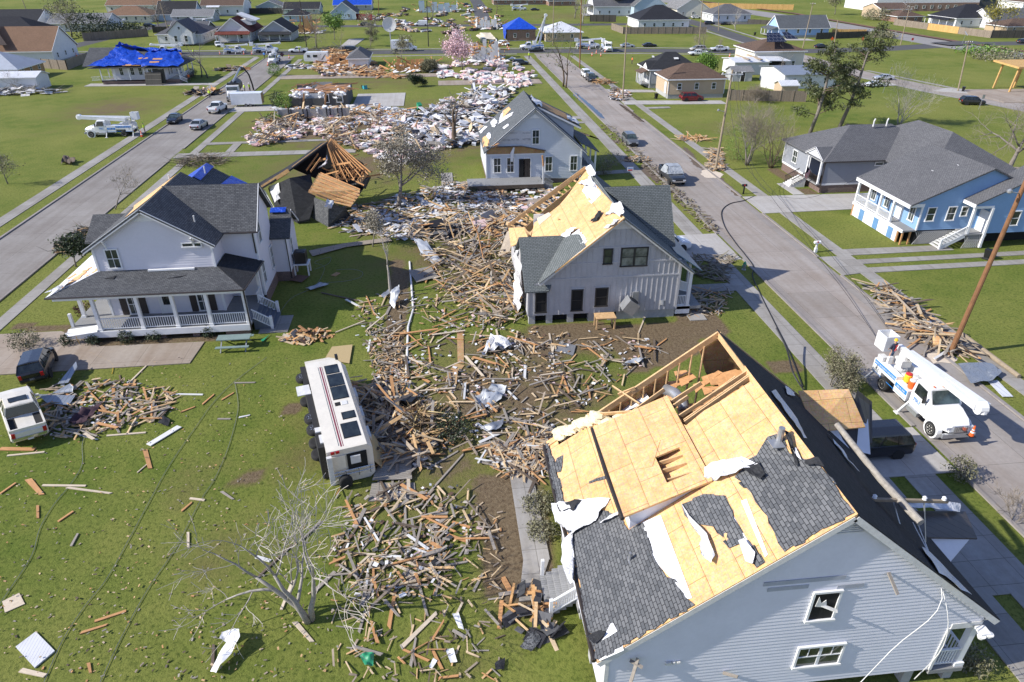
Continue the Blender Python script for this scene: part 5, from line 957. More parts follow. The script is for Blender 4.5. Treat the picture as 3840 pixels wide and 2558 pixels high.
def house_f():
    o = (54, 64, 0); t = thing('raised_house', 'blue clapboard house on a raised base with white front porch and side steps', 'house', o); x0, x1, y0, y1, zf = 47.2, 60.6, 60., 69., 1.55
    zr = lambda x: 4.38+(x-45.96)*.4436
    w = MB(); lap(w, [(x0, zf), (53.4, zf), (53.4, 4.4), (x1, 4.4), (53.3, 7.5), (45.96, 4.25), (x0, 4.25)], (0, y0, 0), (1, 0, 0), (0, -1, 0), .2, .016); lap(w, [(53.4, zf), (68, zf), (68, 4.5), (58.5, 8.0), (53.4, 5.6), (51.6, 4.75), (51.6, 4.3), (53.4, 4.3)], (0, 58.5, 0), (1, 0, 0), (0, -1, 0), .2, .016)
    lap(w, [(-y1, zf), (-y0, zf), (-y0, 4.4), (-y1, 4.4)], (x0, 0, 0), (0, -1, 0), (-1, 0, 0), .2, .016); w.box(53.35, 53.45, 58.5, 60, zf, 4.6); w.box(x0, x1, y1-.1, y1, zf, 4.4); w.build('wall', SIDF, t, o)
    r = MB(); r.slab([(45.7, 59.7, 4.3), (53.3, 59.7, 7.68), (53.3, 69.4, 7.68), (45.7, 69.4, 4.3)], .16); r.slab([(53.3, 59.7, 7.68), (61, 59.7, 4.3), (61, 69.4, 4.3), (53.3, 69.4, 7.68)], .16); r.slab([(51.3, 58.2, 4.7), (51.3, 60, 4.7), (58.5, 61.2, 8.1), (58.5, 58.2, 8.1)], .14); r.build('roof', SH_LT if False else SH_E, t, o)
    q = MB(); q.box(45.62, 45.72, 59.8, 69.4, 3.9, 4.25); q.box(45.9, 47.3, 59.95, 60.05, 3.95, 4.3); q.box(51.2, 51.32, 58.2, 60, 4.3, 4.62); q.box(51.4, 53.4, 58.4, 58.5, 4.15, 4.4); q.box(47.1, 47.24, 59.93, 60.05, zf, 4.3); q.box(45.75, 45.85, 60, 69.2, 1.3, 1.6); q.build('trim', WHITE, t, o)
    q = MB(); q.box(45.8, 47.2, 60, 69.2, 1.4, 1.55); q.box(51.4, 53.4, 58.4, 60, 1.4, 1.55); q.build('porch_floor', DECKG, t, o)
    for x, y in ((45.95, 69.05), (45.95, 66.9), (45.95, 64.8), (45.95, 62.6), (51.55, 58.55), (53.3, 58.4)): q = MB(); q.box(x-.11, x+.11, y-.11, y+.11, 1.55 if x < 53 else .1, 3.95 if x < 50 else 4.2); q.build('porch_column', WHITE, t, o)
    for a, b in (((45.95, 69), (45.95, 66.9)), ((45.95, 66.9), (45.95, 64.8)), ((45.95, 64.8), (45.95, 62.6)), ((45.95, 69.05), (47.2, 69.05))): q = MB(); rail(q, (*a, 1.55), (*b, 1.55), .9, .14); q.build('railing', WHITE, t, o)
    q = MB(); q.box(45.9, 45.98, 61, 69.1, .05, 1.35); q.build('skirt', WHITE, t, o)
    for y in (62, 64.6, 67.3): q = MB(); q.box(45.84, 45.9, y-.4, y+.4, .1, 1.3); q.build('skirt_shutter', paint('shutter_blue', (.13, .27, .48), .5), t, o)
    q = MB()
    for x, y in ((46, 60.2), (46, 60.9), (46.8, 60.2), (45.9, 69.1)): q.box(x-.07, x+.07, y-.07, y+.07, 0, 1.4)
    q.build('post', WOODO, t, o)
    q = MB()
    for x in np.arange(47.2, 51, .22): q.beam((x, 60.02, .05), (x+.9, 60.02, 1.45), .03, .03); q.beam((x+.9, 60.04, .05), (x, 60.04, 1.45), .03, .03)
    for x in np.arange(51.4, 53.2, .22): q.beam((x, 58.48, .05), (x+.5, 58.48, 1.4), .03, .03); q.beam((x+.5, 58.5, .05), (x, 58.5, 1.4), .03, .03)
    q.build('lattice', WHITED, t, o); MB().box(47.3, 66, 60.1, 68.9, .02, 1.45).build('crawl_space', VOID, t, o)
    q = MB()
    for i in range(8): q.box(51.4-.3*i-.32, 51.4-.3*i, 58.5, 59.9, 1.3-.17*i, 1.36-.17*i); q.box(51.4-.3*i-.02, 51.4-.3*i, 58.5, 59.9, 1.2-.17*i, 1.3-.17*i)
    for y in (58.5, 59.85): q.beam((51.4, y, 1.3), (49.1, y, .05), .05, .25)
    q.build('steps', WHITED, t, o); q = MB(); rail(q, (51.5, 58.5, 1.5), (49.1, 58.5, .15), .9, .15); q.box(49., 49.15, 58.42, 58.58, 0, 1.1); q.build('stair_railing', WHITE, t, o)
    for u in (48.2, 50.35): window(t, o, '-y', 59.97, u, 2.45, .95, 1.5, '2')
    window(t, o, '-y', 59.97, 51.7, 2.85, .75, 1.05, '2'); window(t, o, '-y', 58.47, 56.1, 2.25, .9, 1.55, '2')
    for u in (61.2, 65.4, 67.9): window(t, o, '-x', 47.17, u, 2.1, .9, 1.6, '2x2')
    door(t, o, '-x', 47.17, 63.2, zf); door(t, o, '-x', 53.33, 59.2, zf)
    q = MB()
    for x, y, z in ((50.2, 64, 6.2), (52., 63, 7.0)): q.box(x, x+.25, y, y+.3, z, z+.12)
    q.build('roof_vent', WHITE, t, o)
house_f()
house('tan_bungalow', 'beige bungalow with brown hipped roof and white corner steps', 46.1, 57.6, 137.9, 146.1, .8, 3.75, 6.1, 'x', 'hip', SH_BR, CLBE, '-y', dr=('-x', 139.6), step=3.)
t, o = house('dark_bungalow', 'small grey bungalow with black shingle hip roof and gabled white porch', 45.8, 56.5, 149.8, 158.2, .9, 3.8, 6.7, 'x', 'hip', SH_K, CLG, '-y', porch=('-x', 1.8, 150.2, 154, SH_BR), dr=('-x', 152))
q = MB(); q.poly([(45.3, 150, 3.9), (45.3, 154, 3.9), (45.3, 152, 5.2)][::-1]); q.build('porch_gable', WHITE, t, o)
q = MB(); q.slab([(45.1, 149.8, 3.9), (50, 149.8, 3.95), (50, 152, 5.3), (45.1, 152, 5.3)], .1); q.slab([(45.1, 154.2, 3.9), (45.1, 152, 5.3), (50, 152, 5.3), (50, 154.2, 3.95)], .1); q.build('gable_roof', SH_K, t, o)
for x, y, z, s in ((51.3, 151.6, 5.55, 1.0), (47.5, 155, 5.5, .5)): q = MB(); q.slab([(x, y, z), (x+s, y, z), (x+s, y+.5, z+.28), (x, y+.5, z+.28)], .02); q.build('roof_patch', WHITED, t, o)
# blue-tarped cottage by the left street
t, o = house('tarped_cottage', 'white cottage under blue tarps with railed corner porches', -70.2, -58.5, 168.2, 178, .9, 3.6, 6.0, 'x', 'hip', SH_C, SIDC, '', found=BRICKD, trim=False)
q = MB(); q.box(-72.3, -58.5, 166.9, 168.2, .7, .9); q.box(-58.5, -55.9, 168, 178.4, .7, .9); q.build('porch_floor', DECKG, t, o); q = MB(); q.box(-72.3, -55.9, 166.9, 167., .5, .9); q.box(-72.2, -56, 167.1, 178, 0, .6); q.build('porch_base', BRICKD, t, o)
q = MB(); q.box(-62.3, -58.5, 166.6, 168.2, .9, 3.5); q.build('front_bay', SIDC, t, o)
for x, y in ((-72.1, 167.), (-69.2, 167), (-66.2, 167), (-63., 167), (-56.1, 168.2), (-56.1, 171.4), (-56.1, 174.8), (-56.1, 178.2), (-72.1, 171)): q = MB(); q.box(x-.1, x+.1, y-.1, y+.1, .9, 3.5); q.build('porch_column', WHITE, t, o)
for a, b in (((-72, 167), (-69.2, 167)), ((-69.2, 167), (-66.2, 167)), ((-66.2, 167), (-63, 167)), ((-56.1, 168.2), (-56.1, 171.4)), ((-56.1, 171.4), (-56.1, 174.8)), ((-56.1, 174.8), (-56.1, 178.2)), ((-58.4, 167.9), (-56.2, 167.9)), ((-55.9, 166.9), (-54.2, 166.9)), ((-74, 166.2), (-72.5, 167))): q = MB(); rail(q, (*a, .9), (*b, .9 if b[0] != -54.2 else .1), .85, .2); q.build('railing', WHITE, t, o)
r = MB(); r.slab([(-74.2, 166.2, 3.55), (-62.6, 166.2, 3.55), (-62.6, 168.6, 4.2), (-72, 168.6, 4.2)], .12); r.slab([(-62.6, 165.8, 3.55), (-55.2, 165.8, 3.55), (-57.5, 168.8, 4.4), (-62.6, 168.8, 4.4)], .12); r.slab([(-55.2, 165.8, 3.55), (-55.2, 178.8, 3.55), (-57.5, 178.8, 4.4), (-57.5, 168.8, 4.4)], .12); r.slab([(-76, 168, 3.7), (-70, 168, 3.7), (-70, 174, 6.8), (-76, 174, 6.8)], .12); r.build('porch_roof', SH_C, t, o)
for i, (pts, a) in enumerate((([(-74.3, 166.1, 3.7), (-68, 166.4, 3.75), (-62.6, 166.4, 3.8), (-63, 170, 5.0), (-66, 173, 6.1), (-70.2, 173.5, 6.9), (-71, 170, 5.2)], .5), ([(-62.8, 165.7, 3.75), (-55.1, 165.7, 3.7), (-55, 170, 3.8), (-57, 173.4, 5.7), (-63, 173.4, 6.0), (-63.5, 169, 4.8)], .5), ([(-70.2, 173.4, 7.0), (-68.5, 173, 7.2), (-62, 172.6, 5.7), (-57, 173, 5.9), (-57, 176, 5.2), (-68, 176, 5.5)], .7))): q = MB(); crumple(q, pts, a, 7, .08, seed=i*4.2, n=Vector((0, 0, 1))); q.build('tarp', TARP, t, o, True)
for i, (x, y, z) in enumerate(((-66, 166.3, 3.95), (-64.2, 166.3, 3.95), (-63.2, 168.6, 5.0), (-60, 168, 4.9), (-60.5, 167, 4.4))): q = MB(); q.slab([(x-1, y, z), (x+1, y, z), (x+1, y+.6, z+.2), (x-1, y+.6, z+.2)], .05); q.build('holding_board', WOODO, t, o)
for u in (-68.2, -65.9, -64.2): window(t, o, '-y', 168.18, u, 1.7, .85, 1.6, '2x2')
for u in (-61.6, -59.4): window(t, o, '-y', 166.58, u, 1.6, .85, 1.6, '2x2')
for u in (169, 170.8, 174, 176.5): window(t, o, '+x', -58.48, u, 1.5, .8, 1.7, '2x2')
# unroofed brick house
def house_k():
    o = (-21.5, 141, 0); t = thing('ruined_house', 'dark brick house with its roof gone, brown ceilings and insulation laid open', 'house', o)
    w = MB(); w.box(-27, -20.6, 136.5, 136.7, 0, 1.7); w.box(-20.6, -19.6, 136.5, 136.7, 0, .8); w.box(-19.6, -16.3, 136.5, 136.7, 0, 2.6); w.box(-16.5, -16.3, 136.7, 146.6, 0, 2.6); w.box(-27, -26.8, 136.7, 146.6, 0, 1.9); w.box(-27, -16.3, 146.4, 146.6, 0, 2.7); w.build('wall', M('brick_charcoal', (.085, .085, .08), .9, .25, 3, bmp=.2), t, o)
    c = MB(); rg = random.Random(8)
    for x0, x1, y0, y1 in ((-24.8, -22.6, 138.5, 142), (-22.5, -20.3, 138.3, 142.5), (-20.2, -16.6, 137, 141.5), (-23, -16.6, 141.6, 146)): c.slab(jag([(x0, y0, 2.45), (x1, y0, 2.5), (x1, y1, 2.55), (x0, y1, 2.5)], .7, .12, int(x0*7)), .08)
    c.build('ceiling', M('ceiling_brown', (.30, .17, .10), .9, .3, 1.5), t, o); c = MB(); c.box(-26.8, -16.5, 138, 138.1, 0, 2.3); c.box(-24, -23.9, 136.7, 146, 0, 2.2); c.build('inner_wall', WHITED, t, o); c = MB(); c.box(-26.7, -24.2, 142, 146.3, 1.9, 2.); c.build('lilac_room', M('lilac_wall', (.42, .36, .47), .8, .1, 1), t, o)
    c = MB(); c.box(-24, -20, 145.8, 145.9, 1.2, 3.1); c.build('rear_partition', M('grey_wall', (.34, .36, .34), .8, .1, 1), t, o)
    q = MB()
    for _ in range(90): x = rg.choice([rg.uniform(-26.8, -16.4), rg.gauss(-17.4, .8), rg.gauss(-25.6, .7)]); y = rg.choice([136.8, 138.2, rg.uniform(137, 146), 140]); q.blob((x, y+rg.uniform(-.3, .3), 2.0+rg.uniform(-.3, .7)), rg.uniform(.2, .6), rg.uniform(.2, .45), rg.uniform(.12, .3), rnd=.4, rg=rg)
    q.build('insulation', INSW, t, o); q = MB()
    for _ in range(34): x = rg.uniform(-27.5, -16.2); y = rg.uniform(136.5, 146.8); a = rg.uniform(-.5, .5); q.beam((x, y, 2.6+rg.uniform(0, .3)), (x+rg.uniform(1, 3)*math.cos(a), y+rg.uniform(-1, 1), 2.6+rg.uniform(-.2, .7)), .05, .14)
    for x, zz in ((-24.6, 2.6), (-20.6, 2.7)): q.beam((x, 136.3, 0), (x+.5, 136.4, zz), .1, .3)
    q.build('rafter', WOODO, t, o); window(t, o, '-y', 136.48, -17.7, .9, 1.2, 1.6, '2'); window(t, o, '-y', 136.48, -20.1, .9, .9, 1.5, 'open', WHITE, VOID)
house_k()
# collapsed black roof next to the porch house
def house_h():
    o = (-6, 77, 0); t = thing('collapsed_house', 'collapsed house, its black roof crushed over splintered rafters and orange sheathing', 'house', o)
    V = lambda a, b, z: G(940+a*.4688, 480+b*.4688, z)
    r = MB(); r.slab([V(40, 455, 2.9), V(65, 492, 2.8), V(310, 335, 5.1), V(615, 112, 6.9), V(560, 120, 6.6), V(335, 285, 4.6)], .2); r.slab([V(140, 480, 2.7), V(310, 400, 4.4), V(480, 370, 4.2), V(520, 560, 2.4), V(470, 730, .5), V(375, 750, .3), V(200, 645, 1.)], .2); r.build('roof', SH_K, t, o)
    r = MB(); r.slab([V(470, 700, .5), V(510, 555, 2.5), V(625, 600, 2.6), V(620, 782, .3)], .15); r.slab([V(620, 600, 2.6), V(620, 782, .3), V(800, 700, .2), V(760, 640, 1.9)], .15); r.slab([V(800, 450, 2.6), V(870, 440, 3.), V(960, 390, 2.9), V(920, 480, 1.8)], .12); r.build('roof_edge', SH_C, t, o)
    r = MB(); r.beam(V(68, 488, 2.75), V(305, 338, 5.1), .1, .4); r.beam(V(335, 318, 4.9), V(618, 108, 6.8), .1, .25); r.slab([V(140, 440, 3.1), V(305, 330, 5.), V(300, 360, 4.7), V(160, 450, 3.)], .05); r.build('torn_edge', OSBD, t, o)
    r = MB(); r.slab([V(545, 360, 4.6), V(872, 490, 4.0), V(870, 540, 3.5), V(800, 628, 2.6), V(620, 582, 2.9), V(458, 512, 3.8)], .06); r.build('sheathing_panel', OSBD, t, o)
    f = MB()
    for i in range(6): k = i/5; a = V(560-95*k, 358+140*k, 4.75-.7*k); b = V(875-70*k, 492+120*k, 4.15-1.4*k); f.beam(a, b, .05, .12)
    for i in range(15): k = i/14; f.beam(V(612+30*k, 130-45*k, 6.7), V(700+260*k, 440-90*k+20*math.sin(i*2), 3.2+1.2*k), .05, .15)
    for i in range(8): f.beam(V(640+i*30, 330+i*14, 3.6), V(760+i*22, 230+i*14, 4.6), .05, .14)
    rg = random.Random(5)
    for _ in range(26): a = V(rg.uniform(560, 900), rg.uniform(230, 420), rg.uniform(2.5, 4.5)); f.beam(a, a+Vector((rg.uniform(-2.5, 2.5), rg.uniform(-2, 2), rg.uniform(-1.2, 1))), .06, .14)
    for a, b, c, d in ((445, 340, 540, 205), (490, 290, 600, 245), (480, 350, 560, 240), (645, 300, 800, 275)): f.beam(V(a, b, 4.6), V(c, d, 5.6), .06, .2)
    f.build('rafter', WOODO, t, o)
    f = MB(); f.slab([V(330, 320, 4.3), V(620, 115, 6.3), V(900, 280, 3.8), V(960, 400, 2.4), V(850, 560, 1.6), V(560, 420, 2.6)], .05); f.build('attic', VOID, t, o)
    f = MB(); f.slab([V(625, 340, 3.9), V(660, 325, 4.2), V(720, 400, 3.2), V(700, 420, 3.)], .05); f.slab([V(845, 440, 2.9), V(930, 340, 3.9), V(945, 360, 3.6), V(880, 445, 2.9)], .05); f.build('bare_sheathing', OSB, t, o)
    w = MB(); crumple(w, [V(580, 650, 2.9), V(600, 590, 3.), V(660, 600, 2.9), V(640, 660, 2.4)], .3, 5, .1); w.build('torn_wrap', MATS['sheet_metal'], t, o, True)
    w = MB(); crumple(w, [V(560, 330, 4.8), V(600, 290, 5.1), (V(630, 210, 5.6)), V(620, 280, 5.)], .3, 5, .1); w.build('torn_wrap', WRAP, t, o, True)
    w = MB(); crumple(w, [V(145, 470, 2.85), V(230, 440, 3.6), V(250, 560, 2.1), V(200, 600, 1.7)], .15, 5, .04); w.build('underlayment', WHITED, t, o)
    w = MB(); w.slab([V(60, 495, 2.6), V(110, 490, 2.7), V(195, 650, .6), V(180, 640, .5)], .1); w.build('wall', WHITED, t, o)
house_h()
RS = M('roof_slate_blue', (.34, .37, .42), .8, .15, .6)
MTAN = SH_TAN
for a in (
 ('tan_gable_house', 'white house with a tan gable roof and one dark missing strip', -128, -98.5, 203.5, 218, .3, 4.3, 10.2, 'x', 'gable', MTAN, CLW, '+x', None),
 ('hip_bungalow', 'unfinished bungalow with slate-blue hip roof and bare orange sheathing walls', -112, -92.5, 173.5, 185.5, .6, 3.6, 7.2, 'x', 'hip', RS, OSBD, '-y +x', None),
 ('navy_hip_house', 'white house with a dark navy hip roof behind the tan gable house', -150, -122, 247, 262, .5, 4.6, 9.2, 'x', 'hip', SH_NAVY, CLW, '-y +x', None),
 ('brown_hip_house', 'low house with brown hip roof beyond the dark hedge', -131, -112, 318, 332, .3, 3.6, 7.2, 'x', 'hip', SH_TAN, CLY, '-y', None),
 ('dark_roof_house', 'long house with a charcoal gable roof at the end of the hedge', -111, -96, 322, 334, .5, 4., 9., 'x', 'gable', SH_K, CLBL, '-y', None),
 ('gabled_cottage', 'white-gabled grey house beside the red-roofed one', -84, -71, 240, 258, .5, 4.2, 8., 'x', 'hip', SH_E, CLW, '-y +x', None),
 ('red_roof_house', 'white house with a red metal roof and red porch roof', -67, -57, 243.5, 262, .5, 4.6, 9.0, 'y', 'gable', SH_RED, CLW, '-y +x', ('-y', 2.5, -67, -57, MATS['metal_red'])),
 ('porch_cottage', 'grey cottage with black gable roof and pale porch columns', -54.5, -44.8, 246, 260, .6, 4., 7.6, 'y', 'gable', SH_K, CLG, '-y +x', ('-y', 2.4, -54.5, -44.8, SH_K)),
 ('small_blue_house', 'small pale blue house with dark hip roof behind the tall bare tree', -59, -50, 314, 325, .3, 3.4, 6., 'x', 'hip', SH_NAVY, CLBL, '-y', None),
 ('light_blue_gable_house', 'light blue gable house with red fence at its side', -41, -30.8, 320, 336, .4, 4.2, 8.6, 'y', 'gable', SH_E, CLBL, '-y +x', None),
 ('white_shotgun_house', 'tall white house with brown roof and small white porch hood', -100, -82, 346, 362, .6, 6., 10.5, 'x', 'gable', SH_BR, CLW, '-y', ('-y', 1.6, -97, -92, MRW)),
 ('pale_gable_house', 'pale green gable house behind the long wooden fence', -80, -68, 362, 376, .4, 3.8, 6.4, 'y', 'gable', SH_LT, CLGN, '-y', None),
 ('grey_low_house', 'low grey house with pale grey roof between two power poles', -104, -88, 318, 328, .3, 3.2, 5.6, 'x', 'gable', SH_LT, CLG, '-y +x', None),
 ('dark_wall_house', 'dark grey low house with sagging roof behind the pale cottage', -88, -76, 264, 275, .3, 3., 5.4, 'x', 'gable', SH_E, CLDK, '-y', None),
 ('garage', 'white garage with grey hip roof standing among rubble', -20.8, -16, 185.2, 196, 0, 3.2, 5.2, 'y', 'hip', SH_E, CLW, '', None),
 ('metal_roof_house', 'tan brick house with a stripped white metal roof beside a bucket truck', 36.5, 48.2, 235.5, 248, .3, 3.8, 6.8, 'x', 'hip', MRW, CLT, '-y', None),
 ('dark_hip_house', 'wide white house with large dark plum hip roof behind a wooden fence', 76.4, 95.4, 270, 286, .2, 4.4, 9.6, 'x', 'hip', SH_NAVY, CLW, '-y', None),
 ('white_farmhouse', 'tall white house with grey gable roof and roof dormer', 71.5, 90, 326, 340, .4, 6., 12.5, 'x', 'gable', SH_E, CLW, '-y -x', ('-x', 3, 327, 338, SH_E)),
 ('blue_gable_house', 'tall pale blue gabled house rising behind the plum-roofed one', 88, 102, 320, 336, .4, 6.5, 12.8, 'y', 'gable', SH_E, CLBL, '-y', None),
 ('grey_hip_house', 'cream house with grey hip roof by the street corner', 113.5, 129, 293, 306, .4, 4.2, 8., 'x', 'hip', SH_E, CLW, '-y -x', None),
 ('cream_gable_house', 'cream house with steep slate gable behind parked dark vehicles', 106, 120, 316, 334, .4, 5., 10, 'y', 'gable', SH_LT, CLY, '-y -x', None),
 ('blue_white_house', 'bright blue house with white porch gable and grey roof', 115.5, 133, 238, 247, .7, 4.4, 8.2, 'x', 'gable', SH_D, CLB2, '-y', ('-x', 2.4, 238.5, 246.5, SH_D)),
 ('solar_house', 'two-storey cream house with solar panels on its brown roof', 78, 90.5, 171, 183, .2, 6., 8.4, 'x', 'hip', SH_BR, CLY, '-y +x', None),
 ('black_roof_house', 'white house with black hip roof and columned porch beyond the railway', 196, 216, 262, 278, .5, 4.6, 9.5, 'x', 'hip', SH_NAVY, CLW, '-y', ('-x', 3, 263, 276, SH_NAVY)),
 ('white_gable_house', 'white house with grey roof beside the railway fence', 206, 226, 256, 270, .4, 4.2, 8.2, 'x', 'gable', SH_E, CLW, '-y -x', None),
 ('beige_block_house', 'plain beige two-storey block beyond the railway', 191.5, 205, 304, 318, 0, 5., 7., 'x', 'gable', SH_BR, CLBE, '-y', None),
 ('brick_low_house', 'low red brick house with dark roof behind the rail fence', 188, 199, 286, 297, 0, 3., 5.6, 'x', 'hip', SH_BR, BRICK, '-y', None),
 ('tan_low_house', 'low tan house with brown roof at the far fence', 202, 220, 243, 254, 0, 3., 5.4, 'x', 'hip', SH_BR, CLT, '-y', None),
 ('grey_shed_house', 'grey house with charcoal roof beyond the bare left trees', -170, -140, 285, 302, .4, 4.4, 8.6, 'x', 'gable', SH_K, CLW, '-y +x', None),
 ('white_low_house', 'white low house with pale grey roof beside a thin pole', -136, -116, 284, 298, .3, 4., 7., 'x', 'gable', SH_LT, CLW, '-y', None),
 ('slate_hip_house', 'white house with blue-black hip roof at the far left street', -176, -150, 258, 274, .3, 4.4, 8.4, 'x', 'hip', SH_NAVY, CLG, '-y +x', None),
 ('tan_far_house', 'house with orange-tan roof far beyond the white house', -150, -126, 372, 390, .3, 4.4, 9., 'x', 'gable', SH_TAN, CLY, '-y', None),
 ('green_far_house', 'green-walled low house with dark roof near the tarped one', -66, -50, 352, 364, .3, 3.2, 6., 'x', 'gable', SH_K, CLGN, '-y', None),
 ('blue_tarp_far_house', 'grey house with a blue tarp roof beyond the open lots', -46, -28, 372, 386, .3, 3.6, 7., 'x', 'gable', TARP, CLG, '-y', None),
 ('brown_far_house', 'brown-roofed low house at the end of the far street', 34, 62, 402, 416, .3, 3.4, 6.6, 'x', 'gable', SH_BR, BRICK, '-y', None),
 ('red_brick_far_house', 'red brick house with dark carport far down the street', 62, 76, 392, 404, 0, 3.2, 5.8, 'x', 'hip', SH_K, BRICK, '-y', None),
 ('pale_far_house', 'pale house with grey roof behind tall bare oaks', 94, 112, 366, 380, .3, 5., 9.5, 'x', 'gable', SH_E, CLW, '-y', None),
 ('far_corner_house', 'white two-storey house at the far end of the railway', 270, 296, 320, 336, .3, 6.5, 10, 'x', 'hip', SH_BR, CLW, '-y', None)):
    a = list(a); a[7] *= .74; a[8] *= .8
    house(a[0], a[1], *a[2:14], ov=.5, wz=.7, porch=a[14], trim=a[3]-a[2] < 40, step=3.6)
t, o = house('warehouse', 'long white metal warehouse with brick lower wall beyond the railway', 210, 262, 338, 366, 0, 8.5, 10, 'x', 'gable', MRW, CLW, '', trim=False); q = MB(); q.box(210, 262, 337.8, 338, 0, 3.6); q.build('brick_wall', BRICK, t, o); autowin(t, o, '-y', 337.75, 212, 260, 1.2, 1.4, 1.4, 4)
t, o = house('grey_warehouse', 'dark-fronted commercial building beside the white warehouse', 264, 330, 350, 372, 0, 9, 9.6, 'x', 'gable', MRG, CLDK, '', trim=False); autowin(t, o, '-y', 349.9, 266, 328, 4.5, 3.2, 3, 4.5)
# details on a few of them
for nm, polys in (('tan_gable_house', [[(-111.5, 203.2, 4.36), (-108.6, 203.2, 4.36), (-115, 210.75, 10.25), (-118, 210.75, 10.25)]]), ('solar_house', [[(80.5, 171.2, 6.35), (85.5, 171.2, 6.35), (85.2, 175.4, 7.9), (82, 175.4, 7.9)], [(86, 172.6, 6.8), (89, 172.6, 6.8), (87.5, 175.8, 8.05), (86, 175.8, 8.05)]])):
    p = bpy.data.objects[nm]
    for pl in polys:
        q = MB(); q.slab([Vector(v)+Vector((0, -.1, .12)) for v in pl], .05); q.build('missing_strip' if nm[0] == 't' else 'solar_panel', M('felt_brown', (.05, .035, .03), .9, .2, 2) if nm[0] == 't' else boardmat('solar_cells', (.012, .015, .03), (.014, .018, .035), 1., 1.6, (.2, .2, .22), .03, .1, .2), p, p.location)
p = bpy.data.objects['red_roof_house']; q = MB(); q.slab([(-57.5, 249, 6.0), (-55.8, 249, 6.), (-55.8, 256, 6.), (-61.5, 256, 8.), (-61.5, 249, 8.)], .2); q.box(-60.5, -57.2, 249.3, 255.7, 4.6, 6.2); q.build('side_dormer', CLW, p, p.location)
p = bpy.data.objects['gabled_cottage']; q = MB(); gwall(q, -79.5, -72.5, 236.5, 244, .5, 4.2, 7.0); q.build('front_wing', CLW, p, p.location); q = MB(); gable_roof(q, -79.5, -72.5, 236.5, 248, 4.2, 7.1); q.build('front_wing_roof', SH_E, p, p.location)
for u, z, w_, h_ in ((-77.5, 1.2, 1, 1.8), (-74.5, 1.2, 1, 1.8), (-76, 4.6, .8, .9)): window(p, p.location, '-y', 236.48, u, z, w_, h_, '2')
p = bpy.data.objects['white_farmhouse']; q = MB(); q.box(80, 85, 326.5, 331, 7, 10.4); q.build('roof_dormer', CLW, p, p.location); q = MB(); q.slab([(79.6, 326, 10.4), (85.4, 326, 10.4), (85.4, 333, 11.6), (79.6, 333, 11.6)], .15); q.build('dormer_roof', SH_E, p, p.location); window(p, p.location, '-y', 326.45, 82.5, 8, 2, 1.5, 'pair')
# tarped brick house, sheds, ruins
t, o = house('tarped_brick_house', 'brick house wrapped in bright blue tarps by the bucket truck', 24.3, 33.6, 238.5, 250, .2, 3.6, 6.6, 'x', 'hip', TARP, BRICK, '-y', trim=False); q = MB(); crumple(q, [(24.1, 238.2, 3.8), (24.0, 238.2, .6), (24, 244, .5), (24, 247, 3.8)], .3, 5, .06, n=Vector((-1, 0, 0))); q.build('hanging_tarp', TARP, t, o, True)
t, o = house('long_white_shed', 'long white shed with pale metal roof under the slate-blue bungalow', -104, -83, 161.5, 167, 0, 2.7, 3.5, 'x', 'gable', MRW, CLW, '', ov=.3, trim=False)
t, o = house('metal_roof_shed', 'white shed with rusted white metal roof and broken front', 70.6, 79, 164.8, 172, 0, 3., 3.5, 'x', 'gable', MRW, CLW, '', ov=.6, trim=False); q = MB(); q.box(73.5, 74, 164.2, 172.4, 3.4, 3.56); q.box(76.4, 77, 164.2, 172.4, 3.36, 3.54); q.build('rust_strip', M('rust_sheet', (.36, .27, .18), .8, .3, 2), t, o); MB().box(79, 83, 164.8, 171, 0, 2.7).build('open_bay', VOID, t, o); q = MB(); q.slab([(78.6, 164, 3.2), (84, 164, 3.1), (84, 172, 3.3), (78.6, 172, 3.4)], .1); q.build('bay_roof', MRW, t, o)
house('garden_shed', 'little grey shed with open dark door behind the tan bungalow', 66.9, 71.4, 156.2, 160.5, 0, 2.1, 3., 'x', 'gable', SH_LT, CLG, '', ov=.2, trim=False, dr=('-y', 69.2, BLACK))
t, o = house('carport_house', 'white flat-roofed house with ribbed metal carport behind the pines', 74, 85.5, 146, 158, 0, 3., 3.9, 'x', 'gable', MRG, CLW, '-y', ov=.6, trim=False)
house('lean_to_shed', 'pale shed with a shiny lean-to roof by the grey fence', 70.5, 74, 139.5, 143, 0, 1.9, 2.6, 'x', 'gable', MRW, CLBE, '', ov=.2, trim=False)
def ruin(name, label, x0, x1, y0, y1, hs, mat, seed):
    o = ((x0+x1)/2, (y0+y1)/2, 0); t = thing(name, label, 'ruin', o); rg = random.Random(seed); q = MB(); n = 6
    for i in range(n):
        a = x0+(x1-x0)*i/n; b = x0+(x1-x0)*(i+.86)/n
        for y in (y0, y1): q.box(a, b, y, y+.15, 0, rg.uniform(.3, 1)*hs)
    for i in range(3):
        for x in (x0, x1): q.box(x, x+.15, y0+(y1-y0)*i/3, y0+(y1-y0)*(i+.8)/3, 0, rg.uniform(.4, 1)*hs)
    q.build('wall', mat, t, o); q = MB()
    for _ in range(40): p = Vector((rg.uniform(x0-2, x1+3), rg.uniform(y0-2, y1+1), rg.uniform(.1, hs*.8))); q.beam(p, p+Vector((rg.uniform(-2.5, 2.5), rg.uniform(-2, 2), rg.uniform(-1, 1.2))), .12, .3)
    q.build('broken_timber', WOODO, t, o); q = MB()
    for _ in range(30): p = Vector((rg.uniform(x0-2, x1+3), rg.uniform(y0-3, y1), .2)); q.slab(jag([p, p+Vector((rg.uniform(1, 2.5), 0, .3)), p+Vector((rg.uniform(1, 2), 1.5, .5))], .6, .15, 1), .05)
    q.build('broken_panel', WHITED, t, o); return t
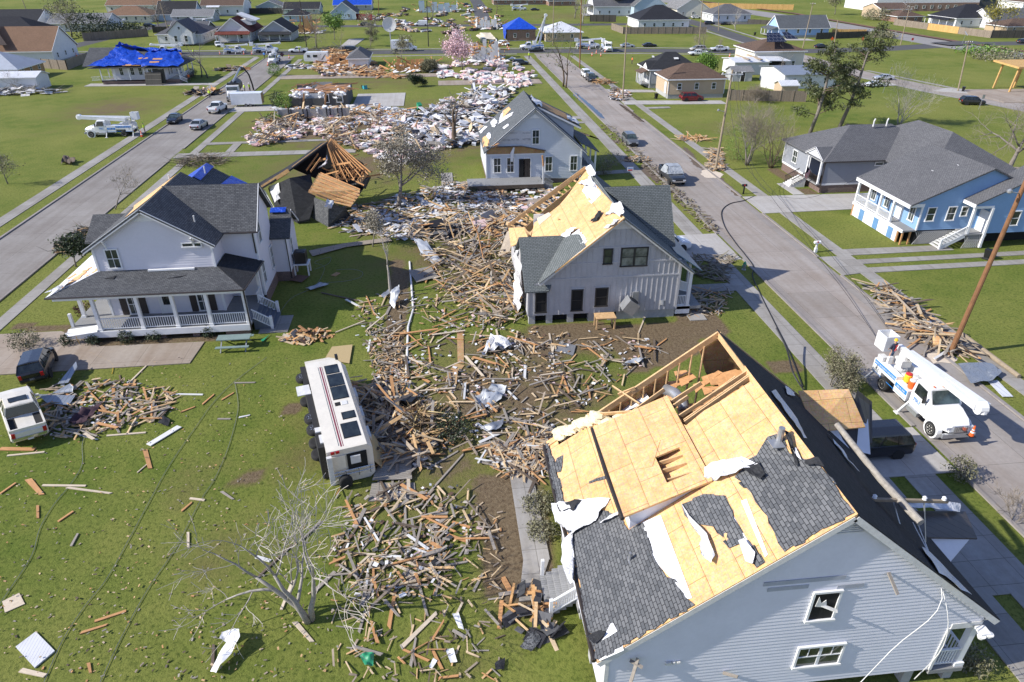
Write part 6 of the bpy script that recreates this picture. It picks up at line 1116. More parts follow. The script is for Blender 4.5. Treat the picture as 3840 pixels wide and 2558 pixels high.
ruin('wrecked_house', 'wrecked white house standing open at the bend of the far road', 17, 24.5, 276, 288, 4, CLW, 1); ruin('wrecked_flat_house', 'long flat white house with splintered roof in the far lots', -5, 13, 356, 368, 4.5, CLBL, 2); ruin('wrecked_cabin', 'white wall stumps and cabinets left beside the pink-strewn tree', 10.5, 17.5, 193, 203, 5, WHITED, 3); ruin('sheathed_ruin', 'bare orange-sheathed wall corner behind the tall cypress', -46, -42, 268, 275, 6, OSBD, 4); ruin('timber_heap_ruin', 'flattened shed of orange planks right of the white garage', -9, -2, 178, 186, 2.2, WOODO, 6); ruin('wrecked_shed', 'splintered timber shed between camper and white garage', -26, -21, 190, 198, 2.4, WOODO, 7)
t = thing('porch_pavilion', 'unfinished yellow pine porch frame on a cleared lot', 'frame', (122, 138, 0))
for x, y in ((119, 137), (123.5, 137), (119.3, 142), (124, 142)): m = MB(); m.beam((x, y, 0), (x+.5, y, 5), .3, .3); m.build('post', FENCEY, t, (122, 138, 0))
m = MB(); m.slab([(118.5, 136, 5.1), (130, 136, 5.1), (130, 143.5, 5.5), (118.5, 143.5, 5.5)], .35); m.build('roof', FENCEY, t, (122, 138, 0))
def fence(name, label, pts, h, mat, lean=0., kind=''):
    o = Vector((*pts[0], 0)); t = thing(name, label, 'fence', o)
    for i, (a, b) in enumerate(zip(pts, pts[1:])):
        a = Vector((*a, 0)); b = Vector((*b, 0)); q = MB(); q.beam(a+ZV*(h/2), b+ZV*(h/2), .05, h); q.build('boards', mat, t, o)
        n = max(1, int((b-a).length/2.4)); q = MB()
        for k in range(n+1): p = a.lerp(b, k/n); q.box(p.x-.06, p.x+.06, p.y-.1, p.y+.1, 0, h+.08)
        q.build('post', mat, t, o)
    return t
for nm, lb, pts, h, mt in (('wooden_fence', 'weathered board fence around the plum-roofed house', [(66.4, 271), (67, 255.6), (96, 253)], 2.2, FENCE), ('dark_fence', 'dark board fence in front of the tall white house', [(65, 302.5), (75, 299.5)], 2.6, FENCED), ('board_fence', 'grey board fence beside the tan gable house', [(-97, 194), (-89.5, 190), (-90.7, 205)], 2.2, FENCE), ('hedge_fence', 'brown board fence running behind the dark hedge', [(-112, 254), (-96, 266)], 2.4, FENCE), ('tarp_fence', 'black mesh fence hung with blue sheets', [(-98, 277), (-84, 278)], 2., FENCED), ('long_fence', 'long dark wooden fence below the pale green house', [(-86, 357), (-50, 355)], 2.4, FENCED), ('red_fence', 'dark red board fence by the light blue house', [(-31, 321), (-24, 318)], 2.4, M('fence_red', (.17, .02, .02), .8, .2, 2)), ('brown_fence', 'brown board fence at the yard of the pine trees', [(57.8, 135), (72, 132)], 2., FENCE), ('white_fence', 'white board fence beside the lean-to shed', [(70.3, 149), (72.8, 143)], 2., WHITED),
    ('rail_fence', 'pale grey board fence along the railway', [(184, 243.3), (186, 230)], 2.2, FENCE), ('new_rail_fence', 'new yellow board fence along the railway', [(182.2, 257.7), (184, 243.4)], 2.2, FENCEY), ('old_rail_fence', 'brown board fence at the far end of the railway yards', [(180.5, 276), (182.2, 257.8)], 2.2, FENCE), ('green_rail_fence', 'dark grey fence right of the mustard tree', [(186, 229.8), (215, 226)], 2.4, FENCED), ('blue_house_fence', 'dark fence behind the bright blue house', [(126, 232.5), (146, 236)], 2., FENCED), ('yellow_yard_fence', 'short new yellow fence behind the bright blue house', [(136, 241), (147, 239)], 2.2, FENCEY), ('far_yard_fence', 'pale wooden fence at the top of the grassy bank', [(128, 372), (176, 352)], 2.4, FENCEY), ('cottage_fence', 'new yellow fence section left of the white-gabled house', [(-86.5, 251), (-81.5, 246)], 1.8, FENCEY), ('iron_fence', 'black railing fence by the cream house', [(126, 288), (135, 279)], 1.6, FENCED)): fence(nm, lb, pts, h, mt)
t = fence('broken_fence', 'grey board fence with gaps in the rubble below the brick ruin', [(-27, 125.6), (-25.2, 125.6), (-24.8, 125.6), (-22.8, 125.6), (-22.1, 125.7), (-20.6, 125.7)], 1.9, M('fence_grey', (.30, .29, .275), .85, .3, 4)); fence('short_fence', 'leaning grey fence panels right of the gapped fence', [(-20.2, 125.7), (-18.8, 125.7), (-18.2, 125.8), (-16.9, 125.8), (-16.2, 125.9), (-15, 125.9)], 1.9, MATS['fence_grey'])
o = G(900, 330); t = thing('leaning_fence', 'brown fence panel leaning against the tarped cottage', 'fence panel', (-62, 165.4, 0)); q = MB(); q.slab([(-62.6, 165, .05), (-59.2, 165, .05), (-59.2, 166, 2.6), (-62.6, 166, 2.6)], .1, d=(0, 1, 0)); q.slab([(-61, 166.1, .3), (-58.6, 166.1, .3), (-58.6, 166.5, 3.2), (-61, 166.5, 3.2)], .1, d=(0, 1, 0)); q.build('boards', FENCED, t, (-62, 165.4, 0)); q = MB(); [q.beam((-62.6, 165+k*.4, .1+k), (-59.2, 165+k*.4, .1+k), .08, .1) for k in range(3)]; q.build('batten', WOODG, t, (-62, 165.4, 0))
def ring(x, zb, zt, w, r=.08, crown=.0, tuck=.9):
    return [(x, -w*tuck, zb), (x, -w, zb+r*1.6), (x, -w, (zb+zt)*.52), (x, -w*.965, zt-r), (x, -w*.88, zt), (x, 0, zt+crown), (x, w*.88, zt), (x, w*.965, zt-r), (x, w, (zb+zt)*.52), (x, w, zb+r*1.6), (x, w*tuck, zb)]
def wheel_meshes(r, wd, rim):
    k = ('wheel', r, wd, rim.name)
    if k not in WCACHE:
        t = MB().lathe([(r*.62, -wd/2), (r*.93, -wd/2), (r, -wd*.32), (r, wd*.32), (r*.93, wd/2), (r*.62, wd/2)], ax='y', n=18)
        m = MB().lathe([(r*.12, -wd*.50), (r*.2, -wd*.46), (r*.5, -wd*.40), (r*.62, -wd*.52), (r*.64, wd*.5), (r*.2, wd*.4)], ax='y', n=14)
        for i in range(6): a = i*math.pi/3; m.obox((r*.36*math.cos(a), -wd*.46, r*.36*math.sin(a)), .07, .03, .07)
        WCACHE[k] = (t.mesh('tyre', TYRE, smooth=True), m.mesh('rim', rim))
    return WCACHE[k]
def wheel(par, x, y, r, wd=.22, rim=None, n=1):
    tm, rm = wheel_meshes(r, wd, rim or RIM); w = bpy.data.objects.new('wheel', None); COL.objects.link(w); w.parent = par; w.location = (x, y, r); w.rotation_euler = (0, 0, 0 if y < 0 else math.pi)
    put('tyre', tm, w); put('rim', rm, w); return w
def car(name, label, cat, pm, L, W, body, cabin, wb, wr=.33, glassm=None, hood=None, pickup=None, group=None):
    """body: stations (x, z_bottom, z_top, half width); cabin: (x_base_f, x_top_f, x_top_r, x_base_r, z_belt, z_roof, half_w_top)"""
    t = thing(name, label, cat, (0, 0, 0), 0, group); b = MB(); b.loft([ring(x, zb, zt, w, crown=.03) for x, zb, zt, w in body])
    b.build('body', pm, t, smooth=False)
    xbf, xtf, xtr, xbr, zb, zr, wt = cabin; wm = W/2*.93
    def sec(x0, x1, f):  # points on the cabin sides at height fraction f
        return None
    g = MB(); A = [(xbf, -wm, zb), (xbf, wm, zb), (xbr, wm, zb), (xbr, -wm, zb)]; B = [(xtf, -wt, zr-.06), (xtf, wt, zr-.06), (xtr, wt, zr-.06), (xtr, -wt, zr-.06)]
    q = MB(); q.poly([A[0], A[1], B[1], B[0]][::-1]); q.build('windscreen', glassm or CARGLL, t)
    q = MB(); q.poly([A[2], A[3], B[3], B[2]][::-1]); q.build('rear_window', CARGL, t)
    for s, (i, j) in ((-1, (3, 0)), (1, (1, 2))):
        q = MB(); q.poly([A[i], A[j], B[j], B[i]][::-1]); q.build('side_window', CARGL, t)
    q = MB(); xs = [xtf+.02, xtf-.1, (xtf+xtr)/2, xtr+.1, xtr-.02]; q.loft([[(x, -wt-.02, zr-.08), (x, -wt*.97, zr-.01+(.0 if i in (0, 4) else .02)), (x, 0, zr+(.01 if i in (0, 4) else .05)), (x, wt*.97, zr-.01+(.0 if i in (0, 4) else .02)), (x, wt+.02, zr-.08)] for i, x in enumerate(xs)])
    for s in (-1, 1):
        for k, (fa, fb) in enumerate(((0, 0), (1, 1), (.42, .42), (.74, .74))):
            a = Vector((xbf+(xbr-xbf)*fa, s*wm, zb)); c = Vector((xtf+(xtr-xtf)*fb, s*wt, zr-.05)); q.beam(a, c, .07 if k > 1 else .1, .05, up=(0, 1, 0))
    q.build('roof', pm, t)
    for sx, xx in ((1, wb/2), (-1, -wb/2)):
        for s in (-1, 1): wheel(t, xx, s*(W/2-.11), wr)
    q = MB()
    for xx in (wb/2, -wb/2):
        for s in (-1, 1): q.lathe([(wr*1.14, -.02), (wr*1.14, .02)], (xx, s*(W/2-.012), wr+.02), 'y', 14)
    q.build('wheel_arch', UNDERC, t)
    xf, xr = body[-1][0], body[0][0]; zf = body[-1][2]; zz = body[0][2]; wf = body[-1][3]; wr_ = body[0][3]
    for s in (-1, 1):
        q = MB(); q.obox((xf-.06, s*wf*.78, zf-.08), .2, .34, .15); q.build('headlight', HEADL, t); q = MB(); q.obox((xr+.04, s*wr_*.86, zz-.12), .12, .2, .3); q.build('taillight', TAILL, t); q = MB(); q.obox((xbf-.25, s*(W/2+.08), zb+.08), .14, .2, .14); q.build('mirror', pm, t)
    q = MB(); q.obox((xf+.0, 0, (body[-1][1]+zf)/2+.02), .06, wf*1.1, .2); q.build('grille', BLACK, t)
    q = MB(); q.obox((xf+.01, 0, body[-1][1]+.12), .1, wf*1.8, .16); q.obox((xr-.01, 0, body[0][1]+.14), .1, wr_*1.85, .18); q.build('bumper', CHROME if pickup else UNDERC, t)
    q = MB(); q.obox((xr-.045, 0, zz-.35 if not pickup else zz-.5), .03, .32, .16); q.build('licence_plate', WHITED, t)
    if pickup:
        x0, x1, zt_ = pickup; q = MB(); q.obox(((x0+x1)/2, 0, zt_+.004), x1-x0, W-.3, .02); q.build('cargo_bed', UNDERC, t)
        q = MB()
        for s in (-1, 1): q.obox(((x0+x1)/2, s*(W/2-.1), zt_+.1), x1-x0, .1, .22)
        q.obox((x0, 0, zt_+.1), .1, W-.14, .22); q.build('bed_rail', pm, t)
    return t
def sedan(label, pm, **k): return car('sedan', label, 'car', pm, 4.8, 1.82, [(-2.4, .42, .78, .74), (-2.2, .28, .98, .86), (-1.3, .2, 1.02, .91), (.9, .2, .98, .91), (1.8, .22, .88, .88), (2.25, .26, .76, .8), (2.4, .34, .62, .64)], (1.05, .25, -1.0, -1.75, .96, 1.46, .62), 2.75, **k)
def suv(label, pm, **k): return car('suv', label, 'suv', pm, 4.55, 1.85, [(-2.27, .5, 1.0, .8), (-2.15, .32, 1.12, .88), (-.9, .26, 1.12, .925), (.9, .26, 1.08, .925), (1.75, .28, 1.0, .9), (2.15, .32, .88, .82), (2.28, .4, .72, .7)], (1.15, .5, -1.75, -2.15, 1.06, 1.66, .68), 2.65, .36, **k)
def minivan(label, pm, **k): return car('minivan', label, 'minivan', pm, 5.15, 1.98, [(-2.55, .45, 1.05, .9), (-2.4, .3, 1.16, .96), (-.9, .24, 1.14, .99), (1.2, .24, 1.1, .99), (2.0, .26, 1.0, .94), (2.42, .3, .86, .84), (2.56, .38, .7, .7)], (1.55, .55, -2.05, -2.42, 1.08, 1.76, .78), 3.08, .34, **k)
def pickup(label, pm, **k): return car('pickup_truck', label, 'pickup', pm, 5.8, 2.03, [(-2.9, .6, 1.12, .95), (-2.8, .5, 1.16, 1.), (-.95, .45, 1.16, 1.015), (-.8, .42, 1.2, 1.015), (1.2, .42, 1.2, 1.015), (2.2, .45, 1.16, .98), (2.75, .5, 1.08, .93), (2.9, .55, .9, .86)], (1.2, .55, -.75, -.95, 1.17, 1.86, .76), 3.65, .40, pickup=(-2.75, -1.05, 1.16), **k)
def van(label, pm, **k): return car('van', label, 'van', pm, 5.9, 2.05, [(-2.95, .45, 2.3, .93), (-2.9, .4, 2.45, 1.), (1.0, .35, 2.45, 1.02), (1.1, .35, 1.4, 1.02), (2.1, .35, 1.25, .98), (2.8, .4, 1.0, .9), (2.95, .45, .8, .8)], (2.0, 1.0, .5, .3, 1.3, 2.4, .86), 3.6, .38, **k)
def bucket_truck(name, label, boom='stow', txt=True, cargo=True):
    t = thing(name, label, 'bucket truck', (0, 0, 0)); W = 2.35
    def P(nm, mb, mt, **k): return mb.build(nm, mt, t, **k)
    q = MB(); q.box(-4.1, 3.1, -.45, .45, .55, .9); q.box(-1., 1.2, -1., 1., .5, .8); P('chassis', q, UNDERC)
    q = MB(); q.loft([[(x, -w, zb), (x, -w, zt-.25), (x, -w*.8, zt), (x, w*.8, zt), (x, w, zt-.25), (x, w, zb)] for x, zb, zt, w in ((1.45, .7, 1.75, 1.05), (2.1, .75, 1.7, 1.0), (2.9, .8, 1.52, .82), (3.25, .85, 1.3, .66))]); P('hood', q, PWHITE)
    q = MB(); q.loft([[(x, -w, .75), (x, -w, 1.75), (x, -w*.88, zt-.1), (x, -w*.7, zt), (x, w*.7, zt), (x, w*.88, zt-.1), (x, w, 1.75), (x, w, .75)] for x, zt, w in ((-.1, 2.55, 1.05), (.9, 2.6, 1.08), (1.12, 2.52, 1.08))]); q.loft([[(x, -w, .75), (x, -w, min(1.72, zt)), (x, -w*.86, zt), (x, w*.86, zt), (x, w, min(1.72, zt)), (x, w, .75)] for x, zt, w in ((1.12, 2.48, 1.08), (1.62, 1.74, 1.06))]); P('cab', q, PWHITE)
    q = MB(); q.poly([(1.66, -.9, 1.78), (1.66, .9, 1.78), (1.17, .82, 2.46), (1.17, -.82, 2.46)]); P('windscreen', q, CARGLL)
    for s in (-1, 1):
        q = MB(); q.slab([(.15, s*1.085, 1.72), (1.28, s*1.085, 1.72), (1.05, s*1.0, 2.38), (.15, s*1.0, 2.42)], .01, d=(0, s, 0)); P('side_window', q, CARGL); q = MB(); q.obox((1.35, s*1.3, 1.95), .12, .16, .45); q.beam((1.35, s*1.05, 1.75), (1.35, s*1.3, 1.8), .04, .04); P('mirror', q, BLACK)
        q = MB(); q.obox((3.1, s*.72, 1.12), .3, .3, .16); P('headlight', q, HEADL); q = MB(); q.obox((-4.2, s*.95, .95), .06, .16, .14); P('taillight', q, TAILL); q = MB(); q.box(.1, 1.1, s*1.12-.12, s*1.12+.12, .45, .75); P('step', q, GREYM)
        q = MB(); q.lathe([(.62, -.14), (.66, .14)], (2.35, s*.98, .55), 'y', 16); P('fender', q, PWHITE)
    q = MB(); q.box(3.2, 3.36, -1.05, 1.05, .5, .78); P('bumper', q, GREYM); q = MB(); q.box(3.2, 3.31, -.42, .42, .85, 1.28); [q.box(3.31, 3.33, -.36+.12*i, -.3+.12*i, .9, 1.24) for i in range(7)]; P('grille', q, CHROME)
    q = MB(); [q.obox((1.0, y, 2.64), .12, .08, .06) for y in (-.6, 0, .6)]; P('marker_light', q, ORANGE)
    # utility body
    q = MB()
    for s in (-1, 1): q.box(-4.05, -3.05, s*.95-.24, s*.95+.24, .8, 1.75); q.box(-3.05, -1.55, s*.95-.24, s*.95+.24, 1.2, 1.75); q.box(-1.55, -.25, s*.95-.24, s*.95+.24, .75, 1.75 if s > 0 else 1.5)
    q.box(-4.05, -.25, -.72, .72, .95, 1.1); P('utility_body', q, PWHITE)
    q = MB(); [q.box(x0, x1, s*1.19-.004*1-.006, s*1.19+.01, z, z+.3) for s in (-1, 1) for x0, x1, z in ((-3.95, -1.6, 1.42), (-1.5, -.3, 1.15))]; [q.box(-4., -.3, s*1.195-.005, s*1.195+.005, .84, .88) for s in (-1, 1)]; P('blue_stripe', q, BLUES)
    q = MB(); [q.obox((x, s*1.195, 1.3), .05, .02, .3) for s in (-1, 1) for x in (-3.6, -1.)]; P('latch', q, BLACK)
    if txt:
        for s in (-1, 1):
            rz = (R(90), 0, 0 if s < 0 else R(180)); f = -1 if s > 0 else 1
            text('lettering', 'SAFETY INTEGRITY SOLUTIONS', .17, WHITE, t, (-2.78, s*1.206, 1.50), rz, align='CENTER'); text('lettering', 'SINCE 1945', .17, WHITE, t, (-.9, s*1.206, 1.23), rz, align='CENTER'); text('lettering', 'PIKE', .36, BLUES, t, (.6, s*1.092, 1.22), rz, align='CENTER')
    for x in (2.35, -2.65):
        for s in (-1, 1): wheel(t, x, s*1.0, .5, .3 if x > 0 else .42, RIMW)
    for s in (-1, 1): q = MB(); q.beam((-.05, s*.8, 1.1), (-.05, s*1.6, .1), .12, .14); q.obox((-.05, s*1.62, .05), .4, .3, .06); q.beam((-4.0, s*.8, .9), (-4.05, s*1.5, .1), .12, .14); q.obox((-4.05, s*1.52, .05), .4, .3, .06); P('outrigger', q, WHITED)
    q = MB(); q.lathe([(.42, 0), (.42, .5), (.34, .6), (.34, 1.5)], (-2.9, 0, 1.1), 'z', 14); q.box(-3.3, -2.5, -.35, .35, 1.8, 2.3); q.box(-2.1, -1.4, -.5, .4, 1.1, 1.7); P('pedestal', q, WHITED)
    q = MB(); q.box(-3.95, -3.4, -1.1, -.7, 1.75, 2.1); q.box(-3.3, -3.1, -.9, -.6, 1.75, 2.3); P('step_box', q, WHITED)
    def bm(a, b, w0, h0): q = MB(); q.beam(a, b, w0, h0); return q
    if boom == 'stow':
        q = bm((-3.1, .45, 2.5), (3.9, .45, 3.05), .42, .5); P('lower_boom', q, PWHITE); q = MB(); q.tube([(3.75, .0, 3.0), (3.8, .45, 3.02)], .42, 12); q.tube([(3.9, .25, 3.0), (4.05, .25, 2.7)], [.3, .2], 10); P('boom_elbow', q, PWHITE); q = bm((3.7, .02, 3.0), (-3.7, .02, 2.75), .3, .36); P('upper_boom', q, PWHITE); bc = Vector((-4.3, -.5, 2.9)); [P('knob', MB().lathe([(.09, -.02), (.09, .02)], (x, .22, 2.62+(x+3.1)*.079), 'y', 8), GREYM) for x in (-2, -.8, .5, 1.8)]
    else:
        q = bm((-2.9, 0, 2.4), (-4.6, 0, 11), .5, .5); P('lower_boom', q, PWHITE); q = bm((-4.6, .3, 11), (-1.6, .3, 2.6), .36, .36); P('upper_boom', q, PWHITE); q = MB(); q.tube([(-4.6, -.3, 11), (-4.6, .5, 11)], .5, 10); P('boom_elbow', q, PWHITE); bc = Vector((-1.2, .6, 2.4))
    q = MB()
    for s in (-1, 1): q.box(bc.x-.5, bc.x+.5, bc.y+s*.46-.03, bc.y+s*.46+.03, bc.z-.55, bc.z+.55); q.box(bc.x+s*.5-.03, bc.x+s*.5+.03, bc.y-.46, bc.y+.46, bc.z-.55, bc.z+.55)
    q.box(bc.x-.5, bc.x+.5, bc.y-.46, bc.y+.46, bc.z-.55, bc.z-.5); P('bucket', q, WHITE)
    return t
def place(t, loc, deg, scale=None, tilt=(0, 0)):
    t.location = (loc[0], loc[1], loc[2] if len(loc) > 2 else 0); t.rotation_euler = (R(tilt[0]), R(tilt[1]), R(deg))
    if scale: t.scale = scale if isinstance(scale, tuple) else (scale,)*3
    return t
GW = 'utility bucket trucks along the streets'
T0 = place(bucket_truck('bucket_truck', 'white bucket truck with stowed boom and a worker on deck, parked at the kerb'), (30.2, 32.95), -90); T0['group'] = GW
for x, y, m_, nm in ((-1.35, -.55, YELLOW, 'yellow water cooler with red lid on the bucket truck deck'), (-.85, -.4, ORANGE, 'orange water cooler behind the truck cab'), (-.6, -.75, ORANGE, 'orange water cooler at the edge of the truck deck')):
    p = T0.matrix_basis@Vector((x, y, 1.12)) if False else Vector((30.2+y, 32.95-x, 1.5 if y > -.7 else 1.5)); c = thing('water_cooler', nm, 'cooler', p, 0, 'water coolers on the truck deck'); MB().lathe([(.2, 0), (.24, .1), (.24, .5), (.2, .55)], n=12).build('jug', m_, c); MB().lathe([(.21, .55), (.21, .62), (.1, .66)], n=12).build('lid', RED if m_ is YELLOW else WHITED, c)
place(minivan('black minivan with tinted rear windows backed against the white house', PBLACK), (24.3, 29.55), 180, .97)
place(pickup('dark blue-grey pickup with its cab wrapped in clear plastic sheeting', PSLATE), (G(2491,677)+Vector((.95, 0, 0))), -90); o_ = (0, 0, 0)
pk = [o for o in SC.objects if o.name == 'pickup_truck'][0]
m = MB()
for f in ([(1.4, -1.06, 1.22), (1.4, 1.06, 1.22), (.55, .82, 1.93), (.55, -.82, 1.93)], [(.55, -.82, 1.93), (.55, .82, 1.93), (-.8, .82, 1.95), (-.8, -.82, 1.95)], [(-.8, -.82, 1.95), (-.8, .82, 1.95), (-1.5, 1.04, 1.3), (-1.5, -1.04, 1.3)], [(1.4, -1.06, 1.22), (.55, -.82, 1.93), (-.8, -.82, 1.95), (-1.5, -1.06, .9)], [(1.4, 1.06, 1.22), (.55, .82, 1.93), (-.8, .82, 1.95), (-1.5, 1.06, .9)]): crumple(m, f, .07, 5, .03, seed=f[0][0])
m.build('plastic_cover', tarp('plastic_sheet', (.42, .45, .48)), pk, smooth=True)
place(suv('boxy dark grey hatchback parked beside the lawn of the grey gabled house', PGREY), G(2340,540)+Vector((.9, 0, 0)), -90, .95)
place(suv('white SUV parked behind a dark grey one at the kerb', PWHITE), G(2200,293)+Vector((.2, 1.5, 0)), -90); place(suv('slate grey SUV parked in front of a white one at the kerb', PSLATE), G(2222,309)+Vector((0, 1.8, 0)), -90)
place(suv('dark red SUV in the drive of the tan bungalow', PRED), G(2597,382)+Vector((0, .8, 0)), 0)
place(suv('white SUV on the drive behind the batten house', PWHITE), (22.2, 61.6), 0)
place(suv('black SUV with smashed rear window, pushed crooked onto planks', PBLACK), G(140,1462)+Vector((-.7, 2.2, .12)), 107, .95, (-4, 2)); pp_ = place(pickup('cream pickup with an empty bed and battered roof on the debris', PCREAM), G(135,1672)+Vector((-1.7, 2.3, .15)), 124, .97, (5, -2)); m = MB(); m.obox((-.1, 0, 1.93), .55, 1.0, .02); m.build('sunroof', CARGL, pp_)
place(sedan('black sedan driving down the left street', PBLACK), G(646,466)+Vector((0, 1.6, 0)), -88, .95); place(sedan('silver sedan driving up the left street behind the pickup', PSILV), G(727,490)+Vector((.4, 2, 0)), 86, .95)
place(pickup('white pickup stopped behind the vacuum truck with a door open', PWHITE), G(797,429)+Vector((.4, 2.4, 0)), 84, .95)
S8 = (.95, .95, .84)
L = [('white bucket truck parked on the lawn beside a worker in a yellow vest', G(405,514)+Vector((0, 1, 0)), 180, 1, 1.), ('white bucket truck between the tarped cottage and the white-gabled house', (-75, 218.4), 180, 0, S8), ('small white bucket truck in front of the red-roofed house', (-55.5, 217.5), 0, 0, (.8, .9, .75)), ('white bucket truck with long boom before the porch cottage', (-47, 218), 0, 0, S8), ('white bucket truck facing down the left street by the stop sign', (-41.2, 196.5), -90, 0, S8), ('white bucket truck half hidden behind a twin-trunk pine', (47, 218), 0, 0, S8), ('white bucket truck facing the camera inside a ring of cones', (51, 211.5), -92, 0, S8), ('white bucket truck far behind the dark hedge', G(430,103)+Vector((0, 1, 0)), 0, 0, S8), ('white bucket truck behind the white-gabled house', G(765,95)+Vector((0, 0, 0)), 0, 0, S8), ('white bucket truck by the dark carport at the far street', G(1950,39), 0, 0, S8), ('white bucket truck beside the tan gable house', G(255,208)+Vector((-3, 1, 0)), 0, 0, S8)]
for lb, p, dg, z, sc in L: T = dup(T0, (p[0], p[1], 0), R(dg), lb, GW, sc)
T = place(bucket_truck('bucket_truck', 'white bucket truck with its boom raised above the tarped brick house', 'up', False), (29, 216.5), 180, S8); T['group'] = GW
P1, P2, P3, P4 = [o for o in SC.objects if o.name.split('.')[0] == 'pickup_truck' and o['label'].startswith('white pickup')][:1]+[o for o in SC.objects if o.name.startswith('sedan')][:2]+[o for o in SC.objects if o.name.startswith('suv') and 'behind a dark grey' in o['label']]
BS, SS, WS = P2, P3, P4; GS = [o for o in SC.objects if o.name.startswith('suv') and 'slate' in o['label']][0]; MV = [o for o in SC.objects if o.name.startswith('minivan')][0]
S9 = (.92, .92, .82)
for src, lb, p, dg in ((P1, 'white pickup with a worker beside it, left of the camper', (-38.2, 217.5), 180), (P1, 'white pickup parked behind the silver minivan on the cross street', (83.5, 207.5), 180), (P1, 'white pickup behind the black-roofed bungalow', (74, 199), 180), (P1, 'white pickup at the corner of the diagonal street', G(2873,175), -25), (P1, 'white pickup far along the centre road', G(1765,44), -70), (BS, 'black sedan by the truck with raised boom', (30, 212), 180), (BS, 'black sedan on the lawn beside a small trailer', (66, 219.5), 0), (SS, 'silver sedan on the verge left of the black one', (59, 219), 0), (SS, 'grey sedan in the drive behind the white sedan', G(3312,299), 170), (SS, 'white-silver sedan half hidden by the tarped cottage', G(352,209), 0), (SS, 'silver sedan near the bare stub tree on the cross street', G(560,198), 0), (WS, 'white SUV beside the tarped brick house', G(1890,170), -60), (WS, 'white SUV near the boat in the rubble lots', G(1712,143), -80), (WS, 'white SUV in the drive left of the red-roofed house', (-64.9, 234.5), -70), (GS, 'grey SUV parked next to the white one by the brick house', G(1848,172), -85), (GS, 'small grey SUV beside the tan boat hull', G(1813,160), -85), (GS, 'dark SUV on the road far down the centre street', G(1800,30), -80), (GS, 'black SUV on the far side of the centre street', G(1750,22), 0), (BS, 'dark car parked at the cream corner house', G(2720,94), 0), (BS, 'dark sedan behind the solar-panelled house', G(3078,180), 10), (BS, 'black and white police car beside the far carport', G(2006,40), 0), (GS, 'dark pickup-like SUV near the hedge and blue sheets', G(562,101), 0), (GS, 'dark blue SUV on the second street by the red fence', G(1372,97), 0), (GS, 'dark red-brown car by the red-roofed house', G(818,121), 0), (MV, 'dark minivan left of the white garage', (-23, 218.5), 0), (GS, 'dark vehicle at the far right of the railway road', G(3838,163), 0), (SS, 'pale car among trees beyond the grassy bank', G(3265,30), 0), (GS, 'dark SUV under the bare tree by the cream house', G(2660,92), 0), (WS, 'pale SUV outside the cream gable house', G(2610,70), 0), (GS, 'grey wrecked car in the pink-strewn rubble', (22.5, 187), 0)):
    dup(src, (p[0], p[1], 0), R(dg), lb, None, S9)
place(sedan('white sedan in the street drive right of the pines', PWHITE), G(3282,326)+Vector((0, .6, 0)), 180, S9); place(suv('black SUV at the kerb beside a leaning street sign', PBLACK), G(3645,395)+Vector((.3, .6, 0)), -14, .95); place(minivan('silver minivan on the cross street ahead of a white pickup', PCHAMP), (77.5, 209), 180, S9); place(van('white cargo van on the second street', PWHITE), G(1580,97), 180, (.9, .9, .8))
dup([o for o in SC.objects if o.name == 'van'][0], G(815,150)+Vector((-30, 120, 0)), R(0), 'white van far beyond the white-gabled house', None, (.9, .9, .8))
# vacuum truck, trailers, camper, box truck, motorhome
t = dup(T0, (-38.9, 148.6, 0), R(-88), 'white tractor unit of the vacuum truck by the rubble heap', None, (.8, 1., .95)) if False else thing('vacuum_truck', 'white truck with black vacuum tank and long suction hose by a rubble heap', 'truck', (-39.4, 147, 0), R(-84)); o_ = (0, 0, 0)
m = MB(); m.loft([[(x, -w, .7), (x, -w, z-.2), (x, -w*.8, z), (x, w*.8, z), (x, w, z-.2), (x, w, .7)] for x, z, w in ((1.6, 1.9, 1.1), (2.8, 1.8, .8), (3.5, 1.7, .7))]); m.build('hood', PWHITE, t); m = MB(); m.box(.2, 1.7, -1.15, 1.15, .7, 2.7); m.build('cab', PWHITE, t); m = MB(); m.box(1.7, 1.74, -1., 1., 1.95, 2.55); m.build('windscreen', CARGLL, t); m = MB(); m.box(3.5, 3.56, -.55, .55, .8, 1.6); m.build('grille', CHROME, t); m = MB(); m.box(3.4, 3.6, -1.1, 1.1, .45, .75); m.build('bumper', CHROME, t); m = MB(); m.box(-5, 1, -.5, .5, .5, .9); m.build('chassis', UNDERC, t)
m = MB(); m.tube([(-5, 0, 2.1), (-1.2, 0, 2.1)], 1.15, 16); m.build('tank', BLACK, t); m = MB(); m.box(-1., 0, -1.1, 1.1, .9, 3.); m.build('tower', BLACK, t); m = MB(); m.tube([(-.5, 0, 3.1), (-4, .6, 4.2), (-6.2, 1.0, 4.9)], .18, 8); m.build('boom', GREYM, t); m = MB(); m.tube([(-6.2, 1., 4.9), (-7., 1.6, 4.8), (-7.6, 2.3, 3.4), (-7.8, 2.6, 1.5), (-7.8, 2.7, .3)], .16, 8); m.build('hose', BLACK, t)
for x in (2.6, -2.4, -3.6): wheel(t, x, -1., .5, .35, RIM); wheel(t, x, 1., .5, .35, RIM)
for s in (-1, 1): m = MB(); m.obox((3.45, s*.85, 1.1), .1, .3, .25); m.build('headlight', HEADL, t)
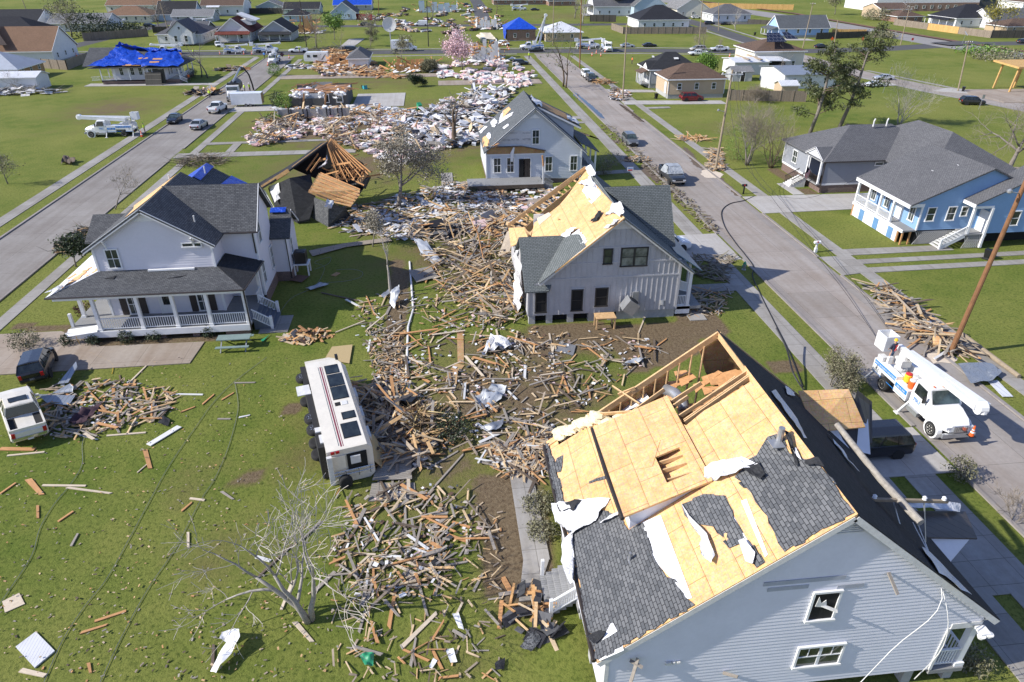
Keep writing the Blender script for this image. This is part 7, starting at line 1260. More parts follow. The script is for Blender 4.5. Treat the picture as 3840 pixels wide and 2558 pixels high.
t = thing('cargo_trailer', 'white enclosed trailer with its rear door open, behind the vacuum truck', 'trailer', G(940,402)+Vector((-.4, 1, 0)), R(2)); m = MB(); m.box(-3., 2.6, -1.1, 1.1, .5, 2.5); m.build('body', PWHITE, t); m = MB(); m.box(2.6, 2.63, -1., 1., .55, 2.4); m.build('doorway', OSBD, t); m = MB(); m.beam((-3, 0, .5), (-4.2, 0, .45), .1, .1); m.build('hitch', UNDERC, t); [wheel(t, x, s*1., .34, .2) for x in (-.4, .4) for s in (-1, 1)]
t = thing('camper_trailer', 'white camper trailer with grey swooshes amid the rubble', 'camper', (-30, 196, 0), R(0)); m = MB(); m.loft([[(x, -1.2, zb), (x, 1.2, zb), (x, 1.2, zt), (x, -1.2, zt)] for x, zb, zt in ((-3.2, .9, 1.6), (-3., .6, 2.3), (-2.5, .55, 2.7), (2.9, .55, 2.7), (3, .55, 2.7))]); m.build('body', PWHITE, t)
for x, w in ((-1.9, .7), (-.2, 1.1)): m = MB(); m.box(x-w/2, x+w/2, -1.23, -1.2, 1.5, 2.1); m.build('window', CARGL, t)
m = MB(); m.slab([(1.2, -1.215, .9), (1.6, -1.215, .9), (2.6, -1.215, 2.3), (2.0, -1.215, 1.9)], .01, d=(0, 1, 0)); m.slab([(.6, -1.215, 2.0), (1.4, -1.215, 2.3), (1.2, -1.215, 2.1)], .01, d=(0, 1, 0)); m.build('swoosh', PGREY, t); m = MB(); m.box(.4, 1.1, -1.22, -1.2, .7, 2.3); m.build('door', WHITED, t); [wheel(t, x, s*1.05, .34, .2) for x in (.2, 1) for s in (-1, 1)]
t = thing('box_truck', 'white box truck with its side door open behind the thin trees', 'truck', (-8.2, 217.5, 0), 0); m = MB(); m.box(-3.4, 1.6, -1.1, 1.1, .8, 3.); m.build('box', PWHITE, t); m = MB(); m.loft([[(x, -w, .5), (x, w, .5), (x, w, z), (x, -w, z)] for x, z, w in ((1.7, 2.1, 1), (2.4, 2., 1), (3., 1.3, .95), (3.9, 1.1, .85))]); m.build('cab', PWHITE, t); m = MB(); m.poly([(2.45, -.9, 2.), (3., -.9, 1.35), (3., .9, 1.35), (2.45, .9, 2.)]); m.build('windscreen', CARGL, t); m = MB(); m.box(-2.9, -2., -1.9, -1.85, 1.2, 2.4); m.build('open_door', PWHITE, t); [wheel(t, x, s*.9, .42, .3) for x in (-2.2, 3.) for s in (-1, 1)]
def motorhome():
    t = thing('motorhome', 'cream motorhome with maroon stripes lying overturned on its side', 'motorhome'); P = lambda n, m, mt, par=None: m.build(n, mt, par or t)
    # local: +X nose, +Z the upturned left wall, -Y the wheels' side
    W, L0, Ht = 2.4, 9.6, 2.75  # width now stands upright
    m = MB(); rings = []
    for x, k, a in ((-4.8, .06, 0), (-4.7, 0, 0), (3.6, 0, 0), (4.3, .12, .25), (4.75, .35, .7)): rings.append([(x, -.55, .02+k*.5), (x, Ht-.55-.3-a, .02+k*.5), (x, Ht-.55-a, .3+k*.5), (x, Ht-.55-a, W-.3-k*.5), (x, Ht-.85-a, W-k*.5), (x, -.55, W-k*.5)])
    m.loft(rings); P('body', m, PCREAM)
    ST = paint('stripe_maroon', (.20, .02, .035), .35)
    m = MB(); m.box(-4.6, 3.5, .35, .44, W+.002, W+.006); m.box(-4.6, 3.5, .5, .54, W+.002, W+.006); P('stripe', m, ST); m = MB(); m.box(-4.5, 3.5, .24, .28, W+.002, W+.006); P('stripe', m, PGREY)
    for x, y, w, h in ((3.0, 1.15, .9, .85), (1.75, 1.2, 1.25, .95), (.35, 1.2, 1.25, .95), (-2.0, 1.35, .6, .75), (-3.35, 1.2, 1.25, .95)):
        f = MB(); f.box(x-w/2-.05, x+w/2+.05, y-h/2-.05, y+h/2+.05, W, W+.02); f = P('window', f, BLACK); q = MB(); q.box(x-w/2, x+w/2, y-h/2, y+h/2, W+.02, W+.03); P('pane', q, CARGL, f)
    m = MB(); m.box(-.95, -.6, .7, 1.05, W, W+.015); P('vent_opening', m, VOID); m = MB(); m.box(-.95, -.6, 1.12, 1.5, W, W+.03); P('vent_cover', m, WHITED)
    m = MB(); m.box(-4.2, 4.1, -.95, -.56, .1, W-.1); P('underside', m, UNDERC); m = MB(); m.box(-3.9, -3.2, -.75, -.5, W-.45, W-.02); m.box(-2.9, -2.5, -.9, -.5, W-.5, W-.02); P('water_tank', m, WHITED)
    for x in (3.0, -1.3, -2.35):
        for z in (W-.25, .35):
            w = bpy.data.objects.new('wheel', None); COL.objects.link(w); w.parent = t; w.location = (x, -.95, z); w.rotation_euler = (R(-90), 0, 0) if z > 1 else (R(90), 0, 0); tm, rm = wheel_meshes(.45, .28, RIM); put('tyre', tm, w); put('rim', rm, w)
    m = MB(); m.box(1.3, 2.5, -.62, -.56, W-.5, W-.02); P('locker', m, VOID); m = MB(); m.box(.9, 1.9, -1.5, -.6, W-.1, W-.05); P('locker_door', m, WHITED); m = MB(); m.box(1.6, 2.1, -.75, -.6, W-.6, W-.3); P('blue_box', m, BLUEP)
    # rear end: big window, spare wheel, ladder, bumper
    m = MB(); m.box(-4.86, -4.82, .6, 1.8, .9, 2.0); P('rear_window', m, VOID); m = MB(); m.obox((-4.9, 1.1, 1.6), .1, .6, .5); P('rear_curtain', m, WHITED); m = MB(); m.box(-4.87, -4.82, -.3, .5, 1.15, 2.0); P('rear_locker', m, PCREAM)
    m = MB()
    for y in (1.9, 1.2, .4): m.tube([(-4.95, y, .5), (-4.95, y, 1.0)], .025, 6)
    m.tube([(-4.95, -.3, .75), (-4.95, 2.1, .75)], .03, 6); m.tube([(-4.95, -.3, 1.0), (-4.95, 2.1, 1.)], .03, 6); P('ladder', m, CHROME); m = MB(); m.box(-5.1, -4.9, -.6, -.3, .3, 2.2); P('bumper', m, WHITED); w = bpy.data.objects.new('spare_wheel', None); COL.objects.link(w); w.parent = t; w.location = (-5.2, .3, .45); w.rotation_euler = (0, 0, R(90)); tm, rm = wheel_meshes(.42, .28, RIM); put('tyre', tm, w); put('rim', rm, w)
    for z, y in ((W-.12, .1), (W-.12, -.2)): m = MB(); m.obox((-4.86, y, z), .05, .22, .14); P('taillight', m, TAILL)
    for x in (1.2, -.8, -2.8): m = MB(); m.box(x-.5, x+.5, Ht-.56, Ht-.3, .7, 1.6); P('roof_vent', m, WHITED)
    m = MB(); m.obox((4.2, 1.7, W+.12), .3, .2, .25); P('mirror', m, BLACK); m = MB(); m.poly([(3.75, .95, W-.02), (4.45, .95, W-.1), (4.3, 1.75, W-.1), (3.75, 1.85, W-.02)]); P('cab_window', m, CARGL)
    return t
MHO = motorhome(); MHO.rotation_euler = (0, 0, R(105)); MHO.scale = (1.08, -.9, 1); MHO.location = (-7.0-.82*.9*.97, 35.2-.82*.9*.26, 0)
def cone_me():
    m = MB(); m.box(-.18, .18, -.18, .18, 0, .04); a = m.mesh('base', BLACK); m = MB().lathe([(.14, .04), (.035, .7)], n=10); b = m.mesh('cone_body', ORANGE); m = MB(); m.lathe([(.113, .24), (.092, .34)], n=10); m.lathe([(.078, .42), (.06, .52)], n=10); return a, b, m.mesh('reflective_band', WHITE)
CM = cone_me()
def cone(p, label, sc=1.): t = thing('traffic_cone', label, 'traffic cone', p, 0, 'orange traffic cones'); put('base', CM[0], t); put('cone_body', CM[1], t); b = put('reflective_band', CM[2], t); b.scale = (1.04, 1.04, 1); t.scale = (sc,)*3; return t
cone((30.75, 29.35, .78), 'orange traffic cone standing on the front bumper of the nearest bucket truck', 1.05)
for x, y, lb in ((533,513,'orange cone beside the worker behind the lawn truck'), (1005,246,'orange cone in front of the truck on the left street'), (825,204,'orange cone between two bucket trucks before the red-roofed house'), (915,204,'orange cone right of the small bucket truck'), (945,204,'orange cone at the corner with the left street'), (288,211,'orange cone beside the truck at the tan gable house'), (564,198,'orange cone at the nose of the truck by the tarped cottage'), (680,204,'orange cone behind the truck by the tarped cottage'), (1085,219,'orange cone beside the black flag sign'), (1903,180,'orange cone beside the white SUV at the brick house'), (1909,187,'orange cone left of the truck with raised boom'), (2012,187,'orange cone behind the truck with raised boom'), (2208,187,'orange cone in front of the half-hidden bucket truck'), (2220,210,'orange cone at the left wheel of the ringed truck'), (2236,201,'orange cone on the bumper of the ringed truck'), (2253,211,'orange cone at the right wheel of the ringed truck'), (2269,196,'orange cone behind the ringed truck'), (2767,191,'orange cone left of a pair at the street mouth'), (2800,188,'orange cone of a pair at the street mouth, the shorter'), (2807,187,'orange cone of a pair at the street mouth, the taller'), (2736,213,'orange cone above the white metal shed roof')): cone(G(x, y), lb, 1.35)
t = thing('fire_hydrant', 'silver fire hydrant with green top on the grass verge', 'hydrant', G(2789,1012)); MB().lathe([(.2, 0), (.2, .06), (.12, .08), (.13, .5), (.17, .54), (.17, .6)], n=12).build('barrel', GREYM, t); MB().lathe([(.16, .6), (.13, .72), (.05, .8), (.04, .86)], n=12).build('bonnet', GREENP, t); m = MB(); m.tube([(-.22, 0, .42), (.22, 0, .42)], .07, 8); m.build('nozzle', GREENP, t)
def mailbox(p, label, mt, post): t = thing('mailbox', label, 'mailbox', p); m = MB(); m.box(-.07, .07, -.07, .07, 0, .95); m.box(-.12, .12, -.12, .12, 0, .45 if post else .05); m.build('post', mt, t); m = MB(); m.loft([[(x, -.13, .95), (x, -.13, 1.1), (x, 0, 1.22), (x, .13, 1.1), (x, .13, .95)] for x in (-.32, .3)]); m.build('box', mt, t); m = MB(); m.box(-.1, .05, -.15, -.13, 1.05, 1.2); m.build('flag', RED, t); return t
mailbox(G(3057,946), 'white post mailbox on the verge before the blue house', WHITE, 1); mailbox(G(2787,727), 'black mailbox tangled in wires before the grey house', BLACK, 0)
BINM = {}
def bin_(p, label, tip=None, mt=BLACK, sc=1.):
    t = thing('wheelie_bin', label, 'bin', p, R(random.uniform(0, 90)))
    if mt.name not in BINM: m = MB(); m.loft([[(-a, -a, z), (a, -a, z), (a, a, z), (-a, a, z)] for a, z in ((.2, .05), (.29, .95))]); l = MB(); l.box(-.31, .31, -.33, .31, .95, 1.0); w = MB(); w.lathe([(.1, -.3), (.1, .3)], (-.22, 0, .1), 'y', 10); BINM[mt.name] = (m.mesh('bin_body', mt), l.mesh('lid', mt), w.mesh('wheels', UNDERC))
    a, b, c = BINM[mt.name]; put('bin_body', a, t); put('lid', b, t); put('axle', c, t); t.scale = (sc,)*3
    if tip: t.rotation_euler = tip
    return t
bin_(G(3698,972), 'black wheelie bin at the foot of the leaning brown pole'); bin_(G(2460,370), 'black wheelie bin at the corner of the tan bungalow'); bin_(G(3610,344), 'black wheelie bin by the pole at the cleared lot'); bin_(G(2540,133)if False else G(2830,133), 'black bin beside the bright blue house steps'); bin_(G(1500,1520)+Vector((0, 0, .35)), 'black wheelie bin toppled in the debris by the motorhome', (R(85), 0, R(60)), sc=1.2); bin_(G(1665,880)+Vector((0, 0, .3)), 'black bin lying in the wreckage left of the batten house', (R(85), 0, R(120)), sc=1.2); bin_(G(1362,332)+Vector((0, 0, .3)), 'teal bin tipped over beside the brick ruin', (R(85), 0, R(30)), TEAL, 1.3); bin_(G(1568,415)+Vector((0, 0, .2)), 'dark green bin tilted in the white rubble', (R(30), 0, R(30)), GREENP, 1.3)
def signpost(name, label, p, h, w_, hh, mt, lean=0, diamond=False, txt=None, rz=0):
    t = thing(name, label, 'sign', p, rz); m = MB(); m.tube([(0, 0, 0), (lean*h, 0, h)], .035, 6); m.build('post', GREYM, t); m = MB(); m.obox((lean*h, -.05, h-hh/2), w_, .02, hh, Matrix.Rotation(R(45), 3, 'Y') if diamond else None); b = m.build('panel', mt, t)
    if txt: text('lettering', txt, hh*.35, BLACK, t, (lean*h, -.07, h-hh*.62), (R(90), 0, 0), align='CENTER')
signpost('street_sign', 'grey sign plate on a leaning post by the black SUV', G(3669,410), 2.6, .5, .7, GREYM, .08); signpost('warning_sign', 'orange diamond sign behind the pines', G(3115,172), 2.4, .8, .8, ORANGE, 0, True); signpost('warning_sign', 'orange diamond sign beside the bright blue house pole', G(3230,170), 2.2, .8, .8, ORANGE, 0, True); signpost('work_sign', 'dark diamond work sign by the left street corner', G(1060,220), 1.5, .9, .9, FABRIC, 0, True); signpost('stop_sign', 'red and green paddle sign at the street mouth', G(2845,190), 2., .6, .6, RED); signpost('crossing_sign', 'leaning white crossbuck sign at the railway crossing', G(3605,170), 3.5, 1.6, .25, WHITE, .12, True); signpost('rail_sign', 'red-brown sign back beside the gravel', G(3418,163), 1.6, .7, .7, RED); signpost('dish_post', 'thin leaning aerial mast behind the pines', G(3310,350), 5, .3, .2, GREYM, .1)
t = thing('yard_sign', 'small white yard sign with red and blue print by the path', 'sign', G(2362,655)); m = MB(); m.tube([(-.2, 0, 0), (-.2, 0, .5)], .012, 5); m.tube([(.2, 0, 0), (.2, 0, .5)], .012, 5); m.build('stake', GREYM, t); m = MB(); m.box(-.4, .4, -.02, .02, .45, 1.0); m.build('panel', WHITE, t); m = MB(); m.box(-.34, .34, -.026, -.02, .82, .92); m.build('blue_band', BLUES, t); m = MB(); m.box(-.3, .3, -.026, -.02, .52, .7); m.build('red_band', RED, t)
t = thing('satellite_dish', 'big white satellite dish on a pole in the open lots', 'dish', G(1468,190)); MB().tube([(0, 0, 0), (0, 0, 6)], .15, 8).build('mast', GREYM, t); m = MB(); m.lathe([(.2, .35), (1.2, .22), (2., 0), (1.98, -.03), (1.15, .16), (.2, .28)], (0, -.2, 7), 'y', 20); m.build('dish', WHITED, t)
def rvec(rg): return Vector((rg.gauss(0, 1), rg.gauss(0, 1), rg.gauss(0, 1))).normalized()
def grow(tr, tw, tips, p, d, L, r, lv, rg, up=.12, split=(3, 5), bend=.22, minr=.012, wide=.75):
    n = 4 if lv > 0 else 3; pts = [p.copy()]; rad = [r]; dd = d.copy()
    for i in range(n):
        dd = (dd+rvec(rg)*bend+ZV*up*.4).normalized(); p = p+dd*L/n; pts.append(p.copy()); rad.append(max(minr*.6, r*(1-.6*(i+1)/n)))
    (tr if lv > 1 else tw).tube(pts, rad, 7 if r > .12 else 5 if r > .05 else 3, cap=r > .05)
    if lv == 0: tips.append((pts[-1], dd)); tips.append((pts[2], dd)); return
    for k in range(rg.randint(*split)):
        f = rg.uniform(.35, 1.); i = min(n-1, int(f*n)); q = pts[i].lerp(pts[i+1], f*n-i) if i < n else pts[-1]
        sd = dd.cross(rvec(rg)).normalized(); nd_ = (dd*(1-wide*.5)+sd*wide+ZV*up).normalized()
        grow(tr, tw, tips, q, nd_, L*rg.uniform(.5, .8), rad[i]*rg.uniform(.5, .75), lv-1, rg, up, split, bend, minr, wide)
    grow(tr, tw, tips, pts[-1], dd, L*.65, rad[-1], lv-1, rg, up, split, bend, minr, wide)
def leaves(mb, tips, per, spread, size, rg, flat=.5):
    for p, _ in tips:
        for k in range(per):
            c = p+Vector((rg.gauss(0, spread), rg.gauss(0, spread), rg.gauss(0, spread*.7))); a = rvec(rg); b = a.cross(rvec(rg)).normalized(); s = size*rg.uniform(.5, 1.3)
            mb.poly([c-a*s, c+b*s*flat, c+a*s, c-b*s*flat])
def hgt(b, t): # height of a thing standing at pixel b whose top is at pixel t
    g = G(*b); return max(.3, OY(t[0], t[1], g.y).z)
def tree(name, label, base, H_, r, rg, lv=4, bark=None, twig=None, leaf_=None, per=4, sp=.35, sz=.12, up=.12, split=(2, 4), stems=1, lean=(0, 0), first=.32, wide=.75, group=None, cat='tree', bend=.22, smin=.012):
    base = Vector(base); t = thing(name, label, cat, base, 0, group); st_ = rg.getstate(); r0 = r
    for it in (0, 1):
     rg.setstate(st_); tr, tw, tips = MB(), MB(), []
     for s in range(stems):
        a = 2*math.pi*s/max(1, stems)+rg.random(); d = Vector((lean[0]+(.35*math.cos(a) if stems > 1 else 0), lean[1]+(.35*math.sin(a) if stems > 1 else 0), 1)).normalized(); q = Vector((.12*math.cos(a), .12*math.sin(a), 0)) if stems > 1 else Vector()
        grow(tr, tw, tips, q-ZV*.05, d, H_*first*rg.uniform(.9, 1.15), r*(1 if stems == 1 else .6), lv, rg, up, split, bend, smin, wide)
     k = H_/max([v[2] for v in tw.v] or [1]); r = r0/max(k, .25)
    S_ = lambda mb: setattr(mb, 'v', [(x*k, y*k, z*k) for x, y, z in mb.v])
    S_(tr); S_(tw); tr.build('trunk', bark or BARK, t, smooth=True); tw.build('branches', twig or TWIG, t)
    if leaf_: lf = MB(); leaves(lf, [(p*k, d) for p, d in tips], per, sp, sz, rg); lf.build('crown', leaf_, t)
    return t
rg = random.Random(11)
def T(name, label, b, top, **k): b_ = G(*b); k.setdefault('r', .02*hgt(b, top)); r = k.pop('r'); s = k.pop('seed', None); return tree(name, label, b_, hgt(b, top), r, random.Random(s) if s else rg, **k)
T('bare_tree', 'bare broken tree with pale lichened limbs on the near lawn', (1160, 2325), (1010, 1830), r=.26, lv=4, bark=BARKP, twig=TWIGP, stems=3, lean=(-.1, 0), split=(2, 3), first=.42, up=.05, seed=21, smin=.02)
T('stripped_tree', 'slim broken tree wrapped with sheet metal at its foot', (1467, 1105), (1480, 850), r=.16, lv=3, bark=BARKP, twig=TWIGP, split=(1, 3), first=.6, up=.2, seed=4)
T('grey_tree', 'large grey half-stripped oak beside the collapsed roof', (1495, 780), (1440, 470), r=.3, lv=4, split=(3, 4), leaf_=LGREY, per=9, sp=.45, sz=.13, first=.34, seed=8)
T('snapped_tree', 'thick tree with splintered upward limbs in white rubble', (1705, 545), (1600, 330), r=.55, lv=3, bark=BARKD, twig=BARK, split=(2, 3), first=.4, up=.15, wide=.9, seed=5, smin=.04)
T('flowering_tree', 'tree strung with pink insulation in the far rubble', (1735, 262), (1745, 110), lv=4, leaf_=LPINK, per=5, sp=.9, sz=.22, twig=BARKD, split=(3, 4), first=.25, seed=6)
T('twin_pine', 'broken twin-trunk pine, first trunk at the street edge', (2112, 325), (2118, 60), r=.22, lv=3, leaf_=LPINE, per=5, sp=.3, sz=.16, bark=BARKD, first=.6, split=(1, 3), group='twin pines at the street edge', seed=2); T('twin_pine', 'broken twin-trunk pine, second trunk at the street edge', (2122, 330), (2125, 95), r=.2, lv=3, leaf_=LPINE, per=4, sp=.3, sz=.16, bark=BARKD, first=.65, split=(1, 2), group='twin pines at the street edge', seed=9)
def pine(label, b, top, lean, seed):
    g = G(*b); H_ = hgt(b, top); rg = random.Random(seed); t = thing('pine_tree', label, 'tree', g, 0, 'pines behind the grey house'); tr = MB(); L = Vector((lean, 0, H_)); tr.tube([L*f+Vector((.25*math.sin(f*5), 0, 0)) for f in (0, .25, .5, .75, 1)], [.32, .27, .22, .15, .05], 8); tips = []; tw = MB()
    for i in range(34):
        f = rg.uniform(.30, .99) if rg.random() < .85 else rg.uniform(.2, .3); a = rg.uniform(0, 6.28); R_ = (1.2+4.2*math.sin(min(1, (1.03-f)*1.45)*1.5))*rg.uniform(.45, 1.); d = Vector((math.cos(a), math.sin(a), .2)); p = L*f; e = p+d*R_+ZV*rg.uniform(0, .9); tw.tube([p, p.lerp(e, .5)+ZV*.1, e], [.08, .05, .02], 4)
        for k in range(int(5+R_*2.2)): q = p.lerp(e, rg.uniform(.45, 1.05))+Vector((rg.gauss(0, .42), rg.gauss(0, .42), rg.gauss(.1, .3))); tips.append((q, d))
    tr.build('trunk', BARK, t, smooth=True); tw.build('branches', BARKD, t); lf = MB(); leaves(lf, tips, 17, .30, .24, rg, .3); lf.build('crown', LPINE, t)
pine('tall pine with trunk standing left of its twin', (3037, 500), (3090, 165), 1.6, 3); pine('tall pine leaning right beside its twin', (3148, 478), (3250, 120), 2.6, 6)
for nm, lb, b, tp, k in (('crape_myrtle', 'bare many-stemmed bush behind the leaning grey pole', (2800, 620), (2830, 340), dict(stems=6, r=.16, lv=4, split=(2, 4), seed=31)), ('crape_myrtle', 'bare pale many-stemmed tree behind the grey hipped roof', (3370, 470), (3440, 230), dict(stems=5, r=.16, lv=4, bark=BARKP, twig=TWIGP, split=(2, 3), seed=32)), ('crape_myrtle', 'bare shrub with brown stems at the grey house corner', (2890, 630), (2890, 400), dict(stems=7, r=.12, lv=3, bark=BARKD, split=(2, 4), seed=33)),
  ('bald_cypress', 'bare grey tree rising at the frame edge beyond the blue house', (3735, 690), (3830, 330), dict(r=.4, lv=4, split=(4, 5), first=.5, wide=1., up=.02, lean=(.35, 0), seed=34)), ('bald_cypress', 'tall conical bare cypress on the far lawn by a black pole', (1188, 178), (1178, 10), dict(lv=4, split=(4, 6), first=.55, up=.0, wide=1., seed=35)), ('slim_tree', 'bare slim tree left of a pair by the tarped cottage', (757, 290), (720, 100), dict(r=.18, lv=3, split=(1, 3), first=.6, seed=36)), ('slim_tree', 'bare slim tree right of a pair by the tarped cottage', (780, 292), (750, 90), dict(r=.18, lv=3, split=(1, 3), first=.6, seed=37)), ('stub_tree', 'short broken stub of a tree behind the tarped cottage', (552, 202), (530, 150), dict(lv=2, split=(1, 2), seed=38)),
  ('street_tree', 'bare leafless sapling bent over the left street', (430, 785), (480, 630), dict(r=.09, lv=4, split=(2, 3), lean=(.5, 0), leaf_=LOLV, per=1, sp=.2, sz=.06, seed=39)), ('bushy_tree', 'dark glossy small tree by the wrecked porch roof', (285, 1000), (265, 880), dict(r=.1, lv=3, leaf_=LDK, per=9, sp=.4, sz=.15, seed=40)), ('bare_tree', 'spreading bare tree over the far left houses', (270, 140), (230, -40), dict(lv=4, split=(4, 5), wide=.9, leaf_=LOLV, per=1, sp=.5, sz=.25, seed=41)), ('bare_tree', 'bare tree above the pale tile roofs by a power pole', (600, 120), (620, -20), dict(lv=4, split=(3, 4), seed=42)), ('green_tree', 'tall leafy green tree beside the bare cypress', (1255, 150), (1255, 50), dict(lv=3, leaf_=LGRN, per=10, sp=.9, sz=.3, split=(3, 4), seed=43)), ('bare_tree', 'bare thin tree behind the small blue house', (1060, 75), (1060, -20), dict(lv=4, seed=44)), ('scrub_tree', 'leaf-brown scrub tree by the dark blue SUV', (1390, 135), (1400, 40), dict(lv=4, leaf_=LGREY, per=2, sp=.5, sz=.2, seed=45)), ('broken_tree', 'snapped tree with splintered top across the cross street', (1285, 195), (1285, 95), dict(lv=2, split=(2, 3), bark=BARKP, first=.6, seed=46)),
  ('bare_tree', 'bare tree between wrecked houses and the box truck', (1510, 240), (1510, 130), dict(lv=4, leaf_=LOLV, per=2, sp=.4, sz=.18, seed=47)), ('bare_tree', 'bare tall tree before the wrecked flat house', (1625, 90), (1625, -20), dict(lv=3, seed=48)), ('bare_tree', 'bare oak beyond the far centre street', (1860, 60), (1850, -40), dict(lv=4, bark=BARKD, twig=BARKD, seed=49)), ('bare_tree', 'bare oak beside a tall brown pole at the white farmhouse', (2185, 90), (2170, -60), dict(lv=4, split=(3, 4), bark=BARKP, seed=50)), ('bare_tree', 'bare dark oak left of a bare pole far up the street', (2155, 70), (2120, -60), dict(lv=4, split=(3, 4), seed=51)), ('oak_tree', 'dark leafy oak between the tall gabled houses', (2560, 50), (2560, -20), dict(lv=3, leaf_=LOLV, per=9, sp=1., sz=.35, split=(3, 4), seed=52)), ('bare_tree', 'pale bare tree on the lawn of the cream corner house', (2757, 115), (2760, 20), dict(lv=4, bark=BARKP, twig=TWIGP, seed=53)), ('bare_tree', 'bare twisted tree on the verge behind the white pickup', (2640, 195), (2650, 90), dict(lv=4, split=(3, 4), seed=54)), ('bare_tree', 'smaller bare tree right of the twisted one', (2700, 200), (2710, 140), dict(lv=4, seed=55)),
  ('green_shrub', 'bright green leafy tree beside the black-roofed bungalow', (2645, 280), (2650, 205), dict(stems=5, lv=3, leaf_=LGRN, per=16, sp=.6, sz=.2, cat='tree', seed=56)), ('mustard_tree', 'mustard-leaved tree by the railway fence', (3720, 130), (3730, -10), dict(lv=3, leaf_=LMUS, per=9, sp=.9, sz=.3, split=(3, 4), seed=57)), ('bare_tree', 'bare tree among the beige houses beyond the railway', (3370, 80), (3380, -50), dict(lv=4, seed=58)), ('bare_tree', 'bare thicket tree left of the beige block', (3130, 55), (3130, -40), dict(lv=4, split=(3, 4), leaf_=LOLV, per=1, sp=.6, sz=.3, seed=59)), ('bare_tree', 'bare tree in front of the carport house', (2920, 320), (2930, 160), dict(r=.14, lv=3, split=(2, 3), bark=BARKP, seed=60)), ('bare_shrub', 'low tangle of brown scrub behind the tan bungalow', (2830, 385), (2830, 310), dict(stems=7, r=.08, lv=4, seed=61)), ('bare_tree', 'thin leafy tree leaning near the white garage', (1390, 175), (1385, 100), dict(lv=4, leaf_=LOLV, per=3, sp=.3, sz=.15, seed=62)), ('tall_shrub', 'upright green shrub in the rubble left of the snapped tree', (1560, 325), (1550, 275), dict(stems=3, lv=3, leaf_=LDK, per=12, sp=.3, sz=.14, seed=63)), ('fallen_tree', 'toppled bare tree on the verge beside the bucket truck', (3120, 1450), (3160, 1330), dict(stems=4, r=.1, lv=4, lean=(.5, .1), leaf_=LOLV, per=3, sp=.18, sz=.06, seed=64)), ('bare_shrub', 'leafless roadside shrub at the bottom right kerb', (3810, 1960), (3840, 1850), dict(stems=5, r=.05, lv=3, seed=65)), ('scrub_bush', 'grey scrub heap left of the pink-strewn tree', (1610, 270), (1600, 225), dict(stems=6, r=.1, lv=4, leaf_=LOLV, per=3, sp=.4, sz=.15, seed=66)), ('bare_tree', 'bare tree in the yard of the long white shed', (60, 340), (20, 260), dict(stems=3, lv=3, seed=67)), ('bare_tree', 'bare grey tree left of the white crate', (30, 690), (-30, 560), dict(lv=4, leaf_=LOLV, per=2, sp=.3, sz=.1, seed=68)), ('thin_tree', 'thin scrub tree under the grey oak', (1398, 925), (1390, 800), dict(r=.09, lv=4, leaf_=LGREY, per=4, sp=.25, sz=.09, seed=69))): T(nm, lb, b, tp, **k)
def bush(label, c, r, h, mat, n=260, sz=.09, name='shrub', group=None):
    t = thing(name, label, 'shrub', c, 0, group); rg = random.Random(int(c.x*17+c.y*5)); st = MB(); lf = MB()
    for k in range(7): a = rg.uniform(0, 6.3); st.tube([(0, 0, 0), (r*.5*math.cos(a), r*.5*math.sin(a), h*.6)], [.03, .01], 3)
    tips = []
    for k in range(n): d = rvec(rg)*rg.uniform(.55, 1.)**.5*(1+.18*math.sin(5*rg.random())); tips.append((Vector((d.x*r, d.y*r, h*.5+d.z*h*.5)), d))
    leaves(lf, tips, 6, .06+.1*r, sz, rg); st.build('stems', BARKD, t); lf.build('foliage', mat, t); return t
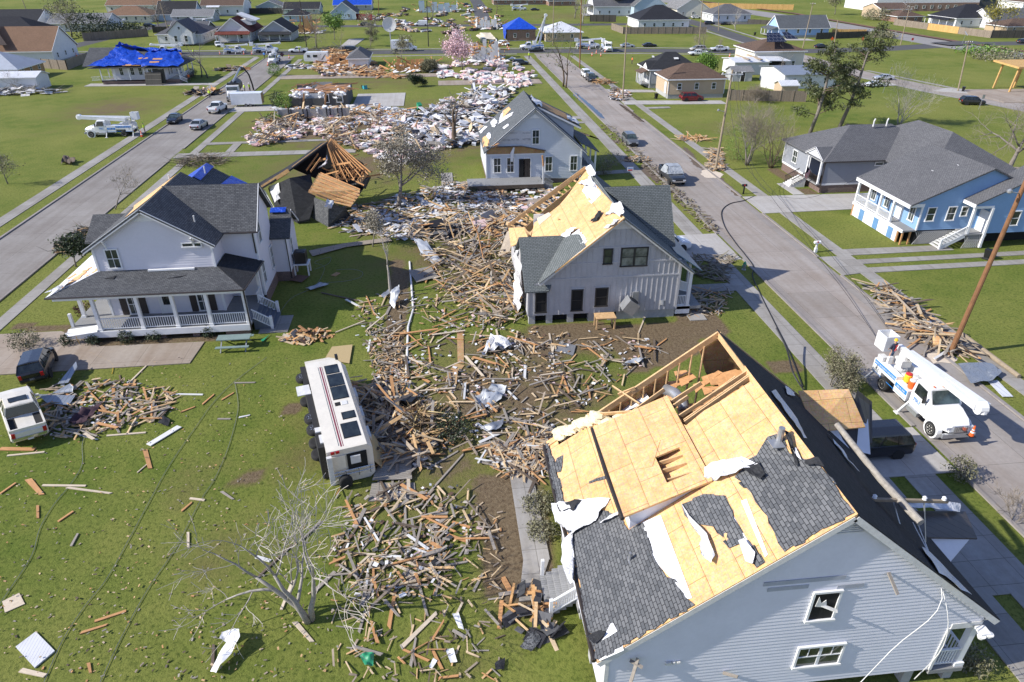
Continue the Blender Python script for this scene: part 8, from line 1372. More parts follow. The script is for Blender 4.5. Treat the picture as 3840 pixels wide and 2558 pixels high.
for i, (x, y, lb, r, h, mt, n) in enumerate(((255,1292,'round green shrub at the left end of the porch bed',.45,.8,LDK,90), (352,1290,'round shrub second from the left under the porch',.4,.7,LDK,90), (478,1285,'plump dark shrub below the porch railing',.5,.95,LDK,110), (580,1275,'loose green shrub below the middle porch column',.5,.8,LDK,90), (785,1262,'green shrub left of the picnic table',.4,.8,LDK,90), (888,1242,'green shrub at the corner of the porch steps',.4,.7,LDK,90), (100,1300,'wide olive bush at the end of the concrete drive',1.0,1.3,LOLV,200), (325,1180,'dark purple bush beside the porch deck',.7,1.0,LRED,150), (2765,600,'bright green leafy shrub behind the grey pole',1.9,5.0,LGRN,520), (1032,285,'round dark green bush behind the brick ruin',1.5,2.6,LGRN,200), (1040,405,'dark conical shrub by the enclosed trailer',1.1,3.,LDK,200), (1068,410,'leafy green shrub at the corner of the brick ruin',1.5,2.6,LGRN,220), (1030,455,'low light green bush in front of the grey fence gap',1.7,1.2,LGRN,180), (2265,655,'olive bush at the grey house path',1.,1.6,LOLV,180), (2290,620,'brown twiggy bush beside the grey house porch',1.6,1.6,LGREY,260), (3595,1790,'yellow-green bush at the mailbox by the kerb',.7,1.3,LOLV,160), (3170,1470,'green bush on the verge beside the truck',.7,1.0,LOLV,150), (1690,1625,'broad leafy shrub lying in the yard rubble',1.2,1.,LDK,260), (2030,2000,'trampled olive weeds beside the near porch steps',.7,.5,LOLV,160), (2020,1900,'dry brown weeds at the near house wall',.8,.5,LOLV,180), (350,140,'big dark evergreen by the far hedge',6,7.5,LDK,420), (440,118,'dark hedge in front of the charcoal roofed house',9,2.4,LDK,420), (720,290,'small dark bush at the tarped cottage steps',1.2,2.,LDK,120), (2060,1050,'small rounded shrub before the deck of the grey house',.5,.8,LDK,90), (1775,725,'shrub in front of the grey deck, first from the left',.5,.8,LDK,90), (1870,715,'shrub in front of the grey deck, second from the left',.5,.8,LDK,90), (1930,712,'shrub in front of the grey deck, third from the left',.5,.8,LDK,90), (2015,705,'shrub in front of the grey deck beside its steps',.5,.8,LDK,90), (3640,2500,'ferny green plant at the near house corner',.6,.9,LOLV,150), (3300,140,'scrubby green undergrowth along the gravel bank',5,1.6,LOLV,260), (3700,200,'bright weeds on the bank below the crossing',7,1.2,LGRN,260), (3760,225,'grey-green brush along the rail bank',7,1.6,LOLV,260), (3290,75,'dark scrub patch among the trees on the green',6,4,LOLV,300))): c = G(x, y); bush(lb, c, r, h, mt, n, .07 if y > 500 else .12 if y > 250 else .3)
def pole(label, b, top, r, mat, arm=0., extra=0., lamp=False, Hmax=None):
    g = G(*b); p = OY(top[0], top[1], g.y); d = p-g; e = g+d*(1+extra); t = thing('utility_pole', label, 'utility pole', g); m = MB(); m.tube([g-ZV*.2, g.lerp(e, .5), e], [r, r*.85, r*.7], 10); m.build('pole', mat, t, g)
    if arm: q = g.lerp(e, .96); m = MB(); m.beam(q+Vector((-arm, -.12, .03)), q+Vector((arm, -.12, -.03)), .1, .12); m.build('crossarm', WHITED if arm > 1 else POLE, t, g); [MB().lathe([(.03, 0), (.07, .04), (.04, .09), (.06, .14), (.02, .18)], q+Vector((s*arm*.9, -.12, .08)), 'z', 8).build('insulator', WHITE, t, g) for s in (-1, -.35, .35, 1)]
    if lamp: q = g.lerp(e, lamp); m = MB(); m.tube([q, q+Vector((-1., -.3, .25))], .04, 6); m.build('lamp_arm', GREYM, t, g); m = MB(); m.lathe([(.06, 0), (.16, .06), (.16, .2), (.05, .3)], q+Vector((-1.1, -.3, .15)), 'z', 10); m.build('street_lamp', GREYM, t, g)
    return e
pole('tall brown leaning pole planted beside the nearest rubble pile', (3561, 1330), (3838, 700), .19, POLEB, lamp=.86, extra=.12); PA = pole('grey pole with white crossarm leaning before the tan bungalow', (2682, 640), (2748, 262), .17, POLE, 1.4, lamp=.6)
for lb, b, tp, mt, a in (('grey pole by the tangled rubble left of the tan bungalow', (2335,375), (2351,90), POLE, 0), ('tall brown pole at the right street kerb', (2174,255), (2181,-30), POLEB, 0), ('pole rising beside the truck with raised boom', (2073,172), (2077,-20), POLE, 0), ('black pole by the porch cottage', (1150,175), (1124,2), POLED, 0), ('black pole beside the box truck', (1607,175), (1600,4), POLED, 0), ('brown leaning pole left of the gabled cottage', (645,160), (600,10), POLE, 0), ('thin pole leaning above the grey low house', (665,70), (648,-10), POLE, 0), ('pole leaning above the navy hip roof', (125,108), (80,-10), POLE, 0), ('pole on the verge behind the silver minivan', (2620,175), (2636,-5), POLE, 0), ('pole at the cream corner house', (2695,115), (2695,8), POLE, 0), ('lamp pole by the bright blue house', (3010,180), (3050,8), POLE, .8), ('short pole between bright blue house and pines', (3128,168), (3142,75), POLE, 0), ('crossarm pole beside the railway', (3376,170), (3413,22), POLE, 1.), ('grey pole beside a bin at the cleared lot', (3592,343), (3634,152), POLE, .8), ('brown pole at the wrecked house bend', (1118,40)if 0 else (1420,50), (1418,-30), POLEB, 0)): pole(lb, b, tp, .16, mt, a)
def cable(name, label, pts, r, mat, cat='cable'):
    P = [Vector(p) for p in pts]; Q = []
    for i in range(len(P)-1):
        p0, p1, p2, p3 = P[max(0, i-1)], P[i], P[i+1], P[min(len(P)-1, i+2)]
        for k in range(5): u = k/5; Q.append(.5*((2*p1)+(p2-p0)*u+(2*p0-5*p1+4*p2-p3)*u*u+(3*p1-p0-3*p2+p3)*u**3))
    Q.append(P[-1]); m = MB(); m.tube(Q, r, 5); o = m.build(name, mat, None, Q[0]); return tag(o, label, cat)
gp = lambda l, z=.05: [G(x, y, z) for x, y in l]
cable('power_cable', 'thick black cable snaking over the right-hand street', gp([(2830,735),(2790,752),(2735,765),(2706,795),(2718,850),(2758,910),(2790,950),(2826,1000),(2822,1035),(2850,1100),(2905,1210),(2960,1320),(3010,1450)]), .05, WIREM)
for i, (lb, l) in enumerate((('grey cable across the near lawn, leftmost of three', [(425,1440),(398,1500),(372,1560),(312,1650),(308,1740),(265,1815),(200,1895),(150,1980),(120,2080),(50,2190),(-20,2290)]), ('grey cable across the near lawn, middle one of three', [(1000,1340),(880,1430),(800,1510),(735,1600),(635,1745),(560,1880),(490,2010),(400,2170),(320,2270),(235,2400),(160,2570)]), ('grey cable across the near lawn, rightmost of three', [(880,1430),(893,1510),(886,1570),(855,1680),(808,1790),(750,1880),(655,2060),(560,2200),(460,2380),(370,2570)]), ('pale loop of cable in the shade of the porch house', [(1040,1190),(1090,1120),(1170,1080),(1205,1040),(1215,1000),(1180,985),(1210,970),(1240,965),(1230,990),(1180,1010)]), ('pale cable loop on the shaded lawn', [(1210,1060),(1290,1055),(1350,1040),(1358,1020),(1320,1010),(1260,1012)]))): cable('cable', lb, gp(l), .013, WIREG)
cable('extension_cord', 'yellow extension cord hanging from the porch to the grass', [G(285,1262,.9)]+gp([(300,1290),(335,1320),(400,1348),(424,1370),(420,1402)]), .02, WIREY, 'cord'); cable('utility_cable', 'bundle of black wires drooping over the verge by the white house', [G(2910,1230,2.),G(2950,1310,1.2),G(2975,1400,.8),G(3015,1465,.1)], .06, WIREM)
for i, (a, s) in enumerate((((PA.x-.8), 3.2), ((PA.x+.6), 2.6))): cable('overhead_wire', 'wire sagging from the crossarm pole to the verge, '+('left strand', 'right strand')[i], [(a, PA.y, PA.z-.2), (a-.3, 80, s+1.5), (a-.2, 70, s-1), (a-1, 60, .9), (a-2.5, 50, .5), (a-4, 42, .1)], .018, WIREM)
cable('overhead_wire', 'thin wire curving over the drive to the blue house', [(PA.x, PA.y, PA.z-.4), (38, 78, 2.), (42, 73, .8), (46, 69, 4.5)], .018, WIREM)
for i, (a, b_) in enumerate((((17.2, 17.3, 7.1), (13.6, 14.2, -.2)), ((17.4, 17.2, 7.), (17.6, 14.9, 1.)))): cable('loose_wire', 'pale wire hanging from the broken pole down the gable, '+('slanting', 'nearly upright')[i], [a, (a[0]+.1, 15.0, 5.6-.2*i), ((a[0]+b_[0])/2+.3, 14.6, 3.4), b_], .018, WHITED)
def isl(name, cols, obj=False, rough=.85):
    m, nt, b = newmat(name); g = nd(nt, 'ObjectInfo').outputs['Random'] if obj else nd(nt, 'NewGeometry').outputs['Random Per Island']
    n = nd(nt, 'ValToRGB'); n.color_ramp.interpolation = 'CONSTANT'; e = n.color_ramp.elements
    while len(e) < len(cols): e.new(.5)
    for i, c in enumerate(cols): e[i].position = i/len(cols); e[i].color = c+(1,)
    nt.links.new(g, n.inputs[0]); c = uvn(nt, True); q = noise(nt, c, 5, 4)
    nt.links.new(mixc(nt, .5, n.outputs[0], ramp(nt, q, [(.3, .55), (.65, 1.)]), 'MULTIPLY'), b.inputs['Base Color']); b.inputs['Roughness'].default_value = rough; b.inputs['Specular IOR Level'].default_value = .25; return m
O_, L_, G_, D_, W_ = (.50, .27, .12), (.58, .45, .29), (.33, .295, .25), (.14, .105, .075), (.70, .70, .69)
DWOOD = isl('debris_wood', [O_, L_, G_, (.62, .46, .27), (.27, .22, .17), D_, (.42, .34, .25), G_, (.55, .36, .18)]); DWHITE = isl('debris_white', [W_, (.78, .78, .78), (.55, .56, .58), (.66, .64, .60), (.50, .52, .56), (.75, .73, .70)]); DMIX = isl('debris_mixed', [W_, O_, D_, (.05, .05, .055), (.70, .52, .50), G_, (.78, .78, .77), (.30, .19, .11), (.30, .25, .20), (.5, .45, .38), (.16, .10, .07), (.62, .44, .24), (.09, .095, .10), W_]); DDARK = isl('debris_dark', [(.05, .052, .056), (.09, .092, .098), (.13, .13, .135), (.035, .035, .04)]); DPINK = isl('debris_pink', [(.78, .60, .58), W_, (.72, .45, .45), (.80, .70, .66), (.62, .50, .42), W_]); DORG = isl('debris_orange', [O_, (.58, .33, .14), (.64, .44, .24), (.42, .22, .10), L_]); DBRUSH = isl('debris_brush', [(.20, .165, .12), (.30, .25, .19), (.13, .10, .07), (.24, .22, .15)])
DMIX2 = isl('debris_pale_mix', [W_, (.78, .78, .78), (.5, .52, .56), G_, (.72, .70, .68), L_, (.10, .10, .11), W_, (.66, .52, .50)])
BX = np.array([(a, b, c) for c in (-.5, .5) for a, b in ((-.5, -.5), (.5, -.5), (.5, .5), (-.5, .5))]); BF = np.array([(3,2,1,0),(4,5,6,7),(0,1,5,4),(1,2,6,5),(2,3,7,6),(3,0,4,7)])
def pip(px, n, rs):
    px = np.array(px, float); lo, hi = px.min(0), px.max(0); out = []
    while len(out) < n:
        p = rs.uniform(lo, hi); ins = False
        for (xa, ya), (xb, yb) in zip(px, np.roll(px, -1, 0)):
            if (ya > p[1]) != (yb > p[1]) and p[0] < (xb-xa)*(p[1]-ya)/(yb-ya)+xa: ins = not ins
        if ins: out.append(p)
    return out
def bits(name, label, px, n, mat, lx, wx, hx, seed, tilt=.15, zmax=.25, clump=0, pile=0.):
    """one mass of small broken pieces nobody could count, lying in the outline px"""
    rs = np.random.RandomState(seed); pts = pip(px, max(3, n//9) if clump else n, rs)
    if clump: pts = [pts[rs.randint(len(pts))] for _ in range(n)]
    C = np.array([tuple(G(*p)) for p in pts])
    if clump: C[:, :2] += rs.normal(0, clump, (n, 2))
    S_ = np.stack([rs.uniform(*lx, n)**1., rs.uniform(*wx, n), rs.uniform(*hx, n)], 1); a = rs.uniform(0, 2*np.pi, n); t = rs.normal(0, tilt, n); r = rs.normal(0, tilt*1.5, n)
    P = BX[None]*S_[:, None]; jit = 1+rs.uniform(-.18, .18, (n, 8, 1)); P = P*jit
    y2 = P[..., 1]*np.cos(r)[:, None]-P[..., 2]*np.sin(r)[:, None]; z2 = P[..., 1]*np.sin(r)[:, None]+P[..., 2]*np.cos(r)[:, None]
    x3 = P[..., 0]*np.cos(t)[:, None]-z2*np.sin(t)[:, None]; z3 = P[..., 0]*np.sin(t)[:, None]+z2*np.cos(t)[:, None]
    X = x3*np.cos(a)[:, None]-y2*np.sin(a)[:, None]; Y = x3*np.sin(a)[:, None]+y2*np.cos(a)[:, None]
    zl = -z3.min(1)+rs.uniform(0, zmax, n)**2/max(zmax, .01)+.01
    V = np.stack([X+C[:, :1], Y+C[:, 1:2], z3+zl[:, None]], 2).reshape(-1, 3); Fc = (BF[None]+8*np.arange(n)[:, None, None]).reshape(-1, 4)
    me = bpy.data.meshes.new(name); me.from_pydata(V.tolist(), [], Fc.tolist()); me.materials.append(mat); o = bpy.data.objects.new(name, me); COL.objects.link(o); o['label'] = label; o['kind'] = 'stuff'; return o
ST_, CH_ = dict(lx=(.3, 1.9), wx=(.05, .13), hx=(.02, .05)), dict(lx=(.06, .34), wx=(.05, .2), hx=(.015, .04))
MID = [(1330,1130),(1500,1090),(1900,1180),(1960,1250),(2450,1260),(2500,1330),(2280,1480),(2060,1640),(1900,1720),(1500,1640),(1440,1480),(1390,1300)]; SRV = [(1350,1840),(1740,1820),(1830,2000),(1750,2100),(1620,2260),(1330,2240),(1240,2080)]; LAWN = [(0,1450),(700,1330),(1080,1340),(1200,1900),(1300,2558),(0,2558)]; PICK = [(190,1450),(450,1420),(660,1480),(640,1560),(350,1640),(200,1650),(170,1560)]; WEST = [(1530,860),(1960,790),(1970,1000),(1975,1190),(1830,1230),(1640,1080)]; MIDN = [(1180,800),(1420,760),(1720,680),(1960,780),(1880,860),(1500,900),(1300,870)]; WHT = [(1640,400),(1800,330),(1950,330),(1870,420),(1800,540),(1650,560),(1500,560),(1480,470)]; CEN = [(980,460),(1280,420),(1520,440),(1640,560),(1500,620),(1330,560),(1180,500),(950,560),(930,510)]; NRTH = [(1560,250),(1900,225),(2010,280),(1980,330),(1700,310)]; BASE = [(1180,190),(1320,190),(1440,270),(1560,300),(1400,290),(1190,270)]; FAR_ = [(1320,90),(1450,40),(1850,20),(1900,110),(1700,130),(1500,120)]; STRIP = [(1370,1240),(1500,1240),(1530,1500),(1560,1680),(1420,1540)]; RVR = [(1300,1440),(1560,1500),(1660,1600),(1580,1760),(1420,1740)]; SL = [(1260,1850),(1900,1900),(1880,2558),(1250,2558)]; RW = [(3270,1090),(3330,1090),(3480,1230),(3620,1330),(3560,1330),(3380,1230)]; FRONT = [(1690,690),(2090,720),(2060,790),(1900,800),(1720,750)]; EASTY = [(2590,960),(2760,960),(2720,1060),(2600,1040)]; EAST2 = [(2580,1090),(2740,1090),(2700,1180),(2560,1180)]; ROADW = [(2240,470),(2300,470),(2560,720),(2700,860),(2660,880),(2440,660)]; OLDB = [(2000,1640),(2060,1560),(2120,1700),(2040,1800),(1880,1780),(1800,1680)]; KF = [(1030,410),(1400,395),(1560,420),(1500,470),(1050,470)]; CURBE = [(2650,560),(2700,560),(2720,640),(2660,640)]; CURB2 = [(2300,330),(2360,350),(2340,385),(2290,370)]; BASE2 = [(1170,215),(1400,230),(1440,280),(1200,290)]
for nm, lb, px, n, mt, kw, sd in (('wood_debris', 'splintered boards strewn thickly between the batten house and the motorhome', MID, 1500, DWOOD, ST_, 1), ('litter', 'small torn scraps over the muddy middle yard', MID, 2600, DMIX, CH_, 2), ('wood_debris', 'broken boards around the raised beds south of the motorhome', SRV, 420, DWOOD, ST_, 3), ('litter', 'scraps around the raised block beds', SRV, 700, DMIX, CH_, 4), ('litter', 'flecks of white and brown litter over the near lawn', LAWN, 1500, DWOOD, dict(lx=(.04, .16), wx=(.03, .08), hx=(.01, .03)), 5), ('wood_debris', 'dark splinters piled beside the wrecked pickup', PICK, 420, DWOOD, dict(lx=(.3, 1.6), wx=(.06, .16), hx=(.03, .07)), 6), ('litter', 'rags and scraps beside the wrecked pickup', PICK, 420, DMIX, CH_, 7), ('wood_debris', 'heaped lumber against the west wall of the batten house', WEST, 1100, DWOOD, dict(lx=(.5, 3.2), wx=(.06, .18), hx=(.03, .07)), 8), ('litter', 'white and dark scraps west of the batten house', WEST, 1400, DMIX, CH_, 9), ('wood_debris', 'grey lumber between collapsed roof and grey deck', MIDN, 900, DWOOD, dict(lx=(.5, 3.5), wx=(.08, .22), hx=(.03, .08)), 10), ('white_debris', 'white siding scraps between collapsed roof and grey deck', MIDN, 800, DWHITE, dict(lx=(.2, 1.6), wx=(.1, .5), hx=(.02, .06)), 11), ('white_debris', 'great pale heap of torn white panels around the snapped tree', WHT, 2600, DMIX2, dict(lx=(.3, 2.8), wx=(.15, 1.0), hx=(.03, .15)), 12), ('litter', 'coloured household litter in the white panel heap', WHT, 900, DMIX, dict(lx=(.2, 1.), wx=(.2, .6), hx=(.05, .3)), 13), ('wood_debris', 'lumber mixed through the rubble below the brick ruin', CEN, 1500, DWOOD, dict(lx=(.5, 4.), wx=(.1, .3), hx=(.04, .12)), 14), ('white_debris', 'insulation and plaster lumps below the brick ruin', CEN, 1700, DPINK, dict(lx=(.2, 1.3), wx=(.2, .9), hx=(.05, .4)), 15), ('litter', 'rubble strewn around the pink tree', NRTH, 900, DPINK, dict(lx=(.3, 2.), wx=(.2, 1.), hx=(.1, .6)), 16), ('wood_debris', 'timber heap around the white garage', BASE, 900, DORG, dict(lx=(.6, 4.5), wx=(.15, .5), hx=(.06, .2)), 17), ('litter', 'pale litter around camper and garage', BASE2, 700, DMIX, dict(lx=(.2, 1.6), wx=(.2, .8), hx=(.05, .4)), 18), ('litter', 'scattered wreckage across the far lots', FAR_, 900, DMIX, dict(lx=(.5, 4.), wx=(.3, 1.5), hx=(.1, .6)), 19), ('litter', 'leaf and splinter trail along the pipe edging', STRIP, 900, DWOOD, dict(lx=(.1, .8), wx=(.03, .1), hx=(.02, .05)), 20), ('wood_debris', 'wreckage piled against the motorhome roof', RVR, 520, DWOOD, dict(lx=(.5, 2.6), wx=(.08, .2), hx=(.03, .06)), 21), ('litter', 'dark scraps piled against the motorhome roof', RVR, 700, DMIX, dict(lx=(.1, .7), wx=(.1, .4), hx=(.02, .12)), 22), ('litter', 'thin scatter of splinters over the near south lawn', SL, 600, DWOOD, dict(lx=(.1, .8), wx=(.03, .09), hx=(.02, .04)), 23), ('wood_debris', 'long lumber heaped on the verge up to the brown pole', RW, 330, DWOOD, dict(lx=(.6, 4.2), wx=(.08, .2), hx=(.04, .08)), 24), ('litter', 'broken blocks and scraps in the verge lumber heap', RW, 260, DMIX, CH_, 25), ('litter', 'household scraps before the grey deck', FRONT, 900, DMIX, dict(lx=(.15, 1.), wx=(.1, .5), hx=(.02, .2)), 26), ('wood_debris', 'branches and splinters on the shaded lawn by the drive', EASTY, 260, DBRUSH, dict(lx=(.3, 1.8), wx=(.03, .1), hx=(.02, .06)), 27), ('wood_debris', 'boards and roof scraps on the shaded lawn by the batten porch', EAST2, 170, DWOOD, ST_, 28), ('litter', 'leaves and splinters along the right street edge', ROADW, 900, DBRUSH, dict(lx=(.1, .9), wx=(.04, .2), hx=(.02, .06)), 29), ('wood_debris', 'broken lumber left of the nearest house corner', OLDB, 380, DWOOD, ST_, 30), ('white_debris', 'white insulation tufts before the brick ruin', KF, 700, DWHITE, dict(lx=(.2, 1.2), wx=(.2, .8), hx=(.05, .4)), 31), ('wood_debris', 'splintered planks in front of the brick ruin', KF, 420, DORG, dict(lx=(.6, 3.5), wx=(.1, .4), hx=(.05, .12)), 32), ('rubble', 'rubble heap at the foot of the grey leaning pole', CURBE, 320, DWOOD, dict(lx=(.3, 1.8), wx=(.06, .3), hx=(.03, .1)), 33), ('rubble', 'rubble tangle at the foot of the street pole', CURB2, 320, DMIX, dict(lx=(.3, 1.8), wx=(.1, .4), hx=(.05, .2)), 34)):
    n = int(n*{1:.27, 2:.45, 3:.3, 4:.4, 5:.55, 6:.5, 8:.5, 9:.6, 10:.5, 12:.42, 14:.6, 20:.6, 21:.55, 23:.6, 24:.6, 17:.6, 29:.5}.get(sd, .75))
    bits(nm, lb, px, n, mt, kw['lx'], kw['wx'], kw['hx'], sd, clump=.5 if 'lawn' not in lb and n > 600 and sd not in (1, 12) else 0, zmax=.6 if sd in (8, 12, 14, 21, 24) else .15, tilt=.22 if sd in (8, 12, 14, 21) else .1)
# piles that rise: broken timber mounds
def mound(name, label, c, rx, ry, h, mats, n, seed, L=(.8, 3.)):
    rs = random.Random(seed); t = thing(name, label, 'debris pile', c)
    for nm, mt, fr in mats:
        m = MB()
        for _ in range(int(n*fr)):
            a = rs.uniform(0, 6.28); q = rs.random()**.5; p = Vector((rx*q*math.cos(a), ry*q*math.sin(a), h*(1-q)*rs.uniform(.2, 1)+.05)); l = rs.uniform(*L); b = rs.uniform(0, 6.28); d = Vector((math.cos(b), math.sin(b), rs.uniform(-.3, .3)))
            if nm == 'panel': m.obox(p, l*.6, l*.45, .04, Matrix.Rotation(rs.uniform(0, 3), 3, 'Z')@Matrix.Rotation(rs.gauss(0, .5), 3, 'X'))
            elif nm == 'twigs': m.tube([p, p+d*l*.5+rvec(rs)*.15, p+d*l+ZV*rs.uniform(-.1, .5)], [.04, .03, .01], 3)
            else: m.beam(p-d*l/2, p+d*l/2, rs.uniform(.06, .2), .05)
        m.build(nm, mt, t)
    return t
PB = [('timber', DWOOD, .8), ('panel', DMIX, .2)]
for a in (('debris_pile', 'rubble heap beside the vacuum truck and worker', G(765,352), 3.4, 2.2, 2., PB, 130, 1, (1, 4)), ('debris_pile', 'low heap of broken roofing on the far lawn path', G(868,262), 4, 2, 1.2, [('timber', DWOOD, .5), ('panel', DMIX, .5)], 90, 2, (1, 4)), ('brush_pile', 'grey brush heap on the paths behind the porch house', G(760,610), 3.4, 2.4, 1.6, [('twigs', DBRUSH, 1.)], 260, 3, (1, 3)), ('brush_pile', 'dark brush and torn felt at the kerb beside the porch house', G(315,900), 2., 4., 1.2, [('twigs', DBRUSH, .7), ('panel', DDARK, .2), ('timber', DWOOD, .1)], 240, 4, (.6, 2.2)), ('root_mass', 'upturned yellow-brown root ball beside the motorhome', G(1575,1600), 1.8, 1.6, 1.4, [('twigs', isl('roots', [(.42, .30, .13), (.30, .20, .10), (.20, .14, .08), (.50, .40, .20)]), 1.)], 260, 5, (.6, 1.6)), ('plank_pile', 'collapsed stack of orange planks on the right verge', G(2600,522), 2.6, 1.4, .35, [('timber', DORG, 1.)], 40, 6, (2, 4.5)), ('debris_pile', 'branch and lumber heap beside the parked SUVs', G(2260,312), 2.6, 2, 1.3, [('twigs', DBRUSH, .4), ('timber', DORG, .6)], 110, 7, (1, 3)), ('debris_pile', 'heap of splintered boards on the walk of the grey house', G(2385,600), 1.8, 1.4, .5, PB, 60, 8, (.6, 2.4)), ('debris_pile', 'tangle of boards and pink insulation at the grey deck', G(1780,700), 2.2, 1.4, .9, PB, 80, 9, (.6, 2.2)), ('scrap_pile', 'dark heap of planks and bags in the middle wreckage', G(1640,870), 3., 2., 1.1, [('timber', DWOOD, .6), ('panel', DDARK, .4)], 110, 10, (.8, 3)), ('debris_pile', 'orange timber heap left of the batten house', G(1870,850), 3.2, 2.2, 1.1, [('timber', DORG, .8), ('panel', DMIX, .2)], 150, 11, (1., 4)), ('debris_pile', 'broken furniture and toys heaped by the concrete pad', G(1150,1265), 1.9, 1.1, .7, [('timber', DORG, .8), ('panel', DMIX, .2)], 80, 12, (.4, 1.4)), ('debris_pile', 'timber and felt jumble in front of the near house porch', G(2010,2290), 1.3, 1.6, .7, [('timber', DORG, .5), ('panel', DDARK, .5)], 50, 13, (.5, 1.6)), ('brush_pile', 'heap of torn branches at the bottom left kerb shed', G(90,350), 8, 3, 2, [('twigs', DBRUSH, .8), ('panel', DWHITE, .2)], 240, 14, (1.5, 4)), ('debris_pile', 'pale crumpled metal heap at the cross street corner', G(1130,255), 4, 2.2, 1.2, [('panel', DWHITE, .7), ('timber', DWOOD, .3)], 80, 15, (1, 3)), ('log_pile', 'dark fallen trunks along the cross street', G(1270,186), 9, 2, 1.5, [('timber', DDARK, .6), ('twigs', DBRUSH, .4)], 160, 16, (2, 6))): mound(*a)
PM = {}
def plank(a, b, w, mat, label, group, z=.04, h=.05):
    a = G(*a, z) if len(a) == 2 else Vector(a); b = G(*b, z) if len(b) == 2 else Vector(b); d = b-a
    if mat.name not in PM:
        PM[mat.name] = []
        for v in range(3): q = MB(); e = .04*v; q.raw([(-.5, -.5, -.5), (.5-e, -.5, -.5), (.5, .5-e*4, -.5), (-.5+e, .5, -.5), (-.5, -.5, .5), (.5-e, -.5, .5), (.5, .5-e*4, .5), (-.5+e, .5, .5)], [(3,2,1,0),(4,5,6,7),(0,1,5,4),(1,2,6,5),(2,3,7,6),(3,0,4,7)]); PM[mat.name].append(q.mesh('plank', mat))
    o = bpy.data.objects.new('plank', random.choice(PM[mat.name])); COL.objects.link(o); o.location = (a+b)/2; o.scale = (d.length, w, h); o.rotation_euler = (random.uniform(-.12, .12), -math.asin(max(-1, min(1, d.z/d.length))), math.atan2(d.y, d.x)); return tag(o, label, 'board', group)
PO, PL_, PG, PD, PW = WOODO, WOODL, WOODG, WOODD, WHITED; NM = {PO.name: 'split orange', PL_.name: 'pale raw', PG.name: 'weathered grey', PD.name: 'dark stained', PW.name: 'white painted'}
K = dict(O=PO, L=PL_, G=PG, D=PD, W=PW)
EX = "557,1669,673,1599,W45 543,1685,565,1758,O25 400,1634,547,1622,L 388,1524,510,1511,G 645,1478,761,1480,W 104,1795,163,1856,O30 159,1820,322,1822,L 249,1828,420,1850,L 0,1852,59,1811,O 0,1683,131,1685,O30 27,1709,167,1695,L 676,1546,733,1524,O 757,1518,804,1477,O 829,1501,878,1471,O 816,1571,865,1571,G 894,1566,939,1556,W 312,1634,367,1648,W 369,1611,459,1593,L 384,1583,469,1546,L 514,1773,555,1738,L06 878,1436,959,1434,G 712,1869,767,1876,L 829,1842,878,1873,G 355,2330,473,2291,O 298,2375,406,2340,O 76,2513,173,2533,L20 705,1995,707,2055,L 218,1956,275,1917,O 266,2049,292,2000,G 141,1895,143,1944,O 796,2518,800,2416,D 331,2485,342,2524,O 679,1918,720,1882,O 1267,2083,1366,1936,D 1323,2139,1388,2079,L 1475,2014,1535,2092,G 1518,1880,1522,2018,G 1526,2066,1591,2040,L 1358,2276,1379,2148,G20 1377,2250,1401,2165,G 1457,2362,1488,2165,O18 1345,2375,1371,2284,G 1503,2431,1639,2295,L20 1539,2503,1559,2386,G 1619,2433,1660,2511,O 1103,2330,1176,2408,L20 1174,2222,1256,2144,G20 964,2168,1098,2040,D 1129,2029,1202,1954,G 960,2088,1016,2103,W20 1481,2118,1580,2157,G 1552,2165,1598,2131,L 1488,2200,1561,2170,W25 1570,2187,1604,2312,G 1665,2122,1756,2105,G 1775,2219,1810,2150,G 1885,2165,1920,2226,O25 1872,2358,1881,2252,O18 1055,2286,1098,2178,L 480,1440,590,1330,L 1580,1880,1740,1700,G 1600,1760,1720,1690,G 1570,1730,1660,1755,L 1470,1870,1475,1720,G 1520,1880,1530,1720,G 1415,1870,1420,1770,G 1580,1365,1700,1400,G 1650,1390,1740,1350,L 1880,1300,1960,1360,L 1960,1270,2020,1330,L 2420,1185,2395,1250,L 2060,1250,2080,1370,L"
for s in EX.split():
    *v, k = s.split(','); v = list(map(float, v)); mt = K[k[0]]; wd = float(k[1:])/100 if len(k) > 1 else .13
    plank(v[:2], v[2:], wd, mt, f"{NM[mt.name]} board lying loose on the {'near lawn' if v[0] < 1250 and v[1] > 1400 else 'yard below the motorhome' if v[1] > 1800 else 'middle yard'}", f"{NM[mt.name]} boards on the {'near lawn' if v[0] < 1250 and v[1] > 1400 else 'yard below the motorhome' if v[1] > 1800 else 'middle yard'}")
rs = np.random.RandomState(77)
for reg, px, n, ln in (('muddy middle yard', MID, 90, (60, 150)), ('ground around the raised beds', SRV, 34, (70, 170)), ('near south lawn', SL, 22, (60, 140)), ('wrecked pickup rubble', PICK, 14, (50, 110)), ('batten house west side', WEST, 30, (40, 120)), ('motorhome roof side', RVR, 18, (60, 130)), ('nearest house corner', OLDB, 22, (50, 120)), ('right verge', RW, 14, (60, 160))):
    for p in pip(px, n, rs):
        a = rs.uniform(0, 6.28); l = rs.uniform(*ln); mt = (PO, PL_, PG, PG, PD, PL_, PO, PW)[rs.randint(8)]; q = p+np.array([math.cos(a)*l, math.sin(a)*l*.6])
        plank(tuple(p), tuple(q), rs.choice([.1, .14, .14, .2]), mt, f"{NM[mt.name]} board among the wreckage, {reg}", f"{NM[mt.name]} boards, {reg}", z=.05+rs.uniform(0, .2));
def scrap(name, label, cat, px, mat, z=.05, amp=0., th=.03, cuts=5, n=None):
    P = [G(*p[:2], p[2] if len(p) > 2 else z) for p in px]; m = MB()
    if amp: crumple(m, P, amp, cuts, .04)
    else: m.slab(P, th)
    return tag(m.build(name, mat, None, P[0], amp > 0), label, cat)
